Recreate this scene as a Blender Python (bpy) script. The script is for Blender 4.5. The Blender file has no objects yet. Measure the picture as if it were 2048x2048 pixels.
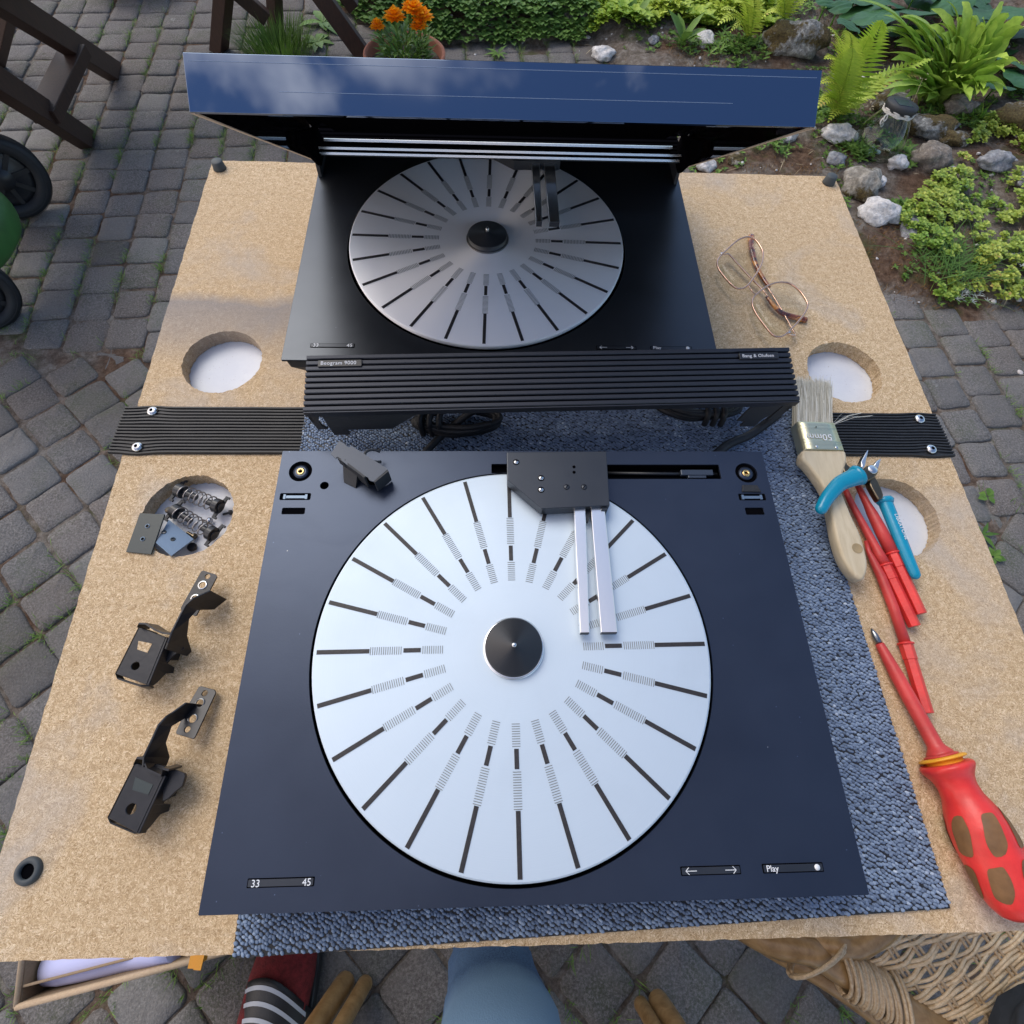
import bpy, math, random
import numpy as np
from mathutils import Vector, Matrix, Euler, noise
from mathutils.geometry import tessellate_polygon
random.seed(7); rng = np.random.default_rng(7)
PI = math.pi; sin = math.sin; cos = math.cos
S = bpy.context.scene; COL = S.collection

# ------------------------------------------------------------------ camera
CAMP = Vector((-0.01274981, -0.07158755, 1.15685593))
R3 = Matrix(((0.99920766, -0.0338165, -0.02098777), (0.02213823, 0.91046192, -0.41299999), (0.03307478, 0.41220812, 0.91048917)))
FPX = 1072.85
cam = bpy.data.objects.new('camera', bpy.data.cameras.new('camera')); COL.objects.link(cam)
cam.data.sensor_width = 36; cam.data.lens = 36 * FPX / 2048
cam.data.clip_start = 0.01; cam.data.clip_end = 400
cam.matrix_world = Matrix.Translation(CAMP) @ R3.to_4x4()
S.camera = cam

# ------------------------------------------------------------------ light
SUN_EL, SUN_AZ = math.radians(52), math.radians(-38)     # azimuth from +y towards +x
w = bpy.data.worlds.new('World'); S.world = w; w.use_nodes = True
nt = w.node_tree; nt.nodes.clear()
def wn(t, **k):
    n = nt.nodes.new(t)
    for a, b in k.items(): setattr(n, a, b)
    return n
sky = wn('ShaderNodeTexSky'); sky.sky_type = 'NISHITA'; sky.sun_disc = False
sky.sun_elevation = SUN_EL; sky.sun_rotation = SUN_AZ; sky.altitude = 50; sky.dust_density = 0.6; sky.ozone_density = 1.2
tc = wn('ShaderNodeTexCoord'); mp = wn('ShaderNodeMapping'); mp.inputs['Scale'].default_value = (1, 1, 2.2); mp.inputs['Location'].default_value = (1.1, 0.1, 0.4)
nz = wn('ShaderNodeTexNoise'); nz.inputs['Scale'].default_value = 2.1; nz.inputs['Detail'].default_value = 7; nz.inputs['Roughness'].default_value = .58
nz.inputs['Distortion'].default_value = .25
cr = wn('ShaderNodeValToRGB'); cr.color_ramp.elements[0].position = .545; cr.color_ramp.elements[1].position = .66
mx = wn('ShaderNodeMix', data_type='RGBA'); mx.inputs[7].default_value = (14., 11.6, 10., 1)
mf = wn('ShaderNodeMath', operation='MULTIPLY'); mf.inputs[1].default_value = .8
bg = wn('ShaderNodeBackground'); bg.inputs['Strength'].default_value = 0.13
ow = wn('ShaderNodeOutputWorld')
L = nt.links.new
L(tc.outputs['Generated'], mp.inputs['Vector']); L(mp.outputs[0], nz.inputs['Vector']); L(nz.outputs['Fac'], cr.inputs[0])
sx = wn('ShaderNodeSeparateXYZ'); L(tc.outputs['Generated'], sx.inputs[0])     # cloud bank thicker to the west
wm = wn('ShaderNodeMath', operation='MULTIPLY_ADD'); L(sx.outputs[0], wm.inputs[0]); wm.inputs[1].default_value = -.17; L(nz.outputs['Fac'], wm.inputs[2]); L(wm.outputs[0], cr.inputs[0])
L(cr.outputs[0], mf.inputs[0]); L(mf.outputs[0], mx.inputs[0]); L(sky.outputs[0], mx.inputs[6]); L(mx.outputs[2], bg.inputs[0]); L(bg.outputs[0], ow.inputs[0])
sun = bpy.data.objects.new('sun', bpy.data.lights.new('sun', 'SUN')); COL.objects.link(sun)
sun.data.energy = 1.2; sun.data.angle = math.radians(35); sun.data.color = (1, .92, .80)
sd = Vector((sin(SUN_AZ) * cos(SUN_EL), cos(SUN_AZ) * cos(SUN_EL), sin(SUN_EL)))
sun.rotation_euler = (-sd).to_track_quat('-Z', 'Y').to_euler(); sun.location = (0, 0, 5)
S.view_settings.view_transform = 'Standard'; S.view_settings.look = 'None'; S.view_settings.gamma = 1
S.view_settings.exposure = 0.62
try: S.view_settings.use_curve_mapping = False
except Exception: pass
S.cycles.max_bounces = 8; S.cycles.transparent_max_bounces = 16

# ------------------------------------------------------------------ measuring helper: a sight line met with a level
def D(px, py, z, s=2048 / 1932):
    d = R3 @ Vector(((px * s - 1024) / FPX, -(py * s - 1024) / FPX, -1.0))
    t = (z - CAMP.z) / d.z
    return CAMP + d * t
def Zm(sc, ox, oy):
    def f(bx, by, z): return D(ox + bx / sc, oy + by / sc, z, 1.0)
    return f
def mpp(px, py, z):      # metres per displayed pixel there
    p = D(px, py, z) - CAMP
    depth = -(R3.transposed() @ p).z
    return depth / FPX * 2048 / 1932

# ------------------------------------------------------------------ mesh builder
class MB:
    def __init__(s): s.v = []; s.f = []; s.sm = []; s.a = []
    def add(s, vs, fs, smooth=False, M=None, a=0.0):
        o = len(s.v)
        for p in vs:
            p = Vector(p)
            s.v.append(M @ p if M is not None else p); s.a.append(a)
        for f in fs: s.f.append(tuple(i + o for i in f)); s.sm.append(smooth)
        return s
    def box(s, c, d, M=None, taper=1.0, rot=0):
        x, y, z = d[0] / 2, d[1] / 2, d[2] / 2; t = taper
        vs = [(-x, -y, -z), (x, -y, -z), (x, y, -z), (-x, y, -z), (-x * t, -y * t, z), (x * t, -y * t, z), (x * t, y * t, z), (-x * t, y * t, z)]
        T = Matrix.Translation(Vector(c)) @ Matrix.Rotation(rot, 4, 'Z')
        return s.add(vs, [(0, 3, 2, 1), (4, 5, 6, 7), (0, 1, 5, 4), (1, 2, 6, 5), (2, 3, 7, 6), (3, 0, 4, 7)], False, (M @ T) if M is not None else T)
    def prism(s, outer, z0, z1, holes=(), M=None, smooth_side=False):
        loops = [list(outer)] + [list(h) for h in holes]
        def area(l): return sum(l[i][0] * l[(i + 1) % len(l)][1] - l[(i + 1) % len(l)][0] * l[i][1] for i in range(len(l)))
        if area(loops[0]) < 0: loops[0].reverse()
        for h in loops[1:]:
            if area(h) > 0: h.reverse()
        tri = tessellate_polygon([[Vector((p[0], p[1], 0)) for p in l] for l in loops])
        flat = [p for l in loops for p in l]; n = len(flat)
        vs = [(p[0], p[1], z0) for p in flat] + [(p[0], p[1], z1) for p in flat]; fs = []
        for t in tri:
            a, b, c = (flat[i] for i in t)
            if (b[0] - a[0]) * (c[1] - a[1]) - (c[0] - a[0]) * (b[1] - a[1]) < 0: t = t[::-1]
            fs.append(tuple(i + n for i in t)); fs.append(tuple(reversed(t)))
        s.add(vs, fs, False, M); o = len(s.v) - 2 * n; k = 0
        for l in loops:
            m = len(l)
            for i in range(m):
                j = (i + 1) % m
                s.f.append((o + k + i, o + k + j, o + k + j + n, o + k + i + n)); s.sm.append(smooth_side)
            k += m
        return s
    def rings(s, rs, cap0=True, cap1=True, smooth=True, M=None, closed=True):
        n = len(rs[0]); vs = [p for r in rs for p in r]; fs = []
        for i in range(len(rs) - 1):
            for j in range(n if closed else n - 1):
                k = (j + 1) % n; fs.append((i * n + j, i * n + k, (i + 1) * n + k, (i + 1) * n + j))
        o = len(s.v); s.add(vs, fs, smooth, M)
        if cap0: s.f.append(tuple(o + j for j in reversed(range(n)))); s.sm.append(False)
        if cap1: s.f.append(tuple(o + (len(rs) - 1) * n + j for j in range(n))); s.sm.append(False)
        return s
    def tube(s, path, r, n=8, cap=True, smooth=True, flat=1.0, closed=False, phase=0.0, up=None):
        P = [Vector(p) for p in path]; m = len(P)
        if not hasattr(r, '__len__'): r = [r] * m
        T = []
        for i in range(m):
            a = P[(i - 1) % m] if (closed or i > 0) else P[i]; b = P[(i + 1) % m] if (closed or i < m - 1) else P[i]
            T.append((b - a).normalized())
        u = Vector(up) if up else (Vector((0, 0, 1)) if abs(T[0].z) < .9 else Vector((1, 0, 0)))
        u = (u - T[0] * u.dot(T[0])).normalized(); rs = []
        for i in range(m):
            u = (u - T[i] * u.dot(T[i])).normalized(); v = T[i].cross(u)
            rs.append([P[i] + (v * cos(phase + 2 * PI * k / n) + u * (flat * sin(phase + 2 * PI * k / n))) * r[i] for k in range(n)])
        if closed: rs.append(rs[0]); cap = False
        return s.rings(rs, cap, cap, smooth)
    def lathe(s, prof, n=32, M=None, smooth=True, cap=True):
        rs = [[(r * cos(2 * PI * k / n), r * sin(2 * PI * k / n), z) for k in range(n)] for r, z in prof]
        return s.rings(rs, cap, cap, smooth, M)
    def blob(s, c, d, n1=8, n2=6, M=None, jit=0, seed=0, fr=2.0, flat_top=None):
        rs = []; c = Vector(c)
        for i in range(n2 + 1):
            th = PI * i / n2; row = []
            for k in range(n1):
                ph = 2 * PI * k / n1
                q = Vector((sin(th) * cos(ph), sin(th) * sin(ph), -cos(th)))
                if jit: q *= 1 + jit * noise.noise(q * fr + Vector((seed * 7.3, seed * 3.1, 0))) + jit * .4 * noise.noise(q * fr * 2.7 + Vector((seed, 0, 9)))
                row.append(c + Vector((q.x * d[0], q.y * d[1], q.z * d[2])))
            rs.append(row)
        return s.rings(rs, False, False, True, M)
    def join(s, o, M=None): return s.add(o.v, [], M=M) if False else s._j(o, M)
    def _j(s, o, M):
        k = len(s.v); s.v += [M @ p if M is not None else p for p in o.v]; s.a += o.a
        s.f += [tuple(i + k for i in f) for f in o.f]; s.sm += o.sm; return s
    def mesh(s, name, Minv=None, attr=False):
        me = bpy.data.meshes.new(name)
        me.from_pydata([tuple(Minv @ p) if Minv is not None else tuple(p) for p in s.v], [], s.f)
        me.polygons.foreach_set('use_smooth', s.sm)
        if attr:
            at = me.attributes.new('v', 'FLOAT', 'POINT'); at.data.foreach_set('value', s.a)
        me.update(); return me

WM = {}   # world matrices by object name
def tag(o, label=None, cat=None, group=None, kind=None):
    if label: o['label'] = label
    if cat: o['category'] = cat
    if group: o['group'] = group
    if kind: o['kind'] = kind
    return o
def thing(name, label, cat, loc=(0, 0, 0), rz=0.0, group=None, rot=None):
    o = bpy.data.objects.new(name, None); COL.objects.link(o); o.empty_display_size = .02
    o.location = loc; o.rotation_euler = rot if rot else (0, 0, rz)
    WM[o.name] = Matrix.Translation(Vector(loc)) @ (Euler(rot).to_matrix().to_4x4() if rot else Matrix.Rotation(rz, 4, 'Z'))
    return tag(o, label, cat, group)
def obj(name, mb, mat, parent=None, world=True, bevel=0, loc=None, rz=0, attr=False, seg=2, sub=0, kind=None, label=None, sharp=None, mesh=None):
    """one mesh object; world=True: builder's coordinates are world ones"""
    Mi = None
    if parent is not None and world: Mi = WM[parent.name].inverted()
    if parent is None and loc is not None and world: Mi = Matrix.Translation(Vector(loc)).inverted()
    me = mesh if mesh else mb.mesh(name, Mi, attr)
    if mat and not me.materials: me.materials.append(mat)
    o = bpy.data.objects.new(name, me); COL.objects.link(o)
    M = Matrix.Identity(4)
    if loc is not None: o.location = loc; M = Matrix.Translation(Vector(loc))
    if rz: o.rotation_euler = (0, 0, rz); M = M @ Matrix.Rotation(rz, 4, 'Z')
    if parent is not None: o.parent = parent; WM[o.name] = WM[parent.name] @ M
    else: WM[o.name] = M
    if bevel:
        b = o.modifiers.new('bevel', 'BEVEL'); b.width = bevel; b.segments = seg; b.limit_method = 'ANGLE'; b.angle_limit = math.radians(40)
        b.harden_normals = False
    if sub: sb = o.modifiers.new('sub', 'SUBSURF'); sb.levels = sb.render_levels = sub
    if kind: o['kind'] = kind
    if label: o['label'] = label
    return o
def dup(o, parent=None, loc=None, rot=None, label=None, M=None):
    c = o.copy(); COL.objects.link(c); c.parent = parent
    if loc is not None: c.location = loc
    if rot is not None: c.rotation_euler = rot
    if label: c['label'] = label
    WM[c.name] = (WM[parent.name] if parent else Matrix.Identity(4)) @ Matrix.Translation(c.location) @ c.rotation_euler.to_matrix().to_4x4()
    return c
def circ(cx, cy, r, n=40, ry=None, a0=0): return [(cx + r * cos(a0 + 2 * PI * k / n), cy + (ry or r) * sin(a0 + 2 * PI * k / n)) for k in range(n)]
def rrect(x0, y0, x1, y1, r, n=5):
    P = []
    for cx, cy, a in ((x1 - r, y0 + r, -PI / 2), (x1 - r, y1 - r, 0), (x0 + r, y1 - r, PI / 2), (x0 + r, y0 + r, PI)):
        for k in range(n + 1): P.append((cx + r * cos(a + PI / 2 * k / n), cy + r * sin(a + PI / 2 * k / n)))
    return P
def smooth_path(P, n=8):
    P = [Vector(p) for p in P]; out = []
    for i in range(len(P) - 1):
        p0 = P[max(i - 1, 0)]; p1 = P[i]; p2 = P[i + 1]; p3 = P[min(i + 2, len(P) - 1)]
        for k in range(n):
            t = k / n
            out.append(.5 * ((2 * p1) + (p2 - p0) * t + (2 * p0 - 5 * p1 + 4 * p2 - p3) * t * t + (3 * p1 - p0 - 3 * p2 + p3) * t ** 3))
    out.append(P[-1]); return out
def closed_path(P, n=8):
    P = [Vector(p) for p in P]; m = len(P); out = []
    for i in range(m):
        p0 = P[(i - 1) % m]; p1 = P[i]; p2 = P[(i + 1) % m]; p3 = P[(i + 2) % m]
        for k in range(n):
            t = k / n
            out.append(.5 * ((2 * p1) + (p2 - p0) * t + (2 * p0 - 5 * p1 + 4 * p2 - p3) * t * t + (3 * p1 - p0 - 3 * p2 + p3) * t ** 3))
    return out

# ------------------------------------------------------------------ materials
class Mat:
    def __init__(s, name, base=(.5, .5, .5), rough=.5, metal=0, **k):
        s.m = bpy.data.materials.new(name); s.m.use_nodes = True; s.t = s.m.node_tree; s.b = s.t.nodes['Principled BSDF']
        s.b.inputs['Base Color'].default_value = (*base, 1); s.b.inputs['Roughness'].default_value = rough; s.b.inputs['Metallic'].default_value = metal
        for a, v in k.items(): s.b.inputs[a.replace('_', ' ')].default_value = v
        s.co = None
    def n(s, t, **k):
        n = s.t.nodes.new(t)
        for a, v in k.items():
            if a in n.inputs: n.inputs[a].default_value = v
            else: setattr(n, a, v)
        return n
    def l(s, a, b): s.t.links.new(a, b)
    def coord(s, scale=(1, 1, 1), rot=(0, 0, 0)):
        if s.co is None: s.co = s.n('ShaderNodeTexCoord')
        m = s.n('ShaderNodeMapping'); m.inputs['Scale'].default_value = scale; m.inputs['Rotation'].default_value = rot
        s.l(s.co.outputs['Object'], m.inputs[0]); return m.outputs[0]
    def noise(s, scale, detail=4, rough=.55, vec=None, dist=0):
        n = s.n('ShaderNodeTexNoise'); n.inputs['Scale'].default_value = scale; n.inputs['Detail'].default_value = detail; n.inputs['Roughness'].default_value = rough; n.inputs['Distortion'].default_value = dist
        s.l(vec if vec else s.coord(), n.inputs['Vector']); return n.outputs['Fac']
    def vor(s, scale, feature='F1', out='Distance', vec=None, rnd=1):
        n = s.n('ShaderNodeTexVoronoi', feature=feature); n.inputs['Scale'].default_value = scale; n.inputs['Randomness'].default_value = rnd
        s.l(vec if vec else s.coord(), n.inputs['Vector']); return n.outputs[out]
    def ramp(s, fac, stops, interp='LINEAR'):
        n = s.n('ShaderNodeValToRGB'); e = n.color_ramp.elements; n.color_ramp.interpolation = interp
        while len(e) < len(stops): e.new(.5)
        for el, (p, c) in zip(e, stops): el.position = p; el.color = (*c, 1) if hasattr(c, '__len__') else (c, c, c, 1)
        s.l(fac, n.inputs[0]); return n.outputs[0]
    def mix(s, fac, a, b, mode='MIX'):
        n = s.n('ShaderNodeMix', data_type='RGBA', blend_type=mode)
        for i, v in ((n.inputs[0], fac), (n.inputs[6], a), (n.inputs[7], b)):
            if hasattr(v, 'is_output') or hasattr(v, 'links'): s.l(v, i)
            elif hasattr(v, '__len__'): i.default_value = (*v, 1)
            elif i.type == 'RGBA': i.default_value = (v, v, v, 1)
            else: i.default_value = v
        return n.outputs[2]
    def math(s, op, a, b=0):
        n = s.n('ShaderNodeMath', operation=op)
        for i, v in ((n.inputs[0], a), (n.inputs[1], b)):
            if hasattr(v, 'links'): s.l(v, i)
            else: i.default_value = v
        return n.outputs[0]
    def col(s, o): s.l(o, s.b.inputs['Base Color']); return s
    def rgh(s, o): s.l(o, s.b.inputs['Roughness']); return s
    def bump(s, h, dist=.001, strength=1):
        n = s.n('ShaderNodeBump'); n.inputs['Distance'].default_value = dist; n.inputs['Strength'].default_value = strength
        s.l(h, n.inputs['Height']); s.l(n.outputs[0], s.b.inputs['Normal']); return s
    def rand(s): return s.n('ShaderNodeObjectInfo').outputs['Random']
    def attr(s, name='v'): n = s.n('ShaderNodeAttribute'); n.attribute_name = name; return n.outputs['Fac']

def M_board():
    m = Mat('particle_board', rough=.72)
    m.b.inputs['Specular IOR Level'].default_value = .3
    # pressed wood chips: three layers of short fibres lying in random directions
    warp = m.n('ShaderNodeTexNoise'); warp.inputs['Scale'].default_value = 120; warp.inputs['Detail'].default_value = 2
    m.l(m.coord(), warp.inputs['Vector'])
    va = m.n('ShaderNodeVectorMath', operation='SUBTRACT'); m.l(warp.outputs['Color'], va.inputs[0]); va.inputs[1].default_value = (.5, .5, .5)
    vs = m.n('ShaderNodeVectorMath', operation='SCALE'); m.l(va.outputs[0], vs.inputs[0]); vs.inputs['Scale'].default_value = .012
    vv = m.n('ShaderNodeVectorMath', operation='ADD'); m.l(m.coord(), vv.inputs[0]); m.l(vs.outputs[0], vv.inputs[1])
    chip = m.vor(1200, 'F1', 'Color', vv.outputs[0]); sep = m.n('ShaderNodeSeparateColor'); m.l(chip, sep.inputs[0])
    chip2 = m.vor(2400, 'F1', 'Color', vv.outputs[0]); sep2 = m.n('ShaderNodeSeparateColor'); m.l(chip2, sep2.inputs[0])
    f = m.math('ADD', m.math('MULTIPLY', sep.outputs[0], .55), m.math('MULTIPLY', sep2.outputs[0], .45))
    base = m.ramp(f, [(.15, (.27, .17, .075)), (.34, (.50, .345, .185)), (.6, (.60, .44, .26)), (.84, (.82, .67, .46))])
    md = m.noise(180, 4, .7); base = m.mix(m.ramp(md, [(.38, .5), (.5, 0.)]), base, (.40, .27, .14)); base = m.mix(m.ramp(md, [(.55, 0.), (.68, .5)]), base, (.74, .60, .42))
    sp = m.noise(900, 2, .5)
    base = m.mix(m.ramp(sp, [(.70, 0.), (.76, .7)]), base, (.09, .055, .03))
    st = m.noise(7, 5, .6, dist=.4)                     # grey overspray and handling marks
    base = m.mix(m.ramp(st, [(.54, 0.), (.70, .55)]), base, (.42, .40, .38))
    st2 = m.noise(2.6, 3, .5)
    base = m.mix(m.ramp(st2, [(.42, 0.), (.7, .35)]), base, (.44, .31, .18))
    # the grey band of paint overspray beside the left rear hole, fading at its edges
    geo = m.n('ShaderNodeTexCoord'); sx = m.n('ShaderNodeSeparateXYZ'); m.l(geo.outputs['Object'], sx.inputs[0])
    wob = m.math('MULTIPLY', m.math('SUBTRACT', m.noise(14, 3), .5), .045)
    yy = m.math('ADD', m.math('ADD', sx.outputs[1], .2), wob)
    band = m.math('MULTIPLY', m.ramp(yy, [(.285, 0.), (.345, .55), (.375, .72), (.392, 0.)]), m.ramp(m.math('ADD', sx.outputs[0], .25), [(0, 1.), (.1, 1.), (.14, 0.)]))
    base = m.mix(band, base, (.20, .20, .215))
    mk = m.noise(55, 3, .6)
    base = m.mix(m.ramp(mk, [(.73, 0.), (.78, .35)]), base, (.12, .10, .09))
    lines = m.n('ShaderNodeTexWave'); lines.inputs['Scale'].default_value = 3.1; lines.inputs['Distortion'].default_value = 7; lines.inputs['Detail'].default_value = 2; lines.inputs['Detail Scale'].default_value = .8
    m.l(m.coord((1, 2.2, 1), (0, 0, 1.45)), lines.inputs[0])
    base = m.mix(m.ramp(lines.outputs['Fac'], [(.0, .07), (.02, 0.)]), base, (.16, .11, .07))
    m.col(base).bump(f, .0004, .45); return m.m
def simple(name, base, rough=.5, metal=0, bumpscale=0, bump=.0003, var=.0, **k):
    m = Mat(name, base, rough, metal, **k)
    if var:
        f = m.noise(max(bumpscale * .2, 3), 4)
        d = tuple(c * (1 - var) for c in base); u = tuple(min(1, c * (1 + var)) for c in base)
        m.col(m.ramp(f, [(.3, d), (.7, u)]))
    if bumpscale: m.bump(m.noise(bumpscale, 3), bump)
    return m.m
def M_anod(name, base, rough=.38, dust=.04, met=.7):
    m = Mat(name, base, rough, met)
    f = m.noise(900, 2, .5); g = m.noise(9, 4, .6)
    c = m.mix(m.ramp(g, [(.35, 0.), (.75, 1.)]), tuple(b * .92 for b in base), tuple(b * 1.12 for b in base))
    ds2 = m.vor(260, 'F1', 'Distance'); pk2 = m.n('ShaderNodeSeparateColor'); m.l(m.vor(260, 'F1', 'Color'), pk2.inputs[0])
    c = m.mix(m.math('MULTIPLY', m.math('LESS_THAN', ds2, .10), m.math('GREATER_THAN', pk2.outputs[0], .975)), c, tuple(b * 2.6 for b in base))
    ds = m.vor(85, 'F1', 'Distance'); pick = m.vor(85, 'F1', 'Color'); sp = m.n('ShaderNodeSeparateColor'); m.l(pick, sp.inputs[0])
    dot = m.math('MULTIPLY', m.math('LESS_THAN', ds, .028), m.math('GREATER_THAN', sp.outputs[0], 1 - dust))
    c = m.mix(dot, c, (.5, .5, .5)); m.col(c)
    sm_ = m.noise(22, 6, .7, None, 1.2); m.rgh(m.math('ADD', m.ramp(g, [(.3, rough * .90), (.75, rough * 1.10)]), m.ramp(sm_, [(.45, 0.), (.75, .035)])))
    m.bump(f, .00006, .5); return m.m
def M_platter(name, rough, base, met=1.0, aniso=0.):
    m = Mat(name, base, rough, 1.0)
    # turned aluminium: very fine rings about the spindle
    c = m.n('ShaderNodeTexCoord'); ln = m.n('ShaderNodeVectorMath', operation='LENGTH'); m.l(c.outputs['Object'], ln.inputs[0])
    cb = m.n('ShaderNodeCombineXYZ'); m.l(ln.outputs['Value'], cb.inputs[0])
    f = m.noise(1500, 3, .7, cb.outputs[0]); g = m.noise(5, 4, .6)
    m.rgh(m.ramp(m.math('ADD', m.math('MULTIPLY', f, .5), m.math('MULTIPLY', g, .5)), [(.3, rough * .85), (.7, rough * 1.2)]))
    sm = m.noise(11, 5, .6, dist=.8)
    m.col(m.mix(m.ramp(sm, [(.5, 0.), (.8, .25)]), base, tuple(b * .8 for b in base)))
    m.bump(f, .00004, .35)
    m.b.inputs['Metallic'].default_value = met
    if aniso:
        tg = m.n('ShaderNodeTangent', direction_type='RADIAL', axis='Z'); m.l(tg.outputs[0], m.b.inputs['Tangent']); m.b.inputs['Anisotropic'].default_value = aniso; m.b.inputs['Anisotropic Rotation'].default_value = .25
    return m.m
def M_paver():
    m = Mat('concrete_paver', rough=.93)
    m.b.inputs['Specular IOR Level'].default_value = .2
    off = m.n('ShaderNodeObjectInfo'); va = m.n('ShaderNodeVectorMath', operation='ADD'); geo = m.n('ShaderNodeNewGeometry')
    m.l(geo.outputs['Position'], va.inputs[0]); P = va.outputs[0]
    grit = m.noise(230, 5, .8, P); blot = m.noise(17, 5, .65, P); big = m.noise(2.3, 3, .5, P); st = m.vor(300, 'F1', 'Distance', P)
    c = m.ramp(grit, [(.37, (.045, .043, .040)), (.5, (.165, .160, .150)), (.63, (.36, .35, .335))])
    c = m.mix(m.ramp(blot, [(.45, 0.), (.72, .65)]), c, (.21, .205, .20))
    c = m.mix(m.ramp(m.rand(), [(0., .0), (1., .75)]), c, m.mix(m.math('FRACT', m.math('MULTIPLY', m.rand(), 7.3)), (.21, .205, .20), (.09, .088, .09)), 'MIX'); c = m.mix(m.ramp(m.rand(), [(0., .5), (1., .0)]), c, m.mix(m.rand(), (.135, .11, .10), (.15, .165, .18)))
    c = m.mix(m.ramp(big, [(.45, 0.), (.75, .5)]), c, (.095, .078, .06))
    wh = m.noise(21, 3, .5, P); c = m.mix(m.ramp(wh, [(.72, 0.), (.78, .4)]), c, (.42, .44, .43))
    ms = m.noise(6, 5, .7, P); c = m.mix(m.math('MULTIPLY', m.ramp(ms, [(.50, 0.), (.66, .7)]), m.ramp(grit, [(.3, 1.), (.6, 0.)])), c, (.06, .09, .03))
    m.col(c); m.bump(m.math('ADD', grit, m.math('MULTIPLY', st, .5)), .0025, .8); return m.m
def M_soil():
    m = Mat('sandy_soil', rough=.96); m.b.inputs['Specular IOR Level'].default_value = .15
    a = m.noise(45, 6, .75); b = m.noise(4.2, 5, .6); c = m.noise(400, 3, .7)
    k = m.ramp(a, [(.3, (.07, .058, .046)), (.5, (.17, .148, .125)), (.72, (.33, .31, .28))])
    k = m.mix(m.ramp(b, [(.45, 0.), (.6, .75)]), k, m.ramp(a, [(.35, (.05, .022, .012)), (.65, (.15, .075, .035))]))
    k = m.mix(m.ramp(m.noise(9, 4), [(.58, 0.), (.68, .6)]), k, (.055, .075, .02))
    m.col(k).bump(m.math('ADD', a, m.math('MULTIPLY', c, .4)), .012, .8); return m.m
def M_leaf(name, c0, c1, rough=.5, tr=.25, spec=.3, tips=None):
    m = Mat(name, c0, rough); v = m.attr()
    n = m.noise(60, 3)
    c = m.mix(v, c0, c1); c = m.mix(m.ramp(n, [(.4, 0.), (.7, .35)]), c, tuple(x * .6 for x in c0))
    if tips: c = m.mix(m.ramp(v, [(.93, 0.), (.96, 1.)]), c, tips)
    m.col(c); m.b.inputs['Specular IOR Level'].default_value = spec
    tb = m.n('ShaderNodeBsdfTranslucent'); m.l(c, tb.inputs[0]); ms = m.n('ShaderNodeMixShader'); ms.inputs[0].default_value = tr
    out = m.t.nodes['Material Output']; m.l(m.b.outputs[0], ms.inputs[1]); m.l(tb.outputs[0], ms.inputs[2]); m.l(ms.outputs[0], out.inputs[0])
    return m.m
def M_rock(name, c0, c1, moss=0.):
    m = Mat(name, c0, .88); g = m.n('ShaderNodeNewGeometry'); P = g.outputs['Position']
    a = m.noise(70, 6, .7, P); b = m.noise(14, 5, .65, P, .5)
    c = m.ramp(a, [(.3, tuple(x * .5 for x in c0)), (.5, c0), (.7, c1)])
    c = m.mix(m.ramp(b, [(.5, 0.), (.62, .6)]), c, tuple(x * .55 for x in c0))
    if moss:
        mo = m.noise(9, 5, .7, P); mc = m.ramp(m.noise(160, 3, .7, P), [(.3, (.03, .022, .008)), (.5, (.085, .06, .02)), (.7, (.13, .11, .04))])
        c = m.mix(m.ramp(mo, [(.62 - moss * .3, 0.), (.68 - moss * .3, 1.)]), c, mc)
    m.col(c).bump(m.math('ADD', a, m.math('MULTIPLY', b, 1.6)), .008, .9); return m.m
def M_carpet():
    m = Mat('carpet_loops', rough=.95); v = m.attr(); m.b.inputs['Specular IOR Level'].default_value = .2
    c = m.ramp(v, [(.0, (.065, .10, .17)), (.35, (.135, .195, .31)), (.7, (.23, .31, .44)), (.9, (.38, .47, .60)), (1., (.56, .64, .74))])
    f = m.noise(3000, 2, .6)
    m.col(m.mix(m.ramp(f, [(.35, .0), (.65, .5)]), c, (.28, .33, .40))).bump(f, .0003, .6); return m.m
def M_wood(name, c0, c1, scale=(40, 4, 40), rough=.6, bump=.0004):
    m = Mat(name, c0, rough); f = m.noise(6, 5, .6, m.coord(scale), .6); g = m.noise(3, 4)
    c = m.ramp(f, [(.3, c0), (.7, c1)]); c = m.mix(m.ramp(g, [(.4, 0.), (.75, .4)]), c, tuple(x * .6 for x in c0))
    m.col(c).bump(f, bump, .6); return m.m
def M_glass(name, tint=(.9, .95, .93), rough=.02, ior=1.45):
    m = Mat(name, tint, rough); m.b.inputs['Transmission Weight'].default_value = 1; m.b.inputs['IOR'].default_value = ior; return m.m
def M_denim():
    m = Mat('denim', rough=.9); f = m.noise(700, 2, .6, m.coord((1, .25, 1))); g = m.noise(8, 4)
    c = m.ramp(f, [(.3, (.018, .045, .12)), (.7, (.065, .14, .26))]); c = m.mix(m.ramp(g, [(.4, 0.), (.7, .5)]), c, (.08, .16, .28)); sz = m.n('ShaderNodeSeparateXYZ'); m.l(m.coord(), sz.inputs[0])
    c = m.mix(m.ramp(m.math('ADD', sz.outputs[2], m.math('MULTIPLY', g, .06)), [(.50, 0.), (.555, .85)]), c, (.15, .26, .40))     # lighter knee and thigh tops: skylight painted in by height
    m.col(c).bump(f, .0006); return m.m
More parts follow.
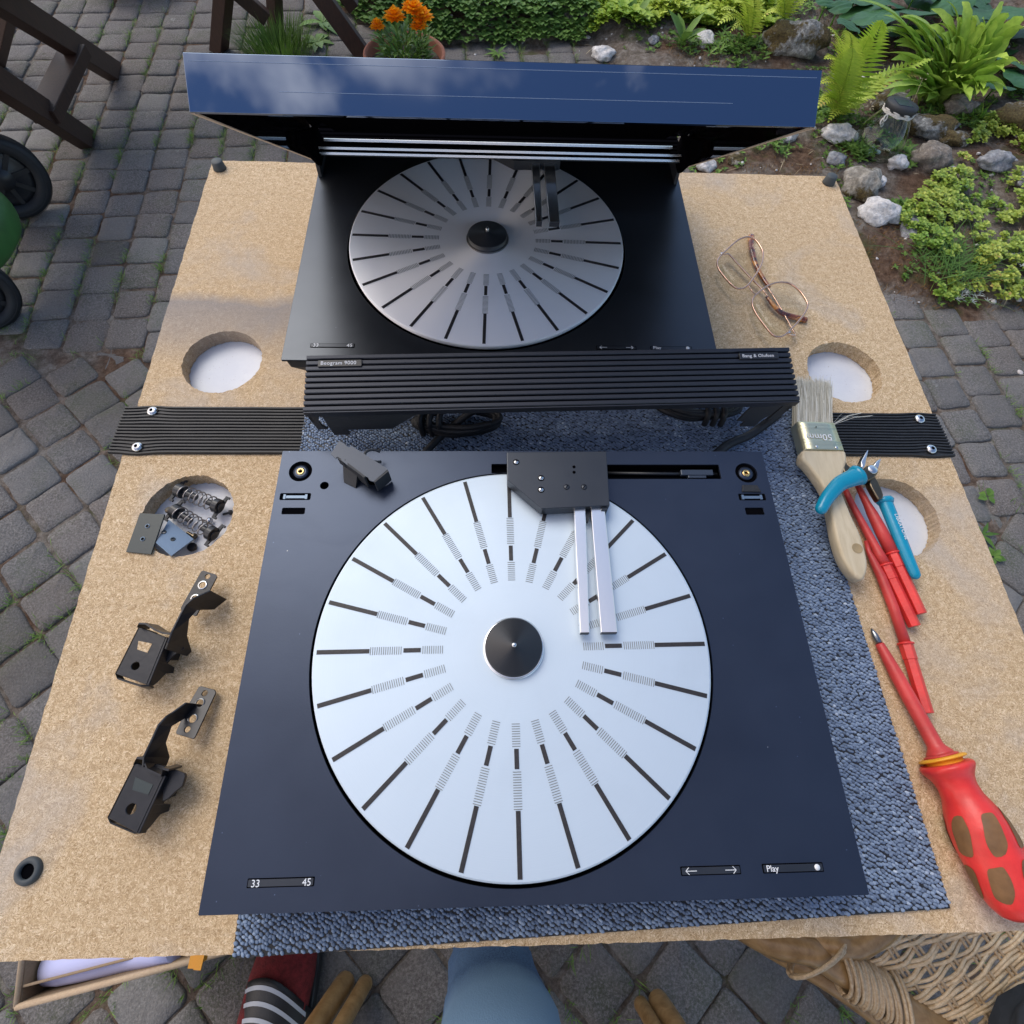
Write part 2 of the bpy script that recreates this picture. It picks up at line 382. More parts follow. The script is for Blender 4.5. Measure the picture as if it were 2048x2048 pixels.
def M_smoke():
    m = Mat('smoked_acrylic', (.012, .013, .016), .03); m.b.inputs['IOR'].default_value = 1.49
    tr = m.n('ShaderNodeBsdfTransparent'); tr.inputs[0].default_value = (.10, .10, .115, 1)
    gl = m.n('ShaderNodeBsdfGlossy'); gl.inputs['Roughness'].default_value = .03; gl.inputs[0].default_value = (.9, .95, 1, 1)
    lw = m.n('ShaderNodeLayerWeight'); lw.inputs[0].default_value = .5; fr = m.n('ShaderNodeMath', operation='MULTIPLY_ADD'); m.l(m.math('POWER', lw.outputs['Facing'], 4.), fr.inputs[0]); fr.inputs[1].default_value = .7; fr.inputs[2].default_value = .05
    ms = m.n('ShaderNodeMixShader'); m.l(fr.outputs[0], ms.inputs[0]); m.l(tr.outputs[0], ms.inputs[1]); m.l(gl.outputs[0], ms.inputs[2])
    m.l(ms.outputs[0], m.t.nodes['Material Output'].inputs[0]); return m.m
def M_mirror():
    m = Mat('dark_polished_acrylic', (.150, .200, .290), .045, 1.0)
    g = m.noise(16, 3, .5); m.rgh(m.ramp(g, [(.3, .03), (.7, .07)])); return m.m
def M_tort():
    m = Mat('tortoiseshell', rough=.12); f = m.noise(90, 3, .6, None, .8)
    m.col(m.ramp(f, [(.38, (.05, .008, .003)), (.5, (.22, .045, .01)), (.62, (.62, .26, .05))])); m.b.inputs['Coat Weight'].default_value = .6; return m.m

board_m = M_board()
plate_m = M_anod('dark_anodised_aluminium', (.038, .050, .078), .35, .10)
plate2_m = M_anod('black_satin_aluminium', (.050, .056, .066), .36, .02)
plate3_m = M_anod('satin_dark_aluminium', (.060, .067, .078), .33, .015, .8)
rib_m = M_anod('black_ribbed_aluminium', (.040, .044, .055), .42, .03)
platter_m = M_platter('matt_turned_aluminium', .60, (.56, .65, .73), .7)
platter2_m = M_platter('brushed_turned_aluminium', .58, (.93, .95, .97), .55, .9)
alu_m = simple('bright_aluminium', (.82, .83, .84), .28, 1, 400, .00003)
alu2_m = simple('satin_arm_aluminium', (.85, .86, .88), .35, .6)
white_alu = simple('rib_glint_metal', (.97, .95, .92), .22, .75)
blackp = simple('black_plastic', (.016, .018, .022), .38, 0, 500, .00008)
blackm = simple('matt_black_plastic', (.022, .025, .03), .6, 0, 700, .0001)
blackm2 = simple('dark_steel_black', (.022, .023, .027), .36, .3, 300, .0001, .2)
greyp = simple('grey_black_plate', (.022, .035, .036), .42, 0, 600, .0001)
greyp2 = simple('light_grey_plate', (.13, .19, .27), .35, .3, 500, .0001)
rubber = simple('black_rubber', (.012, .013, .015), .55, 0, 900, .0002, .3)
void_m = simple('dark_recess', (.003, .003, .004), .9, Specular_IOR_Level=0.)
inlay_m = simple('black_inlay', (.018, .016, .018), .5, 0, 600, .0003, .5)
fine_m = simple('grey_groove', (.16, .17, .165), .6)
brass = simple('brass', (.75, .52, .22), .25, 1)
steel = simple('zinc_steel', (.62, .64, .66), .22, 1, 200, .0001)
steel_d = simple('oiled_steel', (.16, .13, .09), .3, 1, 200, .0002, .3)
gold = simple('rose_gold_wire', (.62, .40, .30), .2, 1)
def M_lens():
    m = Mat('spectacle_lens', (1, 1, 1), .0); tr = m.n('ShaderNodeBsdfTransparent'); tr.inputs[0].default_value = (.95, .955, .94, 1)
    g = m.n('ShaderNodeBsdfGlossy'); g.inputs['Roughness'].default_value = .02; fr = m.n('ShaderNodeValue'); fr.outputs[0].default_value = .018
    ms = m.n('ShaderNodeMixShader'); m.l(fr.outputs[0], ms.inputs[0]); m.l(tr.outputs[0], ms.inputs[1]); m.l(g.outputs[0], ms.inputs[2]); m.l(ms.outputs[0], m.t.nodes['Material Output'].inputs[0]); return m.m
lens_m = M_lens()
padm = simple('silicone_pad', (.75, .70, .68), .3, Transmission_Weight=.5)
tort = M_tort()
red_m = simple('red_plastic', (.66, .035, .03), .38, 0, 250, .0002, .18)
redw = simple('worn_red_sleeve', (.50, .045, .04), .42, 0, 150, .0003, .3)
yel = simple('yellow_plastic', (.70, .33, .02), .4, 0, 200, .0002, .15)
brn = simple('brown_grip', (.17, .085, .03), .55, 0, 300, .0002, .35)
teal = simple('blue_vinyl', (.004, .25, .40), .22, 0, 60, .0002, .08)
bristle = simple('bristle', (.60, .57, .47), .6)
ferrule = simple('tin_ferrule', (.60, .59, .42), .36, .9, 100, .0002)
birch = M_wood('pale_birch', (.56, .46, .30), (.70, .60, .42), (30, 5, 30), .55)
def M_lam():
    m = Mat('white_laminate', (.62, .65, .70), .5); a = m.noise(420, 3, .7); b = m.noise(30, 4, .6)
    c = m.mix(m.ramp(a, [(.66, 0.), (.72, .8)]), m.mix(m.ramp(b, [(.4, 0.), (.7, 1.)]), (.60, .63, .69), (.68, .71, .75)), (.25, .20, .17)); m.col(c); return m.m
whitep = M_lam()
card = M_wood('cardboard', (.27, .19, .115), (.33, .24, .15), (300, 6, 30), .85, .0002)
cardin = M_wood('cardboard_edge', (.40, .29, .19), (.48, .37, .25), (60, 60, 60), .85, .0004)
paper = simple('white_paper', (.50, .52, .78), .6, 0, 8, .002)
orange_m = simple('orange_strap', (.55, .24, .02), .5)
wood_b = M_wood('stained_brown_wood', (.022, .010, .007), (.058, .024, .014), (30, 30, 6), .6)
cane = M_wood('cane', (.21, .115, .04), (.40, .25, .11), (12, 12, 12), .33)
cane_s = M_wood('cane_strand', (.50, .35, .19), (.78, .61, .39), (40, 40, 40), .5)
cane_s2 = M_wood('wrapped_cane', (.36, .24, .13), (.58, .45, .29), (60, 60, 60), .5)
green_m = simple('green_plastic', (.035, .13, .028), .5, 0, 90, .0004, .2)
tyre_m = simple('tyre', (.012, .014, .018), .62, 0, 90, .0008, .2)
terra = simple('terracotta', (.34, .13, .075), .85, 0, 60, .001, .25)
tubm = simple('grey_blue_plastic', (.05, .065, .085), .6, 0, 50, .0005, .2)
jarglass = M_glass('jar_glass', (.86, .92, .88), .03, 1.3)
rope = simple('white_rope', (.58, .57, .54), .9, 0, 900, .001, .2)
solar = simple('solar_cell', (.02, .03, .06), .2, .2)
petal = M_leaf('orange_petal', (1.0, .34, .002), (1.0, .56, .02), .6, .4)
sock = simple('red_sock', (.13, .012, .014), .95, 0, 600, .001, .4)
slip = simple('black_rubber_slide', (.014, .016, .02), .5, 0, 300, .0003)
stripe = simple('grey_white_stripe', (.42, .46, .52), .4)
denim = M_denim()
skin = simple('skin', (.45, .27, .2), .5)
jumper = simple('dark_jumper', (.03, .035, .05), .95, 0, 200, .001, .2)
darkcloth = simple('dark_cloth', (.02, .024, .03), .9, 0, 100, .001, .2)
paver_m = M_paver(); soil_m = M_soil(); carpet_m = M_carpet()
smoke = M_smoke(); mirror = M_mirror()
txt_m = simple('white_print', (.72, .74, .76), .6)
TZ = 0.70      # work board top

# ================================================================== SETTING: ground, soil bed, pavers
g = MB(); n = 60
for (x0, y0, x1, y1) in [(-14, -9, 14, 16)]:
    g.add([(x0, y0, -.0065), (x1, y0, -.0065), (x1, y1, -.0065), (x0, y1, -.0065)], [(0, 1, 2, 3)])
tag(obj('ground', g, soil_m), kind='structure')

BEDP = [(-1.0, 6.5), (-.85, 2.95), (-.72, 2.62), (-.55, 2.5), (-.31, 2.42), (.05, 2.46), (.27, 2.5), (.33, 2.3), (.45, 2.0), (.57, 1.72), (.8, 1.38), (1.02, 1.19), (1.25, 1.165), (1.5, 1.17), (4.4, 1.32), (6, 1.4), (6, 6.5)]
_A = np.array(BEDP); _B = np.roll(_A, -1, 0); _AB = _B - _A; _L2 = (_AB ** 2).sum(1)
def bed_edge(x, y):
    """signed distance: >0 inside the planted bed"""
    p = np.array((x, y)); t = np.clip(((p - _A) * _AB).sum(1) / _L2, 0, 1); d = np.sqrt(((p - _A - _AB * t[:, None]) ** 2).sum(1)).min()
    c = (_A[:, 1] > y) != (_B[:, 1] > y); xi = _AB[:, 0] * (y - _A[:, 1]) / np.where(_AB[:, 1] == 0, 1e-9, _AB[:, 1]) + _A[:, 0]
    return d + .012 * sin(x * 31) if ((x < xi) & c).sum() % 2 else -d
def bed_h(x, y):
    d = bed_edge(x, y)
    if d <= 0: return -.02
    h = -.014 + min(d * .35, .05) + .02 * noise.noise(Vector((x * 6, y * 6, 1))) + .012 * noise.noise(Vector((x * 19, y * 19, 4)))
    h += max(0, (x - 1.5)) * .09 + max(0, (y - 2.6)) * .10
    return h
b = MB(); nx, ny = 150, 130; X0, X1, Y0, Y1 = -1.6, 5.0, 1.1, 6.0
vs = []
for j in range(ny + 1):
    for i in range(nx + 1):
        x = X0 + (X1 - X0) * i / nx; y = Y0 + (Y1 - Y0) * j / ny; vs.append((x, y, bed_h(x, y)))
fs = [(j * (nx + 1) + i, j * (nx + 1) + i + 1, (j + 1) * (nx + 1) + i + 1, (j + 1) * (nx + 1) + i) for j in range(ny) for i in range(nx)]
b.add(vs, fs, True); tag(obj('soil_bed', b, soil_m), kind='structure')

# concrete setts: three fields, each with its own laying direction
def boundary(x): return .90 - .155 * (x + 1.2)
cells = []
P_ = .1055
def field(ang, ox, oy, cond, stag):
    R = Matrix.Rotation(ang, 2)
    for i in range(-60, 60):
        for j in range(-60, 60):
            u = (i + .5) * P_; v = (j + .5) * P_ + (stag(i) if stag else 0)
            p = R @ Vector((u, v)); x, y = p.x + ox, p.y + oy
            if cond(x, y): cells.append((x, y, ang, i, j))
st_rng = random.Random(3); stg = {i: st_rng.choice((0, .45, .5, .1, .6)) * P_ for i in range(-60, 60)}
vis = lambda x, y: -3.2 < x < 3.2 and -.95 < y < 3.5 and bed_edge(x, y) < .0
field(math.radians(6.8), -1.277, 1.56, lambda x, y: vis(x, y) and y > boundary(x) - .02, lambda i: stg[i])
field(math.radians(47), -1.211, .796, lambda x, y: vis(x, y) and y <= boundary(x) + .06, None)
def seen(x, y):
    q = R3.transposed() @ (Vector((x, y, 0)) - CAMP); dd = -q.z
    px, py = 1024 + FPX * q.x / dd, 1024 - FPX * q.y / dd
    if not (-90 < px < 2140 and -90 < py < 2140) or dd <= 0: return 0
    px *= 1932 / 2048; py *= 1932 / 2048
    if 330 < py < 1700 and 420 - (py - 305) * .26 < px < 1560 + (py - 335) * .36: return 0
    return FPX / dd
protos = []
for k in range(10):
    rr = random.Random(k); h = .0512; m = MB(); out = []
    corners = [(-h, -h), (h, -h), (h, h), (-h, h)]
    corners = [(x + rr.uniform(-.0032, .0032), y + rr.uniform(-.0032, .0032)) for x, y in corners]
    for c in range(4):
        a = Vector(corners[c]); nx_ = (Vector(corners[(c + 1) % 4]) - a).normalized(); pv = (Vector(corners[c - 1]) - a).normalized()
        ch = rr.uniform(.007, .016); out += [a + pv * ch, a + (nx_ + pv) * ch * .3, a + nx_ * ch]
        e = Vector(corners[(c + 1) % 4])
        for t in (.33, .66):
            q = a.lerp(e, t); out.append(q + Vector((-nx_.y, nx_.x)) * rr.uniform(-.0020, .0026))
    n_ = len(out)
    def ring(s, z, jz=0): return [(p.x * s, p.y * s, z + rr.uniform(-jz, jz)) for p in out]
    m.rings([ring(1.0, -.03), ring(1.0, -.006), ring(.975, -.0015, .0006), ring(.93, .0008, .0006), ring(.5, .0014, .0012)], False, False, True)
    o0 = len(m.v); m.v.append(Vector((0, 0, .002))); m.a.append(0)
    for i in range(n_): m.f.append((o0 - n_ + i, o0 - n_ + (i + 1) % n_, o0)); m.sm.append(True)
    me = m.mesh('paver'); me.materials.append(paver_m); protos.append(me)
paving = thing('paving', None, None); del_k = paving; paving['kind'] = 'structure'
cells = [(seen(c[0], c[1]),) + c for c in cells]; cells.sort(key=lambda c: -c[0])
rest = MB(); pr = random.Random(5)
for idx, (sz, x, y, ang, i, j) in enumerate(cells):
    z = pr.uniform(-.003, .003) - .002 - (.007 if ang > .5 and y > boundary(x) - .06 else 0); a = ang + pr.uniform(-.02, .02) + PI / 2 * pr.randrange(4); sc_ = pr.uniform(.975, 1.012)
    x += pr.uniform(-.002, .002); y += pr.uniform(-.002, .002); tx, ty = pr.uniform(-.02, .02), pr.uniform(-.02, .02)
    if idx < 300 and sz > 0:
        o = bpy.data.objects.new('paver', protos[idx % 10]); COL.objects.link(o); o.parent = paving
        o.location = (x, y, z); o.rotation_euler = (tx, ty, a); o.scale = (sc_, sc_, 1)
    elif sz > 0 or abs(x) < 3:
        me = protos[idx % 10]; M = Matrix.Translation((x, y, z)) @ Euler((tx, ty, a)).to_matrix().to_4x4()
        rest.add([v.co for v in me.vertices], [tuple(p.vertices) for p in me.polygons], True, M)
obj('paver_field', rest, paver_m, paving, kind='stuff')

# ------------------------------------------------------------------ leaves: many small folded blades in one mesh
class Leaves:
    def __init__(s): s.P = []; s.F = []; s.A = []; s.n = 0
    def leaf(s, base, d, up, ln, wd, a=0., curl=.2, segs=3, shape='oval', fold=.15):
        d = Vector(d).normalized(); up = Vector(up); sd_ = d.cross(up)
        if sd_.length < 1e-4: sd_ = Vector((1, 0, 0))
        sd_.normalize(); up = sd_.cross(d); b = Vector(base); pts = []
        for k in range(segs + 1):
            t = k / segs
            wv = {'oval': sin(PI * min(max(t * .92 + .06, 0), 1)), 'strap': min(1, 6 * t + .25) * (1 - t ** 3) + .02, 'lance': (1 - t) * min(1, 5 * t + .2) + .01, 'round': math.sqrt(max(0, 1 - (2 * t - 1) ** 2)) + .03}[shape] * wd / 2
            c = b + d * (ln * t) * (1 - .12 * curl * t) - up * (curl * ln * t * t * .6)
            pts += [c - sd_ * wv + up * wv * fold * 2, c, c + sd_ * wv + up * wv * fold * 2]
        o = s.n
        s.P += pts; s.A += [a] * len(pts); s.n += len(pts)
        for k in range(segs):
            q = o + 3 * k; s.F += [(q, q + 1, q + 4, q + 3), (q + 1, q + 2, q + 5, q + 4)]
    def stem(s, p, q, r, a=0.):
        p, q = Vector(p), Vector(q); d = (q - p).normalized(); u = d.orthogonal().normalized(); v = d.cross(u); o = s.n
        for c, rr in ((p, r), (q, r * .7)):
            for k in range(3): s.P.append(c + (u * cos(k * 2.094) + v * sin(k * 2.094)) * rr); s.A.append(a)
        s.n += 6
        for k in range(3): s.F.append((o + k, o + (k + 1) % 3, o + 3 + (k + 1) % 3, o + 3 + k))
    def mb(s):
        m = MB(); m.v = s.P; m.f = s.F; m.sm = [True] * len(s.F); m.a = s.A; return m
def gz(x, y): return max(bed_h(x, y), 0.0)

# ================================================================== WORK BOARD on its white table
BL, BR_, FL, FR = (-.4005, .6205), (.4208, .6475), (-.3545, -.2040), (.4575, -.1735)
def lx(t): return (BL[0] + (FL[0] - BL[0]) * t, BL[1] + (FL[1] - BL[1]) * t)
def rx(t): return (BR_[0] + (FR[0] - BR_[0]) * t, BR_[1] + (FR[1] - BR_[1]) * t)
board = thing('work_board', 'hinged tan particle board worktop with four round holes and black ribbed rubber hinge', 'worktop', (0.02, .2, TZ))
def rough_edge(a, b, n, amp, seed):
    out = []; rr = random.Random(seed); nn = Vector((b[1] - a[1], -(b[0] - a[0]))).normalized()
    for i in range(n):
        t = i / n; j = rr.uniform(-amp, amp) if i else 0
        out.append((a[0] + (b[0] - a[0]) * t + nn.x * j, a[1] + (b[1] - a[1]) * t + nn.y * j))
    return out
t_s = .4995
def hole(cx, cy, seed):
    rr = random.Random(seed)
    return [(cx + (.0405 + rr.uniform(-.0007, .0007)) * cos(2 * PI * k / 110), cy + (.0405 + rr.uniform(-.0007, .0007)) * sin(2 * PI * k / 110)) for k in range(110)]
back = rough_edge(lx(t_s - .0012), rx(t_s - .0012), 4, 0, 1) + rough_edge(rx(t_s - .0012), rx(0), 60, .0005, 2) + rough_edge(rx(0), lx(0), 90, .0006, 3) + rough_edge(lx(0), lx(t_s - .0012), 60, .0005, 4)
m = MB().prism(back, TZ - .016, TZ, [hole(-.310, .298, 1), hole(.356, .317, 2)]); obj('board_panel', m, board_m, board, label='rear half of the board with a grey smudge beside its left hole')
front = rough_edge(lx(1), rx(1), 160, .00035, 5) + rough_edge(rx(1), rx(t_s + .0012), 60, .0005, 6) + rough_edge(rx(t_s + .0012), lx(t_s + .0012), 4, 0, 7) + rough_edge(lx(t_s + .0012), lx(1), 60, .0005, 8)
m = MB().prism(front, TZ - .016, TZ, [hole(-.2985, .122, 3), hole(.366, .145, 4)]); obj('board_panel', m, board_m, board, label='front half of the board, nearest the camera')
# ribbed rubber hinge strips, one each side
def strip(x0, x1, y0l, y0r, y1l, y1r, nr, name_label, wavy, dx0=0, dx1=0):
    m = MB(); rs = []; prof = []
    for k in range(nr):
        a = k / nr; prof += [(a, .0012), (a + .22 / nr, .0032), (a + .68 / nr, .0032), (a + .86 / nr, .0012)]
    prof.append((1, .0012)); N = 26
    for i in range(N + 1):
        t = i / N; row = []
        for (a, z) in prof:
            x = x0 + (x1 - x0) * t + (dx0 * (1 - t) + dx1 * t) * a; ya = y0l + (y0r - y0l) * t; yb = y1l + (y1r - y1l) * t
            y = ya + (yb - ya) * a
            w = 0
            for (wx, wy) in wavy:
                d2 = ((x - wx) / .013) ** 2 + ((y - wy) / .012) ** 2; w += math.exp(-d2)
            row.append((x, y + .002 * w * (1 if y > .215 else -1), TZ + z - .0008 * w + .0004 * noise.noise(Vector((x * 40, y * 40, 0)))))
        rs.append(row)
    m.rings(rs, False, False, False, closed=False)
    e = MB(); e.box(((x0 + x1) / 2 + (dx0 + dx1) / 4, (y0l + y0r + y1l + y1r) / 4, TZ + .0008), (abs(x1 - x0) - .008, abs((y0l + y0r) / 2 - (y1l + y1r) / 2) - .004, .0014), rot=0.035)
    m._j(e, None)
    return obj('rubber_hinge_strip', m, rubber, board, label=name_label)
def cap_screw(parent, x, y, z):
    s = MB().lathe([(.0, 0), (.0052, 0), (.0052, .0005), (.0046, .0016), (.003, .0024), (.0018, .0026)], 24, Matrix.Translation((x, y, z)), cap=False)
    o = obj('screw', s, steel, parent)
    k = MB(); star = []
    for i in range(12): r = .0019 if i % 2 == 0 else .0011; star.append((x + r * cos(i * PI / 6), y + r * sin(i * PI / 6)))
    k.prism(star, z + .0016, z + .0027); obj('star_socket', k, void_m, o)
st1 = strip(-.3885, -.208, .2355, .243, .1815, .1885, 15, 'left ribbed strip held by two screws', [(-.3604, .231), (-.3626, .1895)], 0, 0)
cap_screw(st1, -.3604, .2305, TZ + .0028); cap_screw(st1, -.3626, .1893, TZ + .0028)
st2 = strip(.30, .4385, .2595, .2643, .2085, .2125, 15, 'right ribbed strip held by two screws', [(.4192, .2565), (.4204, .2201)], 0, .005)
cap_screw(st2, .4192, .2562, TZ + .0028); cap_screw(st2, .4204, .2198, TZ + .0028)
for (x, y) in ((-.3872, .6048), (.4094, .6335)):
    m = MB().lathe([(0, 0), (.0082, 0), (.0078, .002), (.0068, .0095), (.006, .0102), (0, .0102)], 28, Matrix.Translation((x, y, TZ)), cap=False); obj('rubber_stop', m, simple('stop_rubber', (.045, .055, .06), .6) if x < 0 else bpy.data.materials['stop_rubber'], board)
gx, gy = D(56, 1643, TZ).xy
m = MB().lathe([(.0048, .0006), (.0048, .0028), (.0062, .0036), (.0082, .003), (.0090, .0008), (.0088, 0), (.0048, .0006)], 32, Matrix.Translation((gx, gy, TZ)), cap=False)
m2 = MB().lathe([(0, .0010), (.0048, .0010)], 24, Matrix.Translation((gx, gy, TZ)), cap=False)
gro = obj('rubber_grommet', m, bpy.data.materials['stop_rubber'], board); obj('bolt_hole', m2, void_m, gro)

wt = thing('white_table', 'white laminate table seen only through the round holes of the board', 'table', (.03, .2, 0))
ins = [lx(0.03), rx(0.03), rx(.97), lx(.97)]; cxm = .03
tp = [(p[0] + (.014 if p[0] < 0 else -.014), p[1]) for p in ins]
obj('tabletop', MB().prism(tp, TZ - .036, TZ - .0165), whitep, wt)
for (x, y) in ((-.33, .56), (.36, .58), (-.29, -.12), (.40, -.10)): obj('leg', MB().box((x, y, (TZ - .036) / 2), (.035, .035, TZ - .036)), whitep, wt, bevel=.003)

# ================================================================== CARPET TILE
CR = .0700; cp0 = Vector((-.1815, -.199, TZ))
carp = thing('carpet_tile', 'square blue-grey loop pile carpet tile lying under the front turntable', 'carpet tile', cp0, CR)
m = MB().box((.25, .25, .0013), (.5, .5, .0022)); obj('backing', m, rubber, carp, world=False)
def carpet_loops():
    sx_, sy_ = .00225, .0031; V = []; F = []; A = []; rr = np.random.default_rng(4)
    nxp, nyp = int(.5 / sx_), int(.5 / sy_)
    ii, jj = np.meshgrid(np.arange(nxp), np.arange(nyp)); ii = ii.ravel(); jj = jj.ravel(); N = len(ii)
    x = (ii + .5) * sx_ + rr.normal(0, .00035, N); y = (jj + .5) * sy_ + (ii % 2) * sy_ * .5 + rr.normal(0, .0005, N)
    x = np.clip(x, .0008, .4992); y = np.clip(y, .001, .4995)
    h = .0021 + rr.normal(0, .0002, N); ang = -.62 + rr.normal(0, .28, N)
    lx_ = .00185 * rr.uniform(.85, 1.15, N); wx_ = .00125 * rr.uniform(.85, 1.15, N)
    # 3 rings of 6 + top
    th = np.arange(6) * PI / 3; prof = [(1.0, .0), (1.0, .45), (.72, .82)]
    base = []
    for r, z in prof:
        for t in th: base.append((r * cos(t), r * sin(t), z))
    base.append((0, 0, 1.0)); base = np.array(base); nb = len(base)
    ca, sa = np.cos(ang), np.sin(ang)
    bx = base[None, :, 0] * lx_[:, None]; by = base[None, :, 1] * wx_[:, None]
    lean = base[None, :, 2] * .0008
    X = x[:, None] + bx * ca[:, None] - by * sa[:, None] + lean; Y = y[:, None] + bx * sa[:, None] + by * ca[:, None]
    Z = .0015 + base[None, :, 2] * h[:, None]
    co = np.stack([X, Y, Z], -1).reshape(-1, 3)
    fs = []
    for k in range(2):
        for j in range(6): fs.append((k * 6 + j, k * 6 + (j + 1) % 6, (k + 1) * 6 + (j + 1) % 6, (k + 1) * 6 + j))
    tri = [(12 + j, 12 + (j + 1) % 6, 18) for j in range(6)]
    q = (np.array(fs)[None] + (np.arange(N) * nb)[:, None, None]).reshape(-1, 4); t3 = (np.array(tri)[None] + (np.arange(N) * nb)[:, None, None]).reshape(-1, 3)
    me = bpy.data.meshes.new('loop_pile'); nv, nq, n3 = len(co), len(q), len(t3)
    me.vertices.add(nv); me.vertices.foreach_set('co', co.ravel()); me.loops.add(nq * 4 + n3 * 3)
    me.loops.foreach_set('vertex_index', np.concatenate([q.ravel(), t3.ravel()])); me.polygons.add(nq + n3)
    me.polygons.foreach_set('loop_start', np.concatenate([np.arange(nq) * 4, nq * 4 + np.arange(n3) * 3]))
    me.polygons.foreach_set('loop_total', np.concatenate([np.full(nq, 4), np.full(n3, 3)])); me.polygons.foreach_set('use_smooth', np.ones(nq + n3, bool))
    me.update(calc_edges=True)
    # yarn shades run in soft streaks
    s1 = np.array([noise.noise(Vector((a * 60, b * 60, 0))) for a, b in zip(x, y)]); v = np.clip(.42 + .22 * s1 + rr.normal(0, .19, N), 0, 1)
    at = me.attributes.new('v', 'FLOAT', 'POINT'); at.data.foreach_set('value', np.repeat(v, nb)); me.materials.append(carpet_m); return me
obj('loop_pile', None, None, carp, mesh=carpet_loops(), kind='stuff')

# ================================================================== TURNTABLES
PZ = .758   # top of the front platter
def text_mesh(txt, size, depth=.00012, spacing=1.0):
    cu = bpy.data.curves.new('lettering', 'FONT'); cu.body = txt; cu.size = size; cu.extrude = depth; cu.align_x = 'LEFT'; cu.resolution_u = 3; cu.space_character = spacing
    o = bpy.data.objects.new('tmp_text', cu); COL.objects.link(o); dg = bpy.context.evaluated_depsgraph_get(); me = bpy.data.meshes.new_from_object(o.evaluated_get(dg))
    bpy.data.objects.remove(o); me.name = 'lettering'; return me
def lettering(txt, size, x, y, z, parent, rz=0, mat=None, rot=None, spacing=1.0, name='lettering'):
    me = text_mesh(txt, size, spacing=spacing); me.materials.clear(); me.materials.append(mat or txt_m)
    o = bpy.data.objects.new(name, me); COL.objects.link(o); o.parent = parent; o.location = (x, y, z); o.rotation_euler = rot or (0, 0, rz); return o
_pl = {}
def platter(parent, c, rz, mat, z):
    """c local centre; built in the turntable's frame"""
    p = obj('platter', MB().lathe([(.1428, -.0062), (.1444, -.0052), (.1449, -.0012), (.1446, -.0004), (.1436, 0), (.05, 0), (.0225, 0), (.0, 0)], 160, cap=False, smooth=True), mat, parent, world=False, loc=(c[0], c[1], z), rz=rz)
    for pol in p.data.polygons: pol.use_smooth = abs(pol.normal.z) < .9
    if 'a' not in _pl:
        a = MB().box((.1234, 0, .00012), (.0376, .0031, .0004)); b_ = MB().box((.0738, 0, .00012), (.0125, .0031, .0004)); fl = MB()
        for k in range(15): fl.box((.0818 + k * .00157, 0, .00008), (.00042, .0056, .0003))
        for k in range(10): fl.box((.0518 + k * .00158, 0, .00008), (.00042, .0056, .0003))
        rs = MB()
        _pl['a'] = a.mesh('long_slot'); _pl['b'] = b_.mesh('short_slot'); _pl['f'] = fl.mesh('fine_grooves')
        _pl['a'].materials.append(inlay_m); _pl['b'].materials.append(inlay_m); _pl['f'].materials.append(fine_m)
    for k in range(24):
        an = PI / 2 + k * PI / 12
        for nm, key in (('long_slot', 'a'), ('short_slot', 'b'), ('fine_grooves', 'f')):
            o = bpy.data.objects.new(nm, _pl[key]); COL.objects.link(o); o.parent = p; o.rotation_euler = (0, 0, an)
            if nm == 'fine_grooves': o['kind'] = 'stuff'
    hub = obj('hub', MB().lathe([(.0222, .0002), (.0222, .0009), (.0208, .0009), (.0208, .0055), (.0200, .0064), (.0040, .0076), (.0026, .0098), (.0, .0098)], 64, cap=False), blackp, p, world=False)
    obj('hub_ring', MB().lathe([(.0208, .0002), (.0224, .0002), (.0224, .0011), (.0212, .0014), (.0208, .0014)], 64, cap=False), alu_m if mat is platter_m else simple('dull_ring', (.2, .2, .2), .4, 1), p, world=False)
    obj('spindle', MB().lathe([(.0018, .009), (.0018, .0128), (.0012, .0135), (0, .0136)], 20, cap=False), steel, p, world=False)
    return p
def button(parent, x0, x1, y0, y1, z, kind):
    fr = MB().prism(rrect(x0, y0, x1, y1, .0004, 2), z, z + .0003, [rrect(x0 + .0007, y0 + .0007, x1 - .0007, y1 - .0007, .0003, 2)])
    o = obj('button', MB().prism(rrect(x0 + .0006, y0 + .0006, x1 - .0006, y1 - .0006, .0004, 2), z - .001, z + .0006), plate2_m, parent, world=False)
    obj('button_gap', fr, void_m, o, world=False)
    h = y1 - y0; cy = (y0 + y1) / 2; zt = z + .0008
    if kind == '3345':
        lettering('33', .0056, x0 + .0025, cy - .0020, zt, o); lettering('45', .0056, x1 - .0072, cy - .0020, zt, o)
    elif kind == 'play':
        lettering('Play', .0050, x0 + .0022, cy - .0016, zt, o)
        d = MB().lathe([(0, .0001), (.00175, .0001), (.00175, -.0002)], 20, Matrix.Translation((x1 - .0042, cy, zt)), cap=False); obj('start_dot', d, txt_m, o, world=False)
    else:
        a = MB()
        for s_, xx in ((-1, x0 + .0032), (1, x1 - .0032)):
            a.box((xx - s_ * .0036, cy, zt), (.0068, .00035, .0002))
            for q in (-1, 1): a.box((xx - s_ * .0009, cy + q * .00095, zt), (.0028, .00035, .0002), rot=-q * s_ * .75)
        obj('arrows', a, txt_m, o, world=False)
def slot(parent, x0, y0, x1, y1, z, inner=True):
    o = obj('recess', MB().prism(rrect(x0, y0, x1, y1, .0012, 3), z - .0004, z + .0003), void_m, parent, world=False)
    if inner:
        xm0, xm1, ym = x0 + .0035, x1 - .0035, (y0 + y1) / 2
        k = MB().box(((xm0 + xm1) / 2, ym, z + .0006), (xm1 - xm0, .0024, .0010)); 
        for xx in (xm0, xm1): k.box((xx, ym, z + .0008), (.0018, .0042, .0016))
        obj('latch', k, greyp2, o, world=False)
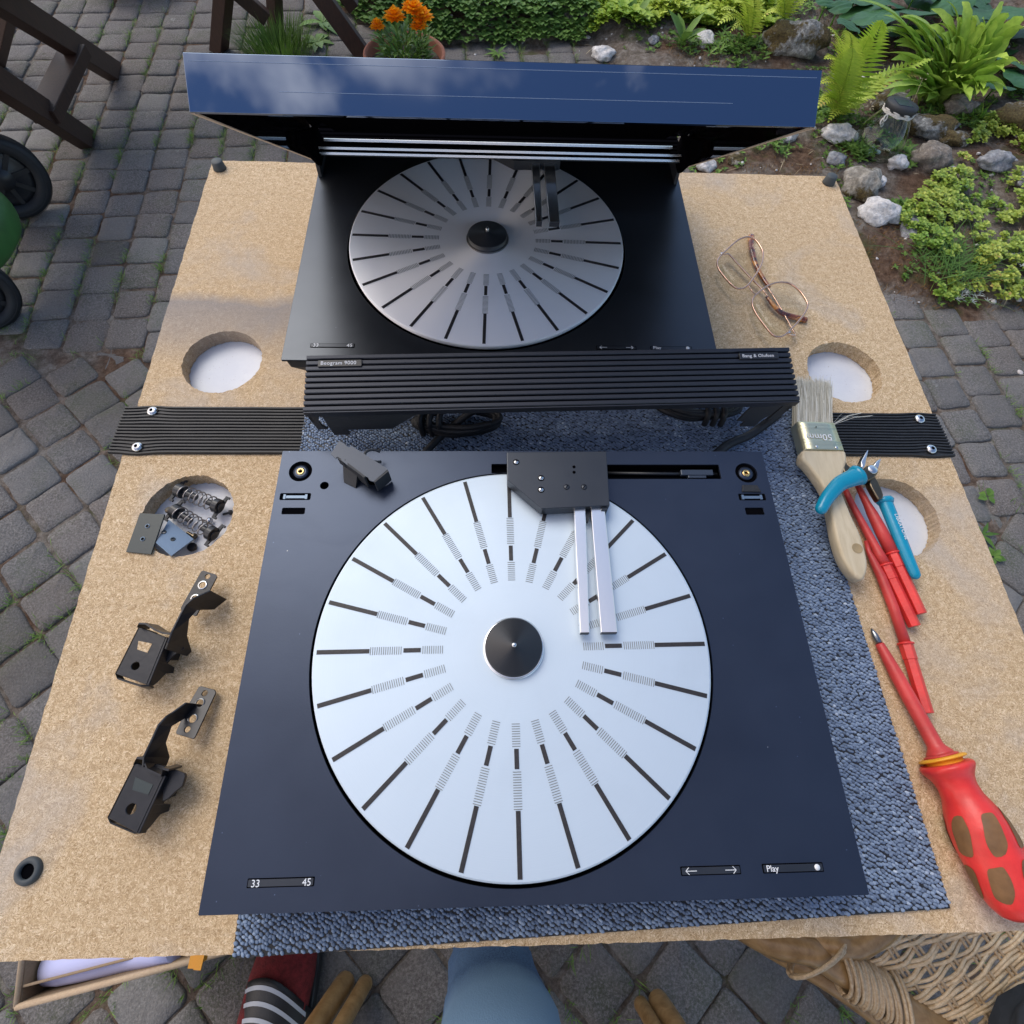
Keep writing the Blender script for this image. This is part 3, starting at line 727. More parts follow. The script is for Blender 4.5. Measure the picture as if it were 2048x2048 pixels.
def bush(parent, x, y, z, loc_r=.0098, gap=0.):
    r = loc_r
    o = obj('bushing_well', MB().lathe([(r, .0004), (r + .0005, .0004), (r + .0005, 0)], 40, Matrix.Translation((x, y, z)), cap=False), plate2_m, parent, world=False)
    obj('well_floor', MB().lathe([(0, .0002), (r, .0002)], 40, Matrix.Translation((x, y, z)), cap=False), void_m, o, world=False)
    obj('bushing', MB().lathe([(.0062, .0003), (.0062, .0016), (.0035, .0019), (.0033, .0018)], 32, Matrix.Translation((x, y, z)), cap=False), plate_m, o, world=False)
    obj('brass_insert', MB().lathe([(.0013, .0012), (.0015, .0024), (.0026, .0026), (.0034, .0021), (.0034, .0012)], 24, Matrix.Translation((x, y, z)), cap=False), brass, o, world=False)
    obj('insert_hole', MB().lathe([(0, .0015), (.0015, .0015)], 16, Matrix.Translation((x, y, z)), cap=False), void_m, o, world=False)
def slotted_screw(parent, x, y, z, r, mat, a=.8, h=.0008):
    o = obj('screw', MB().lathe([(0, h), (r * .85, h), (r, h * .6), (r, 0)], 20, Matrix.Translation((x, y, z)), cap=False), mat, parent, world=False)
    obj('screw_slot', MB().box((x, y, z + h + .00005), (r * 1.7, .0005, .0003), rot=a), void_m, o, world=False)
def deck_base(t, x0, x1, y0, y1, zt, zb):
    # thin top plate with the platter well cut out, body set back and tapering to the feet
    pass
def arm(parent, x0, x1, xe0, xe1, y0, y1, z0, z1, mat, curved=0, end=blackp):
    m = MB(); N = 10; rs = []
    for i in range(N + 1):
        t = i / N; xa = x0 + (xe0 - x0) * t; xb = x1 + (xe1 - x1) * t; y = y1 + (y0 - y1) * t
        zz = z1 + curved * (1 - (1 - t) ** 2) * 0; 
        rs.append([(xa, y, z0), (xa, y, zz - .0003), (xa + .0004, y, zz), (xb - .0004, y, zz), (xb, y, zz - .0003), (xb, y, z0)])
    m.rings(rs, True, True, False); o = obj('tonearm', m, mat, parent, world=False)
    obj('arm_tip', MB().box(((xe0 + xe1) / 2, y0 - .0004, (z0 + z1) / 2), (abs(xe1 - xe0) - .0004, .0008, (z1 - z0) * .86)), end, o, world=False)
    return o

# --- front turntable: no cover, arm carriage bare
PR = .0406237; pz = PZ - .004
ft = thing('turntable', 'open dark turntable without its lid, bright white-looking platter, lying on the carpet tile', 'turntable', (0, 0, 0), PR, 'two radial-patterned turntables')
FX0, FX1, FY0, FY1 = -.1942, .2232, -.1565, .1692
rail = rrect(.0805, .1418, .1822, .1560, .0008, 2); gap_ = rrect(-.0158, .1475, -.001, .1566, .0006, 2)
sl = [rrect(-.1899, .1226, -.1647, .1290, .0012, 3), rrect(-.1862, .1098, -.1676, .1157, .001, 3), rrect(.1938, .1213, .2172, .1277, .0012, 3), rrect(.1970, .1080, .2128, .1146, .001, 3)]
well = circ(0, 0, .1478, 120)
holes = [well, rail, gap_, circ(-.1549, .136, .0036, 24), circ(-.0, .1, .001, 3)][:4] + sl
for (bx_, by_) in ((-.1764, .1495), (.2051, .1478), (-.1145, .1460)): holes.append(circ(bx_, by_, .0096, 36))
# the platter well and the small strip between would overlap the carriage gap: keep gap outside the well
holes = [h for h in holes]
m = MB().prism(rrect(FX0, FY0, FX1, FY1, .0008, 2), pz - .0022, pz, holes)
ft_plate = obj('top_plate', m, plate_m, ft, world=False, bevel=.0004, seg=1)
bd = MB(); bd.rings([[(x, y, z) for x, y in rrect(FX0 + i_, FY0 + i_, FX1 - i_, FY1 - i_, .003, 3)] for i_, z in ((.003, pz - .0024), (.003, pz - .012), (.016, .7075), (.018, .7065))], False, True, False)
obj('body', bd, blackm, ft, world=False)
wl = MB().rings([[(x, y, z) for x, y in circ(0, 0, .1477, 120)] for z in (pz - .0018, pz - .009)], False, False)
wl.prism(circ(0, 0, .1476, 120), pz - .0095, pz - .0088); obj('platter_well', wl, void_m, ft, world=False)
obj('well_lining', MB().prism(rrect(FX0 + .005, .1085 - .002, FX1 - .005, FY1 - .004, .002), pz - .0100, pz - .0096, [circ(0, 0, .1490, 120)] if False else ()), void_m, ft, world=False)
for x, y in ((-.16, -.125), (.19, -.125), (-.16, .135), (.19, .135)): obj('foot', MB().lathe([(0, 0), (.011, 0), (.011, .004), (0, .004)], 20, Matrix.Translation((x, y, .7042)), cap=False), rubber, ft, world=False)
platter(ft, (0, 0), .0496674 - PR, platter_m, PZ)
button(ft, -.1677, -.1267, -.1432, -.1382, pz, '3345'); button(ft, .1042, .1430, -.1434, -.1384, pz, 'arrows'); button(ft, .1574, .1972, -.1434, -.1382, pz, 'play')
for (bx_, by_) in ((-.1764, .1495), (.2051, .1478), (-.1145, .1460)): bush(ft, bx_, by_, pz - .0022)
for i, (a, b_, c, d) in enumerate(((-.1899, .1226, -.1647, .1290), (-.1862, .1098, -.1676, .1157), (.1938, .1213, .2172, .1277), (.1970, .1080, .2128, .1146))): slot(ft, a + .0003, b_ + .0003, c - .0003, d - .0003, pz - .0016, i in (0, 2))
m = MB().prism([(.1975, .1292), (.2140, .1288), (.2118, .1352), (.1990, .1356)], pz - .0003, pz + .0012); obj('pad', m, rubber, ft, world=False, bevel=.0004)
# rail slot contents
m = MB().box((.131, .149, pz - .0088), (.102, .0145, .0010)); m.box((.131, .1556, pz - .005), (.102, .0006, .008)); o = obj('rail_slot', m, void_m, ft, world=False)
obj('rail', MB().tube([(.08, .1508, pz - .0062), (.182, .1495, pz - .0062)], .0016, 10), blackp, o, world=False)
obj('slide_block', MB().box((.1632, .1499, pz - .0045), (.0285, .0055, .0035)).box((.163, .1462, pz - .0055), (.016, .003, .004)), simple('dark_slider', (.045, .06, .085), .35, .3), o, world=False, bevel=.0006)
obj('slot_floor', MB().box((-.0084, .152, pz - .006), (.015, .009, .001)), void_m, ft, world=False)
# carriage
cz0, cz1 = .7605, .772
poly = [(-.0030, .1575), (.0803, .1585), (.0785, .1085), (.0240, .1058), (-.0030, .1318)]
car = obj('arm_carriage', MB().prism(poly, cz0, cz1), plate2_m, ft, world=False, bevel=.0005)
skirt = MB().box((.0745, .1072, .7645), (.0050, .0032, .010)); obj('carriage_lug', skirt, plate2_m, car, world=False, bevel=.0003)
obj('carriage_neck', MB().box((.044, .142, .7575), (.07, .028, .0075)), blackm, car, world=False)
for x, y in ((.0046, .1480), (.0246, .1332), (.0241, .1226)):
    obj('screw_well', MB().lathe([(0, .0002), (.0027, .0002)], 24, Matrix.Translation((x, y, cz1)), cap=False), void_m, car, world=False); slotted_screw(car, x, y, cz1 + .0001, .0020, steel, .9)
for x, y in ((.0449, .1250), (.0591, .1250)):
    obj('screw_well', MB().lathe([(0, .0002), (.0024, .0002)], 24, Matrix.Translation((x, y, cz1)), cap=False), void_m, car, world=False); slotted_screw(car, x, y, cz1 + .0001, .0021, plate2_m, .9, .0004)
for x, y in ((.0521, .1436), (.0518, .1386)): obj('adjuster_hole', MB().lathe([(0, .0003), (.0013, .0003), (.0013, 0)], 16, Matrix.Translation((x, y, cz1)), cap=False), void_m, car, world=False)
arm(car, .0505, .0597, .0484, .0550, .0088, .112, .7625, .768, alu_m); arm(car, .0640, .0750, .0636, .0754, .0088, .112, .7625, .768, alu_m)
m = MB().box((.0620, .105, .7625), (.003, .014, .004), rot=-.25); obj('arm_bracket', m, blackp, car, world=False)

YZX = Matrix(((0, 0, 1, 0), (1, 0, 0, 0), (0, 1, 0, 0), (0, 0, 0, 1)))      # (a, b, c) -> x=c, y=a, z=b
# --- rear turntable with the lid open
RR = .041; RC = Vector((-.0365795, .4268767, 0)); 
rt = thing('turntable', 'rear turntable with raised blue-reflecting lid, its darker brushed platter in shade', 'turntable', RC, RR, 'two radial-patterned turntables')
RX0, RX1, RY0, RY1 = -.1925, .2230, -.1600, .1675; rz_ = PZ - .004 - .001
m = MB().prism(rrect(RX0, RY0, RX1, RY1, .0008, 2), rz_ - .0022, rz_, [circ(0, 0, .1478, 120)]); obj('top_plate', m, plate3_m, rt, world=False, bevel=.0004, seg=1)
bd = MB(); bd.rings([[(x, y, z) for x, y in rrect(RX0 + i_, RY0 + i_, RX1 - i_, RY1 - i_, .003, 3)] for i_, z in ((.002, rz_ - .0024), (.003, rz_ - .014), (.020, .7070), (.022, .7065))], False, True, False)
obj('body', bd, blackm, rt, world=False)
wl = MB().rings([[(x, y, z) for x, y in circ(0, 0, .1477, 120)] for z in (rz_ - .0018, rz_ - .009)], False, False)
wl.prism(circ(0, 0, .1476, 120), rz_ - .0095, rz_ - .0088); obj('platter_well', wl, void_m, rt, world=False)
for x, y in ((-.15, -.12), (.18, -.12), (-.15, .13), (.18, .13)): obj('foot', MB().lathe([(0, 0), (.011, 0), (.011, .008 if y < 0 else .009), (0, .009)], 20, Matrix.Translation((x, y, .7045 if y < 0 else .7003)), cap=False), rubber, rt, world=False)
platter(rt, (0, 0), .01722898 - RR, platter2_m, PZ - .0012)
button(rt, -.1675, -.1262, -.1450, -.1402, rz_, '3345'); button(rt, .1050, .1440, -.1450, -.1402, rz_, 'arrows'); button(rt, .1580, .1985, -.1450, -.1402, rz_, 'play')
rcar = obj('arm_carriage', MB().prism([(.002, .158), (.084, .158), (.0825, .110), (.030, .108), (.002, .130)], .7605, .771), blackm, rt, world=False, bevel=.0005)
arm(rcar, .0500, .0590, .0515, .0580, .0140, .112, .7620, .768, alu_m); arm(rcar, .0640, .0760, .0655, .0765, .0140, .112, .7620, .768, alu_m)
# ribbed rear cover standing over the arm, its end cheeks reaching the plate
cz = PZ + .024
def ribs(parent, x0, x1, y0, y1, z, nr, mat, name='rib', drop=.0042):
    pitch = (y1 - y0) / nr; base = MB().box(((x0 + x1) / 2, (y0 + y1) / 2, z - drop - .0006), (x1 - x0 - .0006, y1 - y0, .0012)); obj('cover_panel', base, mat, parent, world=False)
    me = None
    for k in range(nr):
        if me is None:
            mm = MB(); pr_ = [(.0, -drop), (.0, -.0008), (.0006, -.0001), (pitch * .62, .0), (pitch * .72, -.0008), (pitch * .72, -drop)]
            mm.rings([[(x0, a, z_) for a, z_ in pr_], [(x1, a, z_) for a, z_ in pr_]], True, True, False); me = mm.mesh(name); me.materials.append(mat)
        o = bpy.data.objects.new(name, me); COL.objects.link(o); o.parent = parent; o.location = (0, y0 + k * pitch, z)
rc = obj('rear_cover', MB().box(((RX0 + RX1) / 2 - .0, .1355, cz - .0068), (.410, .062, .0015)), blackm, rt, world=False)
ribs(rc, RX0 + .003, RX1 - .005, .1060, .1670, cz - .002, 9, void_m)
for x in (RX0 + .0035, RX1 - .0055):
    obj('end_cheek', MB().prism([(.1000, rz_ + .0003), (.1665, rz_ + .0003), (.1665, cz - .006), (.104, cz - .002)], -.0018, .0018, M=Matrix.Translation((x, 0, 0)) @ Matrix(((0, 0, 1, 0), (1, 0, 0, 0), (0, 1, 0, 0), (0, 0, 0, 1)))), blackm, rc, world=False)
obj('rear_wall', MB().box((.015, .1655, (cz + rz_) / 2 - .002), (.408, .002, cz - rz_ - .004)), blackm, rc, world=False)
def glint_strip(y, z, xa, xb):      # added bright strips, leaned back to stand for sky glints on the cover's ribs
    obj('rib_glint', MB().prism([(y, z), (y + .0012, z), (y + .0022, z + .0017), (y + .00110, z + .0019)], xa, xb, M=YZX), white_alu, rc, world=False)
glint_strip(.1015, cz - .0042, RX0 + .002, RX1 - .004); glint_strip(.1020, cz + .0012, RX0 + .002, RX1 - .004); glint_strip(.1100, cz + .0048, RX0 + .016, RX1 - .018)
obj('glint_backing', MB().box(((RX0 + RX1) / 2 - .001, .1046, cz - .0012), (.405, .0010, .0100)).box(((RX0 + RX1) / 2, .1132, cz + .003), (.38, .001, .007)), void_m, rc, world=False)
# lid
yf, zf, al, H = -.1134, PZ + .1810, .9024, .0331; LX0, LX1 = -.1925, .2246
top = (yf + H * sin(al), zf + H * cos(al)); hb = (.1000, PZ + .0150); ht = (.1200, PZ + .0395)
def slab(p, q, x0, x1, th, side=1):
    """flat sheet between the yz points p and q, from x0 to x1, thickness th to one side"""
    p, q = Vector(p), Vector(q); d = (q - p).normalized(); n_ = Vector((-d.y, d.x)) * th * side
    return MB().prism([p, q, q + n_, p + n_], x0, x1, M=YZX)
lid = obj('lid', slab(top, ht, LX0, LX1, .0028, -1), smoke, rt, world=False, label='raised smoked lid, its front face mirroring blue sky and clouds')
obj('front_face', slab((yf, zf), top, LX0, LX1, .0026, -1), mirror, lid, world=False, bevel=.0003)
obj('front_backing', slab((yf + .0022, zf + .0004), (top[0] + .0022, top[1] - .0024), LX0 + .003, LX1 - .003, .0012, -1), void_m, lid, world=False)
for x in (LX0, LX1 - .0024):
    obj('lid_side', MB().prism([(yf + .002, zf - .0012), hb, ht, (top[0] + .002, top[1] - .003)], x, x + .0024, M=YZX), smoke, lid, world=False)
    obj('polished_edge', MB().prism([(yf + .0005, zf - .0008), hb, (hb[0] + .0006, hb[1] - .0008), (yf + .0011, zf - .0018)], x - .0001, x + .0026, M=YZX), simple('board_reflection', (.5, .40, .33), .35) if x == LX0 else bpy.data.materials['board_reflection'], lid, world=False)  # tan colour paints the board's reflection onto the polished edge
for z_, wd in ((.0045, LX1 - LX0 - .006), (.0205, .30)):     # fine lines moulded in the front face
    c0 = (yf + sin(al) * (H - z_ - .0001), zf + cos(al) * (H - z_ - .0001)); nn = (-cos(al), sin(al))
    obj('face_line', slab((c0[0] + nn[0] * .0002, c0[1] + nn[1] * .0002), (c0[0] + nn[0] * .0002 + sin(al) * .00022, c0[1] + nn[1] * .0002 + cos(al) * .00022), .016 - wd / 2, .016 + wd / 2, .0003, -1), simple('etched_line', (.20, .27, .40), .4), lid, world=False)
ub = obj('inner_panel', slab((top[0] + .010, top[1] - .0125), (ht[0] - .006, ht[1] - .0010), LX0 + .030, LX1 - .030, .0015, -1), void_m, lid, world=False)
for x in (LX0 + .006, LX1 - .010):
    obj('hinge_arm', MB().prism([(hb[0] - .004, hb[1] - .004), (hb[0] + .03, hb[1] - .004), (hb[0] + .022, hb[1] + .022), (hb[0] - .040, hb[1] + .052), (hb[0] - .046, hb[1] + .042)], x, x + .004, M=YZX), void_m, lid, world=False)

# ================================================================== LOOSE RIBBED COVER in front of the rear deck
cb = [D(578, 668, .792), D(1489, 651, .792), D(1509, 757, .784), D(572, 776, .784)]
ex = (cb[1] + cb[2] - cb[0] - cb[3]).normalized(); ey = (cb[0] - cb[3] + cb[1] - cb[2]); ey = (ey - ex * ey.dot(ex)).normalized(); ez = ex.cross(ey)
cc = (cb[0] + cb[1] + cb[2] + cb[3]) / 4; CW = ((cb[1] - cb[0]).length + (cb[2] - cb[3]).length) / 2; CD = ((cb[0] - cb[3]).length + (cb[1] - cb[2]).length) / 2
MC = Matrix((ex, ey, ez)).transposed().to_4x4(); MC.translation = cc
cov = thing('ribbed_cover', 'loose black ribbed metal cover strip with small white name badges, lying before the rear turntable', 'cover', cc, rot=MC.to_euler())
WM[cov.name] = MC
x0, x1, y0, y1 = -CW / 2, CW / 2, -CD / 2, CD / 2
core = obj('panel_frame', MB().box((0, 0, -.0066), (CW - .002, CD - .002, .0014)), rib_m, cov, world=False)
ribs(cov, x0, x1, y0 + .001, y1, 0, 10, rib_m)
obj('front_lip', MB().box((0, y0 - .0002, -.0045), (CW, .0012, .0075)), rib_m, cov, world=False, bevel=.0003)
def yzplate(pts, x, th, mat, name, par=cov): return obj(name, MB().prism(pts, x - th / 2, x + th / 2, M=YZX), mat, par, world=False)
# end flanges and hanging panels under the front edge
XZY = Matrix(((1, 0, 0, 0), (0, 0, 1, 0), (0, 1, 0, 0), (0, 0, 0, 1)))
def hangp(pts, nm, dy=.001, th=.0018): return obj(nm, MB().prism(pts, y0 + dy, y0 + dy + th, M=XZY), blackm, cov, world=False)
for xx in (x0 + .0015, x1 - .0015): yzplate([(y0 + .001, -.004), (y1 - .004, -.004), (y1 - .006, -.070), (y1 - .012, -.074), (y0 + .040, -.074), (y0 + .020, -.040), (y0 + .001, -.022)], xx, .0024, blackm, 'end_bracket')
hangp([(x0, -0.0050), (x0 + .012, -0.0050), (x0 + .0065, -0.0210), (x0 + .0065, -0.0300), (x0 + .010, -0.0360), (x0 + .001, -0.0375)], 'hook')
hangp([(x0 + .012, -0.0050), (x0 + .100, -0.0050), (x0 + .088, -0.0150), (x0 + .066, -0.0390), (x0 + .026, -0.0390), (x0 + .026, -0.0495), (x0 + .012, -0.0495)], 'hanging_panel')
hangp([(x1 - .0085, -0.0050), (x1, -0.0050), (x1, -0.0330), (x1 - .0085, -0.0405)], 'hook')
hangp([(x1 - .037, -0.0050), (x1 - .009, -0.0050), (x1 - .011, -0.0270), (x1 - .0145, -0.0375), (x1 - .0145, -0.0525), (x1 - .029, -0.0525), (x1 - .029, -0.0405), (x1 - .037, -0.0405)], 'hanging_panel')
def badge(xc, yc, wd, txt, sz):
    o = obj('badge', MB().box((xc, yc, .0006), (wd, .0062, .0016)), blackp, cov, world=False, bevel=.0003); lettering(txt, sz, xc - wd / 2 + .0022, yc - .0015, .0016, o, spacing=1.06)
badge(x0 + .0285, y1 - .0105, .0365, 'Beogram 9000', .0048); badge(x1 - .0295, y1 - .0105, .0350, 'Bang & Olufsen', .0043)

# ------------------------------------------------------------------ cables
def cable(name, label, paths, r, mat=rubber, group=None, cat='cable'):
    m = MB()
    for p in paths: m.tube(smooth_path(p, 8), r, 8)
    loc = Vector(paths[0][0]); o = obj(name, m, mat, None, loc=loc); return tag(o, label, cat, group)
cz_ = .7115
def coil(cx, cy, a, b_, turns, seed, r, rot):
    rr = random.Random(seed); P = []
    for k in range(turns * 10):
        t = 2 * PI * k / 10; ja = a * (1 + rr.uniform(-.10, .10) - .05 * (k // 10)); jb = b_ * (1 + rr.uniform(-.2, .1)); x = ja * cos(t); y = jb * sin(t)
        P.append((cx + x * cos(rot) - y * sin(rot), cy + x * sin(rot) + y * cos(rot), .712 + .0035 * (k / 10) * .8 + rr.uniform(0, .003)))
    return P
cl = D(870, 803, .715)
wrap = []
for k in range(3):
    q = cl + Vector((-.036 + .009 * k, .004, 0)); wrap.append([(q.x, q.y - .014, .712), (q.x - .002, q.y - .010, .728), (q.x, q.y + .006, .730), (q.x + .002, q.y + .016, .714)])
pl = D(812, 842, .712); pk = D(900, 770, .735)
cable('coiled_cable', 'bundled black mains cable spilling from under the ribbed cover, at its middle left', [coil(cl.x - .002, cl.y + .004, .042, .014, 4, 1, .0030, .04)] + wrap, .0030, group=None)
cable('straight_cable', 'black cable running from the ribbed cover down to the front turntable beside the coil', [[tuple(pk), tuple(D(865, 795, .722)), tuple(D(830, 825, .7125)), tuple(D(800, 856, .7105))]], .0036)
c2_ = D(1320, 783, .715)
wrap = []
for k in range(3):
    q = c2_ + Vector((.004 + .008 * k, 0, 0)); wrap.append([(q.x, q.y - .010, .713), (q.x, q.y - .006, .726), (q.x, q.y + .010, .727)])
cable('coiled_cable', 'bundled black cable half hidden under the right end of the ribbed cover', [coil(c2_.x, c2_.y + .010, .040, .014, 4, 5, .0030, .03)] + wrap, .0030)
cable('thick_cable', 'thick black cable bending from the right bracket of the cover toward the front turntable', [[tuple(D(1470, 780, .725)), tuple(D(1436, 806, .714)), tuple(D(1412, 822, .7115)), tuple(D(1375, 838, .7115)), tuple(D(1350, 858, .7115))]], .0045)

# ------------------------------------------------------------------ black clip lying on the front plate
Zg = Zm(3.22, 500, 640)
cz0, cz1 = .754, .775
cl_ = thing('plastic_clip', 'small black angled plastic clip with notched top lying on the front turntable plate', 'clip', Zg(690, 960, .754))
pts = [(575, 778), (612, 800), (622, 812), (640, 820), (650, 808), (672, 822), (880, 955), (886, 962), (795, 1040), (770, 1032), (758, 1012), (742, 1006), (735, 1018), (590, 905), (583, 890), (560, 880), (552, 892), (520, 862)]
hz = lambda bx, by: .7745 - .004 * ((bx - 520) / 360)
m = MB(); P = [Zg(a, b_, hz(a, b_)) for a, b_ in pts]
tri = tessellate_polygon([[Vector((p.x, p.y, 0)) for p in P]]); n_ = len(P)
m.add(P + [p - Vector((0, 0, .0012)) for p in P], [tuple(t) for t in tri] + [tuple(i + n_ for i in reversed(t)) for t in tri] + [(i, (i + 1) % n_, (i + 1) % n_ + n_, i + n_) for i in range(n_)])
obj('clip_plate', m, simple('dusty_black', (.075, .09, .115), .42), cl_)
def hang(pts, ztop, zbot, thick, name, par):
    a, b_ = pts; a, b_ = Vector(a), Vector(b_); d = (b_ - a).normalized(); nn = Vector((-d.y, d.x, 0)) * thick
    m = MB(); vs = []
    for z in (zbot, ztop):
        for q in (a, b_, b_ + nn, a + nn): vs.append((q.x, q.y, z))
    m.add(vs, [(0, 3, 2, 1), (4, 5, 6, 7), (0, 1, 5, 4), (1, 2, 6, 5), (2, 3, 7, 6), (3, 0, 4, 7)]); return obj(name, m, blackm, par)
hang((Zg(600, 912, .7735), Zg(735, 1018, .7725)), .7733, .7565, .0016, 'clip_wall', cl_)
hang((Zg(795, 1038, .772), Zg(884, 965, .772)), .7715, .7560, -.0014, 'clip_wall', cl_)
hang((Zg(560, 885, .774), Zg(600, 915, .774)), .7735, .7640, .003, 'clip_wall', cl_)
q = [Zg(598, 935, .764), Zg(690, 998, .764), Zg(680, 1082, .7545), Zg(604, 1045, .7545)]
m = MB(); m.add(q + [p + Vector((.002, .010, .000)) for p in q], [(0, 1, 2, 3), (7, 6, 5, 4), (0, 4, 5, 1), (1, 5, 6, 2), (2, 6, 7, 3), (3, 7, 4, 0)]); obj('clip_foot', m, blackm, cl_)
ra = Zg(815, 925, .757)
obj('clip_ring', MB().tube([ra + Vector((.0075 * cos(t), .0055 * sin(t) + .002, .004 + .008 * sin(t / 2))) for t in [i * PI / 12 for i in range(4, 22)]], .0012, 8), blackm, cl_)

# ------------------------------------------------------------------ two dark plates and springs in the left front hole
Zc = Zm(4.83, 200, 880); HF = TZ - .0165
def quadplate(name, label, cat, pts, th, mat, holesz, grp=None, rim=greyp2):
    P = [Vector(Zc(a, b_, z)) for a, b_, z in pts]; c = sum(P, Vector()) / 4; ex = (P[1] - P[0]).normalized(); n_ = ex.cross(P[2] - P[0]).normalized(); ey = n_.cross(ex)
    if n_.z < 0: n_ = -n_; ey = -ey
    Mx = Matrix((ex, ey, n_)).transposed().to_4x4(); Mx.translation = c; Mi = Mx.inverted()
    t = thing(name, label, cat, c, rot=Mx.to_euler(), group=grp); WM[t.name] = Mx
    loc = [(Mi @ p) for p in P]; hs = []
    for (a, b_, z) in holesz: q = Mi @ Vector(Zc(a, b_, z)); hs.append((q.x, q.y))
    obj('plate', MB().prism([(p.x, p.y) for p in loc], -th, 0, [circ(x, y, .0016, 20) for x, y in hs]), mat, t, world=False, bevel=.0002, seg=1)
    for x, y in hs: obj('hole_rim', MB().lathe([(.0015, .0001), (.0021, .0001), (.0021, .0004), (.0015, .0004)], 20, Matrix.Translation((x, y, 0)), cap=False), rim, t, world=False)
quadplate('metal_plate', 'dark green-black plate with two small holes leaning on the rim of the front left hole', 'plate', [(385, 705, TZ + .003), (625, 717, TZ + .004), (492, 1104, TZ + .0025), (248, 1078, TZ + .0018)], .0015, greyp, [(460, 832, TZ + .003), (414, 957, TZ + .0025)])
quadplate('metal_plate', 'lighter blue-grey tilted plate with two holes lying partly in the front left hole', 'plate', [(665, 770, TZ - .006), (905, 957, TZ - .006), (688, 1120, TZ + .0035), (540, 990, TZ + .0035)], .0015, greyp2, [(617, 888, TZ - .001), (704, 957, TZ - .001)], rim=greyp)
def spring(label, a, b_, z0, z1, R, seed):
    A = Vector(Zc(*a, z0)); B = Vector(Zc(*b_, z1)); d = (B - A); Ln = d.length; d.normalize(); u = Vector((0, 0, 1)); u = (u - d * u.dot(d)).normalized(); v = d.cross(u)
    t = thing('spring_foot', label, 'spring', (A.x, A.y, A.z), group=None)
    P = []; turns = 6
    for k in range(turns * 14 + 1):
        f = k / (turns * 14); ff = .5 + .5 * math.copysign(abs(2 * f - 1) ** 1.12, 2 * f - 1) * .98; th = 2 * PI * k / 14
        P.append(A + d * (Ln * ff) + (u * sin(th) + v * cos(th)) * R)
    obj('coil_spring', MB().tube(P, .00060, 6), simple('spring_wire', (.36, .34, .33), .28, .9) if 'spring_wire' not in bpy.data.materials else bpy.data.materials['spring_wire'], t)
    def cyl(p, q, r, nm, n=24, mat=blackp):
        obj(nm, MB().tube([p, q], r, n, smooth=False), mat, t, bevel=.0004)
    cyl(A - d * .004, A + d * .016, R * .42, 'plunger'); cyl(B - d * .011, B + d * .002, R * .42, 'plunger'); cyl(A - d * .005, A + d * .0015, R * .98, 'cup'); cyl(B - d * .0005, B + d * .005, R * 1.0, 'cup'); cyl(B + d * .005, B + d * .0065, R * .6, 'cap')
    for (p, s_) in ((A - d * .006, 1), (B + d * .0045, 1)):
        m = MB(); w1 = R * 1.75; th_ = .0014
        prof = [(-w1, -.0012), (-w1, .003), (-w1 + .002, .003), (-w1 + .002, .0012), (-R * .5, .0018), (R * .5, .0018), (w1 - .002, .0012), (w1 - .002, .003), (w1, .003), (w1, -.0012), (R * .4, -.0022), (-R * .4, -.0022)]
        M_ = Matrix((v, d, u)).transposed().to_4x4(); M_.translation = p - u * (R * .25)
        m.prism(prof, -.0009, .0009, M=M_); obj('clip_bar', m, blackm, t)
HZ = HF + .0115
spring('upper of two black plungers with a coil spring lying in the front left hole', (792, 498), (1115, 628), HZ, HZ, .0068, 1)
spring('lower of two black plungers with a coil spring lying in the front left hole', (752, 700), (1060, 890), HZ, HZ, .0068, 2)
def bolt(name, label, p, d, ln, rh, rs, mat, grp=None):
    p = Vector(p); d = Vector(d).normalized(); t = thing(name, label, 'screw', p, group=grp)
    obj('head', MB().tube([p, p + d * .0012, p + d * .0028], [rh * .75, rh, rh], 18, smooth=False), mat, t)
    obj('shank', MB().tube([p + d * .0028] + [p + d * (.0028 + ln * k / 12) for k in range(1, 13)], [rs] + [rs * (1.0 if k % 2 else .78) for k in range(1, 13)], 12), mat, t)
bolt('machine_screw', 'flat-headed dark screw standing at the left edge of the front left hole', Zc(662, 662, TZ - .004), (-.1, -.4, -.8), .009, .0034, .0014, steel_d)
bolt('machine_screw', 'short pale-tipped screw lying beside the lighter plate in the hole', Zc(925, 940, HF + .003), (-.9, .45, .05), .007, .0030, .0016, steel_d)
bolt('machine_screw', 'round black screw head at the bottom of the springs in the hole', Zc(880, 1030, HF + .005), (-.1, .2, -1), .004, .0042, .0014, blackm2)
bolt('machine_screw', 'tiny black screw at the right rim of the front left hole', Zc(1280, 695, HF + .003), (-1, -.35, 0), .006, .0024, .0012, blackm2)
bolt('machine_screw', 'bright screw between the two springs in the front left hole', Zc(1075, 775, HF + .005), (-1, -.1, -.3), .006, .0030, .0016, steel)

# ------------------------------------------------------------------ two lid hinges on the left of the board
Zd = Zm(3.22, 200, 1100)
def plate3(par, name, pts, z, th, mat, holes_=(), zf=None, bev=.0004):
    P = [Zd(a, b_, zf(a, b_) if zf else z) for a, b_ in pts]; hs = []
    for (a, b_, r) in holes_:
        q = Zd(a, b_, zf(a, b_) if zf else z); hs.append([(q.x + r * cos(2 * PI * k / 20), q.y + r * sin(2 * PI * k / 20)) for k in range(20)])
    loops = [[(p.x, p.y) for p in P]] + hs
    m = MB(); m.prism(loops[0], -th, 0, loops[1:])
    # follow the tilt
    if zf:
        A_ = np.array([[p.x, p.y, 1] for p in P]); b__ = np.array([p.z for p in P]); k = np.linalg.lstsq(A_, b__, rcond=None)[0]
        for v in m.v: v.z += float(k[0] * v.x + k[1] * v.y + k[2])
    else:
        for v in m.v: v.z += z
    return obj(name, m, mat, par, bevel=bev, seg=1)
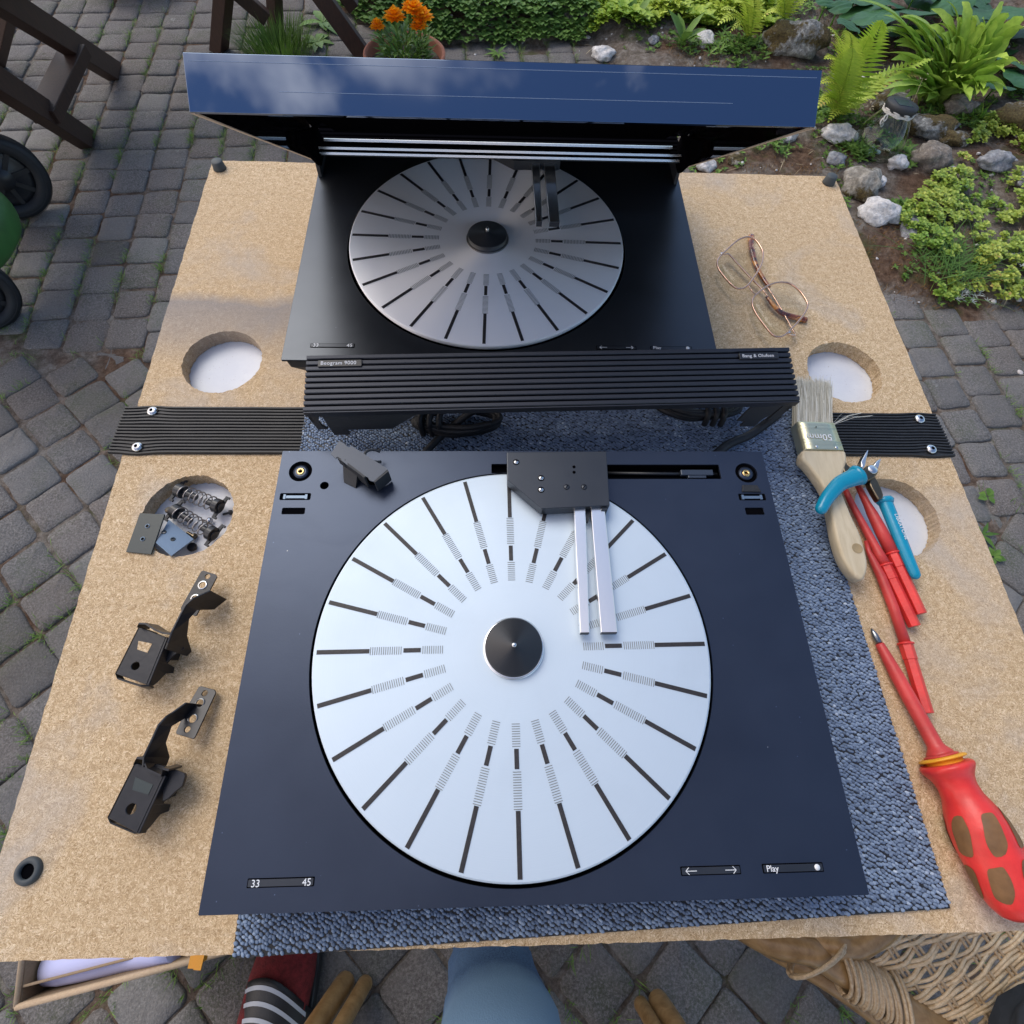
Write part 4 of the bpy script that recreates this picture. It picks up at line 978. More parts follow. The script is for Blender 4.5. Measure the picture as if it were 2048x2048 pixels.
def blade(par, name, pts, zs, lean, th, mat):
    """upright sheet: pts image positions of its top edge with heights zs (top, bottom)"""
    T = [Zd(a, b_, z1) for (a, b_), (z1, z0) in zip(pts, zs)]; n_ = len(T); m = MB()
    d = (T[-1] - T[0]); nn = Vector((-d.y, d.x, 0)).normalized() * th; vs = []
    for off in (Vector(), nn):
        for p, (z1, z0) in zip(T, zs): vs += [p + off, Vector((p.x + lean[0], p.y + lean[1], z0)) + off]
    fs = []
    for i in range(n_ - 1):
        a = 2 * i; o = 2 * n_; fs += [(a, a + 1, a + 3, a + 2), (o + a, o + a + 2, o + a + 3, o + a + 1), (a, a + 2, o + a + 2, o + a), (a + 1, o + a + 1, o + a + 3, a + 3)]
    e = 2 * (n_ - 1); o = 2 * n_; fs += [(0, o, o + 1, 1), (e, e + 1, o + e + 1, o + e)]
    m.add(vs, fs); return obj(name, m, mat, par, bevel=.0003, seg=1)
K = blackm2
def hinge(label, oy, face, slotpts, hole_, mplate, arm_pts, mholes, kind):
    t = thing('lid_hinge', label, 'hinge', Zd(face[3][0], face[3][1], TZ))
    ht_ = TZ + .024
    # boxed channel: top face, left wall, right wall with hooks, end lip
    Fz = lambda a, b_: ht_
    top_ = plate3(t, 'channel_top', face, ht_, .0016, K, [hole_] )
    if slotpts:
        P = [Zd(a, b_, ht_ + .00025) for a, b_ in slotpts]; m = MB().prism([(p.x, p.y) for p in P], ht_ - .0019, ht_ + .0003); obj('window', m, board_m if kind == 1 else greyp, top_)
    L_, R_ = (face[0], face[3]), (face[1], face[2])
    blade(t, 'channel_wall', [L_[0], L_[1]], [(ht_, TZ + .001)] * 2, (.001, 0), .0014, K)
    a, b_ = Vector(R_[0] + (0,)), Vector(R_[1] + (0,))
    prof = [(0, .0245, .003), (.12, .0245, .006), (.2, .0245, .001), (.38, .0245, .0005), (.42, .0245, .011), (.5, .0245, .013), (.54, .0245, .002), (.66, .0245, .0005), (.7, .0245, .010), (.9, .0245, .016), (1, .0245, .020)]
    blade(t, 'channel_wall', [tuple(a.lerp(b_, k).xy) for k, _, _ in prof], [(TZ + z1, TZ + z0) for _, z1, z0 in prof], (.0012, 0), .0016, K)
    return t, ht_
# hinge 1 (upper)
t1, h1 = hinge('upper folded black steel lid hinge whose top plate shows two ringed holes', 0, [(248, 492), (425, 560), (300, 868), (95, 795)], [(248, 585), (335, 603), (305, 662), (240, 640)], (228, 746, .0030), None, None, None, 1)
blade(t1, 'end_lip', [(95, 795), (110, 832), (260, 880), (318, 878)], [(TZ + .024, TZ + .016), (TZ + .020, TZ + .010), (TZ + .020, TZ + .008), (TZ + .018, TZ + .012)], (0, -.001), .0014, K)
blade(t1, 'front_wall', [(236, 500), (245, 478), (290, 480), (350, 520), (400, 540), (450, 545)], [(TZ + .030, TZ + .014)] * 6, (0, .002), .0014, K)
blade(t1, 'swing_arm', [(425, 640), (440, 600), (470, 520), (520, 420), (555, 355), (600, 315), (715, 262)], [(TZ + .030, TZ + .004), (TZ + .034, TZ + .004), (TZ + .036, TZ + .020), (TZ + .036, TZ + .028), (TZ + .036, TZ + .024), (TZ + .034, TZ + .004), (TZ + .026, TZ + .003)], (.003, -.001), .0016, K)
obj('pivot', MB().tube([Zd(405, 610, TZ + .018), Zd(540, 600, TZ + .014)], .0042, 16, smooth=False), K, t1, bevel=.0004)
plate3(t1, 'pivot_link', [(400, 590), (455, 560), (530, 585), (547, 600), (540, 635), (500, 660), (460, 690), (440, 712), (400, 735)], TZ + .016, .0016, K)
mp1 = plate3(t1, 'mounting_plate', [(650, 140), (664, 131), (745, 158), (752, 172), (620, 420), (608, 424), (570, 410), (524, 392), (520, 372)], 0, .0015, K, [(692, 170, .0022), (660, 225, .0030), (612, 312, .0030)], zf=lambda a, b_: TZ + .0285 - .020 * (b_ - 130) / 290 * 0 - .012)
for a, b_, r in ((660, 225, .0031), (612, 312, .0031)):
    q = Zd(a, b_, TZ + .0168); obj('ring', MB().lathe([(.0029, .0002), (.0038, .0002), (.0038, -.0004)], 24, Matrix.Translation(q), cap=False), steel, mp1)
# hinge 2 (lower)
t2, h2 = hinge('lower folded black steel lid hinge with taped window and four-hole plate', 0, [(225, 1362), (412, 1450), (238, 1825), (45, 1722)], [(228, 1462), (342, 1512), (310, 1575), (208, 1545)], (200, 1668, .0034), None, None, None, 2)
blade(t2, 'end_lip', [(45, 1722), (62, 1762), (150, 1800), (222, 1830)], [(TZ + .024, TZ + .016), (TZ + .020, TZ + .010), (TZ + .019, TZ + .010), (TZ + .018, TZ + .004)], (0, -.001), .0014, K)
blade(t2, 'front_wall', [(212, 1385), (232, 1345), (270, 1350), (300, 1420), (390, 1462), (400, 1415), (440, 1425)], [(TZ + .029, TZ + .012)] * 7, (0, .002), .0014, K)
plate3(t2, 'pivot_link', [(290, 1400), (370, 1375), (545, 1438), (550, 1458), (530, 1520), (480, 1560), (440, 1600), (400, 1620), (410, 1480)], TZ + .020, .0030, K)
blade(t2, 'swing_arm', [(280, 1400), (285, 1335), (330, 1240), (380, 1130), (430, 1075), (470, 1050), (560, 985)], [(TZ + .028, TZ + .006), (TZ + .032, TZ + .006), (TZ + .034, TZ + .022), (TZ + .034, TZ + .024), (TZ + .030, TZ + .012), (TZ + .026, TZ + .004), (TZ + .020, TZ + .003)], (.004, 0), .0016, K)
mp2 = plate3(t2, 'mounting_plate', [(635, 880), (652, 876), (738, 900), (746, 918), (612, 1206), (598, 1217), (492, 1186), (488, 1172), (560, 1010)], 0, .0015, K, [(674, 922, .0022), (643, 985, .0030), (597, 1087, .0030), (562, 1155, .0022)], zf=lambda a, b_: TZ + .010 + .004 * (b_ - 1040) / 170)
for a, b_ in ((643, 985), (597, 1087)):
    q = Zd(a, b_, TZ + .0102 + .004 * (b_ - 1040) / 170); obj('ring', MB().lathe([(.0029, .0002), (.0038, .0002), (.0038, -.0004)], 24, Matrix.Translation(q), cap=False), simple('dull_ring2', (.2, .21, .22), .3, 1) if b_ < 1000 else bpy.data.materials['dull_ring2'], mp2)

# ================================================================== SPECTACLES
Ze = Zm(5.552, 1400, 400)
gl = thing('spectacles', 'folded spectacles with thin gold wire rims and tortoiseshell temple tips on the board', 'glasses', Ze(700, 950, TZ))
L1 = [(530, 410), (600, 432), (655, 490), (695, 570), (697, 660), (660, 760), (590, 870), (520, 955), (455, 985), (385, 970), (300, 890), (215, 780), (190, 700), (215, 635), (290, 560), (380, 478), (450, 430)]
L2 = [(940, 915), (1010, 935), (1085, 990), (1150, 1065), (1195, 1160), (1165, 1250), (1090, 1350), (1000, 1445), (930, 1505), (870, 1520), (800, 1492), (700, 1375), (615, 1250), (580, 1160), (590, 1090), (640, 1035), (740, 960), (840, 920)]
def lens_z(a, b_): return TZ + .0085 + .012 * max(0, min(1, (.55 * (a - 400) - .8 * (b_ - 900)) / 900 + .5)) * 0 + .006
for Lp in (L1, L2):
    P = closed_path([Ze(a, b_, lens_z(a, b_)) for a, b_ in Lp], 5)
    r_ = obj('rim', MB().tube(P, .00105, 8, closed=True), gold, gl)
    c = sum(P, Vector()) / len(P)
    m = MB(); N = len(P); vs = [c + Vector((0, 0, .0005))] + [c + (p - c) * .55 + Vector((0, 0, .0004)) for p in P] + [c + (p - c) * .995 for p in P]
    fs = [(0, 1 + i, 1 + (i + 1) % N) for i in range(N)] + [(1 + i, 1 + N + i, 1 + N + (i + 1) % N, 1 + (i + 1) % N) for i in range(N)]
    lo = [v - Vector((0, 0, .0009)) for v in vs]; k = len(vs)
    m.add(vs + lo, fs + [tuple(i + k for i in reversed(f)) for f in fs] + [(1 + N + i, 1 + N + i + k, 1 + N + (i + 1) % N + k, 1 + N + (i + 1) % N) for i in range(N)], True)
    obj('lens', m, lens_m, r_)
zz = lens_z(0, 0)
obj('bridge', MB().tube(smooth_path([Ze(540, 950, zz), Ze(560, 990, zz + .002), Ze(590, 1025, zz + .002), Ze(630, 1050, zz)]), .0007, 8), gold, gl)
for a, b_, c, d, e, f in ((605, 835, 625, 880, 670, 800), (715, 1030, 760, 1010, 800, 975)):
    o = obj('pad_wire', MB().tube([Ze(a, b_, zz), Ze((a + c) / 2 + 8, (b_ + d) / 2, zz - .003), Ze(c, d, zz - .004)], .0004, 6), gold, gl)
    obj('nose_pad', MB().blob(Ze((c + e) / 2, (d + f) / 2, zz - .0045), (.0028, .0062 if a < 700 else .0034, .0014), 12, 8, M=Matrix.Translation(Ze((c + e) / 2, (d + f) / 2, 0)) @ Matrix.Rotation(-.55 if a < 700 else .3, 4, 'Z') @ Matrix.Translation(-Ze((c + e) / 2, (d + f) / 2, 0))), padm, o)
def temple(metal, tip):
    t = obj('temple', MB().tube(smooth_path([Ze(a, b_, z) for a, b_, z in metal], 4), [.0016] * (4 * (len(metal) - 1) + 1), 8, flat=.55), gold, gl)
    P = smooth_path([Ze(a, b_, z) for a, b_, z in tip], 6); n_ = len(P)
    obj('temple_tip', MB().tube(P, [.0020 + .0019 * (i / n_) ** .7 if i < n_ - 2 else (.0037 if i == n_ - 2 else .0022) for i in range(n_)], 10, flat=.75), tort, t)
temple([(240, 598, zz), (275, 602, TZ + .012), (325, 605, TZ + .010), (450, 742, TZ + .0085), (580, 880, TZ + .0075), (700, 1000, TZ + .007), (775, 1100, TZ + .007)], [(740, 1070, TZ + .007), (800, 1150, TZ + .0065), (870, 1225, TZ + .006), (920, 1260, TZ + .005), (1000, 1288, TZ + .004), (1090, 1312, TZ + .0035), (1190, 1335, TZ + .003)])
temple([(965, 1478, zz), (1000, 1495, TZ + .011), (1060, 1495, TZ + .008), (1030, 1440, TZ + .006), (930, 1255, TZ + .0045), (830, 1090, TZ + .004), (750, 965, TZ + .0045)], [(770, 970, TZ + .0045), (720, 900, TZ + .0045), (660, 800, TZ + .0045), (615, 700, TZ + .0045), (590, 610, TZ + .0045), (570, 500, TZ + .0045), (572, 385, TZ + .004)])
for a, b_ in ((238, 600), (985, 1476)): obj('hinge', MB().box(Ze(a, b_, zz - .001), (.003, .0022, .003), rot=.6), steel, gl, bevel=.0003)

# ================================================================== TOOLS on the right
Zt = Zm(3.22, 1548, 700)
# --- brush
br = thing('paint_brush', 'flat paint brush with pale bristles, tin ferrule marked 50mm and bare wooden handle', 'brush', Zt(380, 900, .71))
bz = .7225
def bulk(outline, zt, th, mat, name, par, holes_=(), rnd=.35, n=3, zf=None, Z=None):
    """solid with rounded rim from an outline"""
    Z = Z or Zt; P = [Z(a, b_, zf(a, b_) if zf else zt) for a, b_ in outline]; P = closed_path(P, 3) if n else P
    c = Vector((sum(p.x for p in P) / len(P), sum(p.y for p in P) / len(P), 0)); m = MB(); rs = []
    ar = sum(P[i].x * P[(i + 1) % len(P)].y - P[(i + 1) % len(P)].x * P[i].y for i in range(len(P)))
    if ar < 0: P.reverse()
    nn = []
    for i in range(len(P)):
        d = P[(i + 1) % len(P)] - P[i - 1]; nn.append(Vector((d.y, -d.x, 0)).normalized())
    R = th * rnd
    for off, dz in ((-R, -th), (-R * .3, -th + R * .3), (0, -th + R), (0, -R), (-R * .3, -R * .3), (-R, 0)):
        rs.append([p + q * off + Vector((0, 0, dz)) for p, q in zip(P, nn)])
    m.rings(rs, False, False, True); N = len(P); k = len(m.v)
    tri = tessellate_polygon([[Vector((p.x, p.y, 0)) for p in rs[-1]]])
    for t in tri:
        m.f.append(tuple(k - N + i for i in t)); m.sm.append(False); m.f.append(tuple(k - 6 * N + i for i in reversed(t))); m.sm.append(False)
    return obj(name, m, mat, par)
bulk([(205, 638), (330, 640), (450, 643), (472, 700), (460, 760), (440, 830), (430, 880), (455, 950), (510, 1080), (565, 1200), (600, 1330), (606, 1400), (588, 1465), (560, 1478), (510, 1440), (445, 1340), (400, 1200), (372, 1050), (345, 930), (290, 830), (220, 740), (182, 700), (183, 660)], bz, .013, birch, 'handle', br, rnd=.20)
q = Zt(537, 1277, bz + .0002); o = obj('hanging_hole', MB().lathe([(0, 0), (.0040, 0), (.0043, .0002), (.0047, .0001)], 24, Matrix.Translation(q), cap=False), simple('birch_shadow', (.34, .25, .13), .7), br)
F4 = [Zt(157, 460, bz + .001), Zt(386, 470, bz + .001), Zt(450, 645, bz + .001), Zt(207, 640, bz + .001)]
def lerp4(u, v): return F4[0].lerp(F4[1], u).lerp(F4[3].lerp(F4[2], u), v)
m = MB(); rs = []
for v in [i / 24 for i in range(25)]:
    row = []; bump_ = .0006 * sum(math.exp(-((v - c) / .02) ** 2) for c in (.10, .22, .70, .78))
    for u, dz in ((0, -.015), (-.035, -.012), (-.04, -.004), (0, 0), (.25, .0004), (.5, .0005), (.75, .0004), (1, 0), (1.03, -.004), (1.03, -.012), (1, -.015)):
        p = lerp4(u, v); row.append(p + Vector((0, 0, dz + (bump_ if dz > -.004 else 0))))
    rs.append(row)
m.rings(rs, True, True, True); fer = obj('ferrule', m, ferrule, br)
for a, b_ in ((275, 622), (402, 628)): obj('nail', MB().blob(Zt(a, b_, bz + .0018), (.0016, .0016, .0008), 10, 6), steel, fer)
obj('nail_hole', MB().lathe([(0, 0), (.0007, 0)], 10, Matrix.Translation(Zt(272, 495, bz + .0026)), cap=False), void_m, fer)
e1 = (F4[0] - F4[1]); tang = math.atan2(e1.y, e1.x); tp_ = Zt(372, 545, bz + .0020)
lettering('50mm', .0100, tp_.x - WM[fer.name].translation.x, tp_.y - WM[fer.name].translation.y, tp_.z - WM[fer.name].translation.z, fer, rz=tang, spacing=1.0)
# bristles: a dense fanned tuft
LV = MB(); rb = random.Random(11)
for i in range(2600):
    u = rb.random(); lay = rb.random(); p = lerp4(u, .02) + Vector((0, 0, -.013 + .0125 * lay - .001))
    ta, tb = Zt(150, 165, bz), Zt(378, 180, bz); tip = ta.lerp(tb, u + rb.gauss(0, .02)); Lf = rb.uniform(.84, 1.0) if rb.random() < .93 else rb.uniform(1.0, 1.10)
    lz = -.012 + .0105 * lay + rb.gauss(0, .0006)
    mid = p.lerp(tip, .5 * Lf) + Vector((rb.gauss(0, .0004) - .0010 * (u - .5), 0, 0)); mid.z = bz + lz * 1.0 + .0006; end = p.lerp(tip, Lf); end.z = bz + lz * .75 - .0012 + rb.gauss(0, .0006)
    end.x += rb.gauss(0, .0012)
    r_ = .00022; side = Vector((r_, 0, 0)); a_ = rb.random()
    LV.add([p - side, p + side, mid + side, mid - side, end + side * .4, end - side * .4], [(0, 1, 2, 3), (3, 2, 4, 5)], False, None, a_)
for i in range(9):
    u = 1.0; p = lerp4(u, .0) + Vector((0, 0, -.004)); end = Zt(rb.uniform(420, 640), rb.uniform(380, 440), .707); mid = p.lerp(end, .5) + Vector((0, .001, .004)); s_ = Vector((0, .00012, 0))
    LV.add([p - s_, p + s_, mid + s_, mid - s_, end + s_, end - s_], [(0, 1, 2, 3), (3, 2, 4, 5)], False, None, .9)
bm_ = Mat('bristle_hair', rough=.55); bm_.col(bm_.ramp(bm_.attr(), [(0, (.30, .27, .20)), (.5, (.55, .52, .42)), (1, (.75, .73, .64))])); o = obj('bristles', LV, bm_.m, br, attr=True, kind='stuff')
mcore = MB(); mcore.add([lerp4(.04, .0) + Vector((0, 0, -.003)), lerp4(.96, 0) + Vector((0, 0, -.003)), Zt(350, 215, bz - .004), Zt(178, 205, bz - .004), lerp4(.04, .0) + Vector((0, 0, -.012)), lerp4(.96, 0) + Vector((0, 0, -.012)), Zt(350, 215, bz - .009), Zt(178, 205, bz - .009)], [(0, 1, 2, 3), (7, 6, 5, 4), (0, 4, 5, 1), (1, 5, 6, 2), (2, 6, 7, 3), (3, 7, 4, 0)])
obj('bristle_core', mcore, bristle, br)

# --- pliers
Zp = Zm(6.44, 1600, 900)
pw = thing('pliers', 'open side cutting pliers with blue vinyl handles, one crossing the brush handle', 'pliers', Zp(900, 300, .71))
def grip(pts, radii, name='handle'):
    P = smooth_path([Zp(a, b_, z) for a, b_, z in pts], 6); n_ = len(P); k = len(pts) - 1; R = []
    for i in range(n_):
        t = i / (n_ - 1) * k; j = min(int(t), k - 1); R.append(radii[j] + (radii[j + 1] - radii[j]) * (t - j))
    d = (P[-1] - P[-2]).normalized(); r = R[-1]
    for q in (.4, .75, .95, 1.02): P.append(P[n_ - 1] + d * r * q); R.append(r * math.sqrt(max(0.001, 1 - min(.999, q) ** 2)) if q < 1 else r * .05)
    return obj(name, MB().tube(P, R, 20, flat=.8), teal, pw)
z1, z2 = .733, .712
u_ = mpp(1600, 950, .72) / (6.44 / 1) * 1.06 * (1932 / 2048) * 1.0
pp = mpp(1600, 950, .725) * (1932 / 2048) / 6.44     # metres per zoomed pixel
grip([(735, 335, z1), (640, 375, z1 + .001), (520, 430, z1 + .001), (420, 530, z1), (330, 650, z1 - .001), (275, 755, z1 - .002)], [125 * pp, 112 * pp, 100 * pp, 92 * pp, 84 * pp, 76 * pp])
obj('handle_collar', MB().tube([Zp(695, 345, z1), Zp(745, 325, z1), Zp(760, 318, z1)], [118 * pp, 142 * pp, 136 * pp], 24, flat=.8), teal, pw)
g2 = grip([(1090, 655, z2), (1150, 800, z2), (1250, 1050, z2), (1350, 1300, z2), (1480, 1600, z2)], [92 * pp, 88 * pp, 84 * pp, 78 * pp, 66 * pp])
obj('handle_collar', MB().tube([Zp(1075, 620, z2), Zp(1090, 650, z2), Zp(1105, 690, z2)], [100 * pp, 118 * pp, 98 * pp], 24, flat=.8), teal, pw)
bulk([(780, 290), (870, 200), (950, 190), (1020, 265), (985, 330), (955, 360), (890, 390), (800, 400), (770, 340)], .7265, .010, steel_d, 'pivot_block', pw, Z=Zp, rnd=.2)
bulk([(885, 400), (975, 345), (1080, 575), (1040, 635), (1000, 620)], .7215, .007, steel_d, 'shaft', pw, Z=Zp, rnd=.2)
bulk([(600, 160), (640, 210), (800, 290), (800, 380), (700, 400), (560, 260), (580, 170)], .722, .006, steel_d, 'shaft', pw, Z=Zp, rnd=.2)
obj('rivet', MB().lathe([(0, .0008), (.0040, .0006), (.0046, 0), (.0046, -.002)], 24, Matrix.Translation(Zp(938, 248, .7268)), cap=False), steel, pw)
def jaw(outline, z, name='jaw'):
    return bulk(outline, z, .007, steel, name, pw, Z=Zp, rnd=.15, n=0)
jaw([(885, 0), (860, 120), (850, 185), (820, 235), (790, 215), (785, 150), (830, 60)], .728); jaw([(1045, 105), (1040, 150), (1010, 240), (975, 215), (945, 195), (1000, 130)], .722)
obj('return_spring', MB().tube(smooth_path([Zp(820, 440, .716), Zp(880, 440, .717), Zp(920, 500, .716), Zp(960, 560, .714), Zp(1005, 630, .713)], 5), .0009, 6), blackp, pw)
tp_ = Zp(1232, 822, z2 + 86 * pp * .8 + .0002); te = Zp(1360, 1090, z2 + .006); dd_ = te - tp_
lettering('LIBRATONE', .0047, tp_.x - Zp(900, 300, .71).x - .0012, tp_.y - Zp(900, 300, .71).y, tp_.z - .71 - .0001, pw, rz=math.atan2(dd_.y, dd_.x), spacing=1.05)

# --- interchangeable red screwdriver blades
def prof_tube(name, label, cat, pts, rad, z, parts, mat, Z, group=None):
    """pts: polyline along the axis in zoomed pixels; rad: radius in metres at each; parts add detail"""
    t = thing(name, label, cat, Z(pts[0][0], pts[0][1], TZ), group=group); return t
def blade_thing(label, pts, Z, flange, hexa, z0):
    t = thing('insulated_screwdriver', label, 'screwdriver bit', Z(pts[0][0], pts[0][1], TZ), group='red screwdriver blades beside the brush')
    P = [Z(a, b_, z0 + dz) for a, b_, r, dz in pts]; R = [r for a, b_, r, dz in pts]
    obj('sleeve', MB().tube(P, R, 16), redw, t)
    f0 = Z(flange[0], flange[1], z0); d = (Z(hexa[0], hexa[1], z0) - f0).normalized()
    obj('flange', MB().tube([f0 - d * .0010, f0 - d * .0004, f0 + d * .0008, f0 + d * .0014], [.0046, .0064, .0064, .0046], 20), red_m, t, bevel=0)
    e = Z(hexa[0], hexa[1], z0); q = f0.lerp(e, .24)
    obj('hex_shank', MB().tube([f0 + d * .001, q], .0054, 6, smooth=False, phase=PI / 6), red_m, t, bevel=.0003)
    obj('hex_shank', MB().tube([q, e], [.0050, .0050], 6, smooth=False, phase=PI / 6), red_m, t, bevel=.0004)
    return t
blade_thing('middle red screwdriver blade emerging from under the brush handle, ending in a hexagonal shank', [(452, 880, .0026, .001), (485, 960, .0028, .001), (530, 1045, .0030, 0), (590, 1155, .0034, 0), (650, 1265, .0038, 0), (675, 1315, .0046, 0), (712, 1382, .0050, 0)], Zt, (715, 1385), (905, 1780), .7065)
blade_thing('right hand red screwdriver blade lying beside the blue plier handle', [(538, 868, .0028, .001), (566, 925, .0030, 0), (598, 990, .0034, 0), (632, 1055, .0046, 0), (690, 1168, .0054, 0), (760, 1305, .0056, 0)], Zt, (762, 1308), (945, 1700), .7068)
blade_thing('left hand red screwdriver blade reaching lowest, its tip under the brush handle', [(590, 1230, .0016, 0), (610, 1300, .0022, 0), (650, 1380, .0034, 0), (690, 1460, .0040, 0), (770, 1660, .0042, 0), (845, 1890, .0044, 0)], Zt, (847, 1890), (985, 2340), .7060)
# --- big screwdriver
Zb = Zm(2.415, 1648, 1248)
sdv = thing('screwdriver', 'large red handled cross tip screwdriver with brown grip patches and a yellow ring', 'screwdriver', Zb(700, 900, TZ))
A0 = Zb(228, 22, TZ + .004); A1 = Zb(268, 96, TZ + .0045); A2 = Zb(575, 655, TZ + .013); E0 = Zb(585, 672, TZ + .0155); E1 = Zb(978, 1432, TZ + .019)
dm = (A1 - A0).normalized()
obj('cross_tip', MB().tube([A0, A0 + dm * .003, A0 + dm * .006, A1 + dm * .001], [.0007, .0018, .0026, .0026], 12), simple('grey_steel', (.30, .32, .33), .3, 1), sdv)
for k in range(4):
    pass
ds_ = (A2 - A1).normalized(); LS = (A2 - A1).length
obj('insulated_shaft', MB().tube([A1 + ds_ * (LS * t) for t in (0, .02, .15, .3, .45, .7, .88, .905, .94, .965)], [.0034, .0036, .0044, .0052, .0054, .0056, .0058, .0066, .0092, .0100], 20), redw, sdv)
obj('shaft_collar', MB().tube([A1 + ds_ * (LS * t) for t in (.955, .965, .975, .98)], [.0095, .0120, .0120, .0100], 24), redw, sdv)
obj('yellow_ring', MB().tube([A1 + ds_ * (LS * t) for t in (.975, .982, .992, 1.0, 1.006, 1.03, 1.06)], [.0135, .0160, .0166, .0160, .0128, .0125, .0125], 32), yel, sdv)
dh = (E1 - E0).normalized(); LH = (E1 - E0).length
HP = [(0, .0165), (.012, .0182), (.035, .0185), (.06, .0168), (.10, .0142), (.16, .0128), (.23, .0136), (.32, .0170), (.42, .0196), (.52, .0203), (.62, .0198), (.72, .0196), (.82, .0192), (.90, .0172), (.96, .0135), (.99, .0085), (1.0, .001)]
def hr(t):
    for (a, ra_), (b_, rb_) in zip(HP, HP[1:]):
        if a <= t <= b_: k = (t - a) / (b_ - a); return ra_ + (rb_ - ra_) * k
    return .001
tt = [i / 70 for i in range(71)]; rr_ = [hr(t) for t in tt]
rr_ = [sum(rr_[max(0, i - 1):i + 2]) / len(rr_[max(0, i - 1):i + 2]) if 2 < i < 66 else rr_[i] for i in range(71)]
hd = obj('handle', MB().tube([E0 + dh * LH * t for t in tt], rr_, 40), red_m, sdv)
up_ = Vector((0, 0, 1)); up_ = (up_ - dh * up_.dot(dh)).normalized(); sd2 = dh.cross(up_)
def patch(tc_, ac, ht__, ha, skew):
    m = MB(); N, K = 28, 5; vs = []; 
    def P(t, a): a_ = a + skew * (t - tc_); r = hr(t) + .00035; return E0 + dh * LH * t + (up_ * cos(a_) + sd2 * sin(a_)) * r
    rs = []
    for k in range(K + 1):
        f = k / K; row = []
        for i in range(N):
            th = 2 * PI * i / N; ct, stt = cos(th), sin(th)
            rx_ = math.copysign(abs(ct) ** .8, ct); ry_ = math.copysign(abs(stt) ** .6, stt)
            wv_ = 1 + .07 * sin(2 * th + tc_ * 40 + ac * 7) + .04 * sin(5 * th + ac * 3); p = P(tc_ + ht__ * rx_ * f * wv_, ac + ha * ry_ * f * wv_)
            row.append(p)
        rs.append(row)
    m.rings(rs[1:], True, False, True); return obj('grip_patch', m, brn, hd)
for j in range(6):
    a0 = j * PI / 3 + .28
    patch(.45, a0, .120, .33, 1.2); patch(.745, a0 + PI / 6 + .05, .115, .31, 1.2)

# ================================================================== UNDER AND AROUND THE TABLE
bx = thing('cardboard_box', 'open brown cardboard box with torn corner standing under the left front of the table', 'box', D(30, 1903, 0))
bA, bB = D(27, 1903, .30), D(452, 1790, .30); e = (bB - bA).normalized(); nn = Vector((-e.y, e.x, 0)); W_ = (bB - bA).length * 1.05; Dp = .26
Q = [bA, bA + e * W_, bA + e * W_ + nn * Dp, bA + nn * Dp]
def wall(a, b_, z0, z1, th, nm, lean=0, top=None):
    d = (b_ - a).normalized(); n_ = Vector((-d.y, d.x, 0)); m = MB(); vs = []
    for z, l_ in ((z0, 0), (z1, lean)):
        for q in (a, b_, b_ + n_ * th, a + n_ * th): vs.append((q.x + n_.x * l_, q.y + n_.y * l_, z))
    m.add(vs, [(0, 3, 2, 1), (4, 5, 6, 7), (0, 1, 5, 4), (1, 2, 6, 5), (2, 3, 7, 6), (3, 0, 4, 7)]); return obj(nm, m, card, bx, bevel=.001)
for a, b_ in ((0, 1), (1, 2), (2, 3), (3, 0)): wall(Q[a], Q[b_], .004, .296, .004, 'side')
obj('bottom', MB().prism([(q.x, q.y) for q in Q], .002, .006), card, bx)
f_ = wall(Q[0] + nn * .006, Q[1] + nn * .006, .20, .297, .003, 'inner_flap', .012)
obj('rim', MB().tube([Q[0] + Vector((.001, .001, -.001)), Q[1] + Vector((0, 0, -.001))], .0036, 8).tube([Q[0] + Vector((.001, .001, -.001)), Q[3] + Vector((0, 0, -.001))], .0032, 8), cardin, bx)
pr0, pr1 = D(85, 1850, .265), D(330, 1790, .285)
o = obj('paper_roll', None, paper, None, loc=None, mesh=MB().tube([pr0 + (pr1 - pr0) * (i / 8) + Vector((0, .012, .004 * sin(i))) for i in range(9)], [.018, .021, .022, .023, .024, .024, .025, .025, .026], 18, flat=.8).mesh('paper_roll')); tag(o, 'loosely rolled white paper lying in the cardboard box', 'paper')
m = MB().box(D(376, 1815, .40), (.008, .014, .002), rot=-.05).box(D(375, 1808, .385) + Vector((0, .005, 0)), (.007, .02, .03)); o = obj('orange_strap', m, orange_m, None); tag(o, 'short orange strap end hanging under the table front beside the cardboard box', 'strap')

# --- person sitting at the table: knee in jeans, one foot in a red sock and striped slide
def skin_fig(name, V, Ed, R, mat, parent, root=0, sub=2, label=None):
    me = bpy.data.meshes.new(name); me.from_pydata([tuple(v) for v in V], Ed, []); o = bpy.data.objects.new(name, me); COL.objects.link(o)
    if parent: o.parent = parent
    me.materials.append(mat); md = o.modifiers.new('skin', 'SKIN'); md.use_smooth_shade = True
    sv = me.skin_vertices[0].data if me.skin_vertices else None
    if sv is None:
        bpy.context.view_layer.objects.active = o
    for i, r in enumerate(R):
        rx_, ry_ = (r if hasattr(r, '__len__') else (r, r)); sv[i].radius = (rx_, ry_); sv[i].use_root = (i == root)
    s_ = o.modifiers.new('sub', 'SUBSURF'); s_.levels = s_.render_levels = sub
    dg = bpy.context.evaluated_depsgraph_get(); nm = bpy.data.meshes.new_from_object(o.evaluated_get(dg)); o.modifiers.clear(); o.data = nm
    for p in nm.polygons: p.use_smooth = True
    return o
KR = Vector((D(950, 1867, .56).x, -.305, .565)); FT = D(523, 1868, .045)
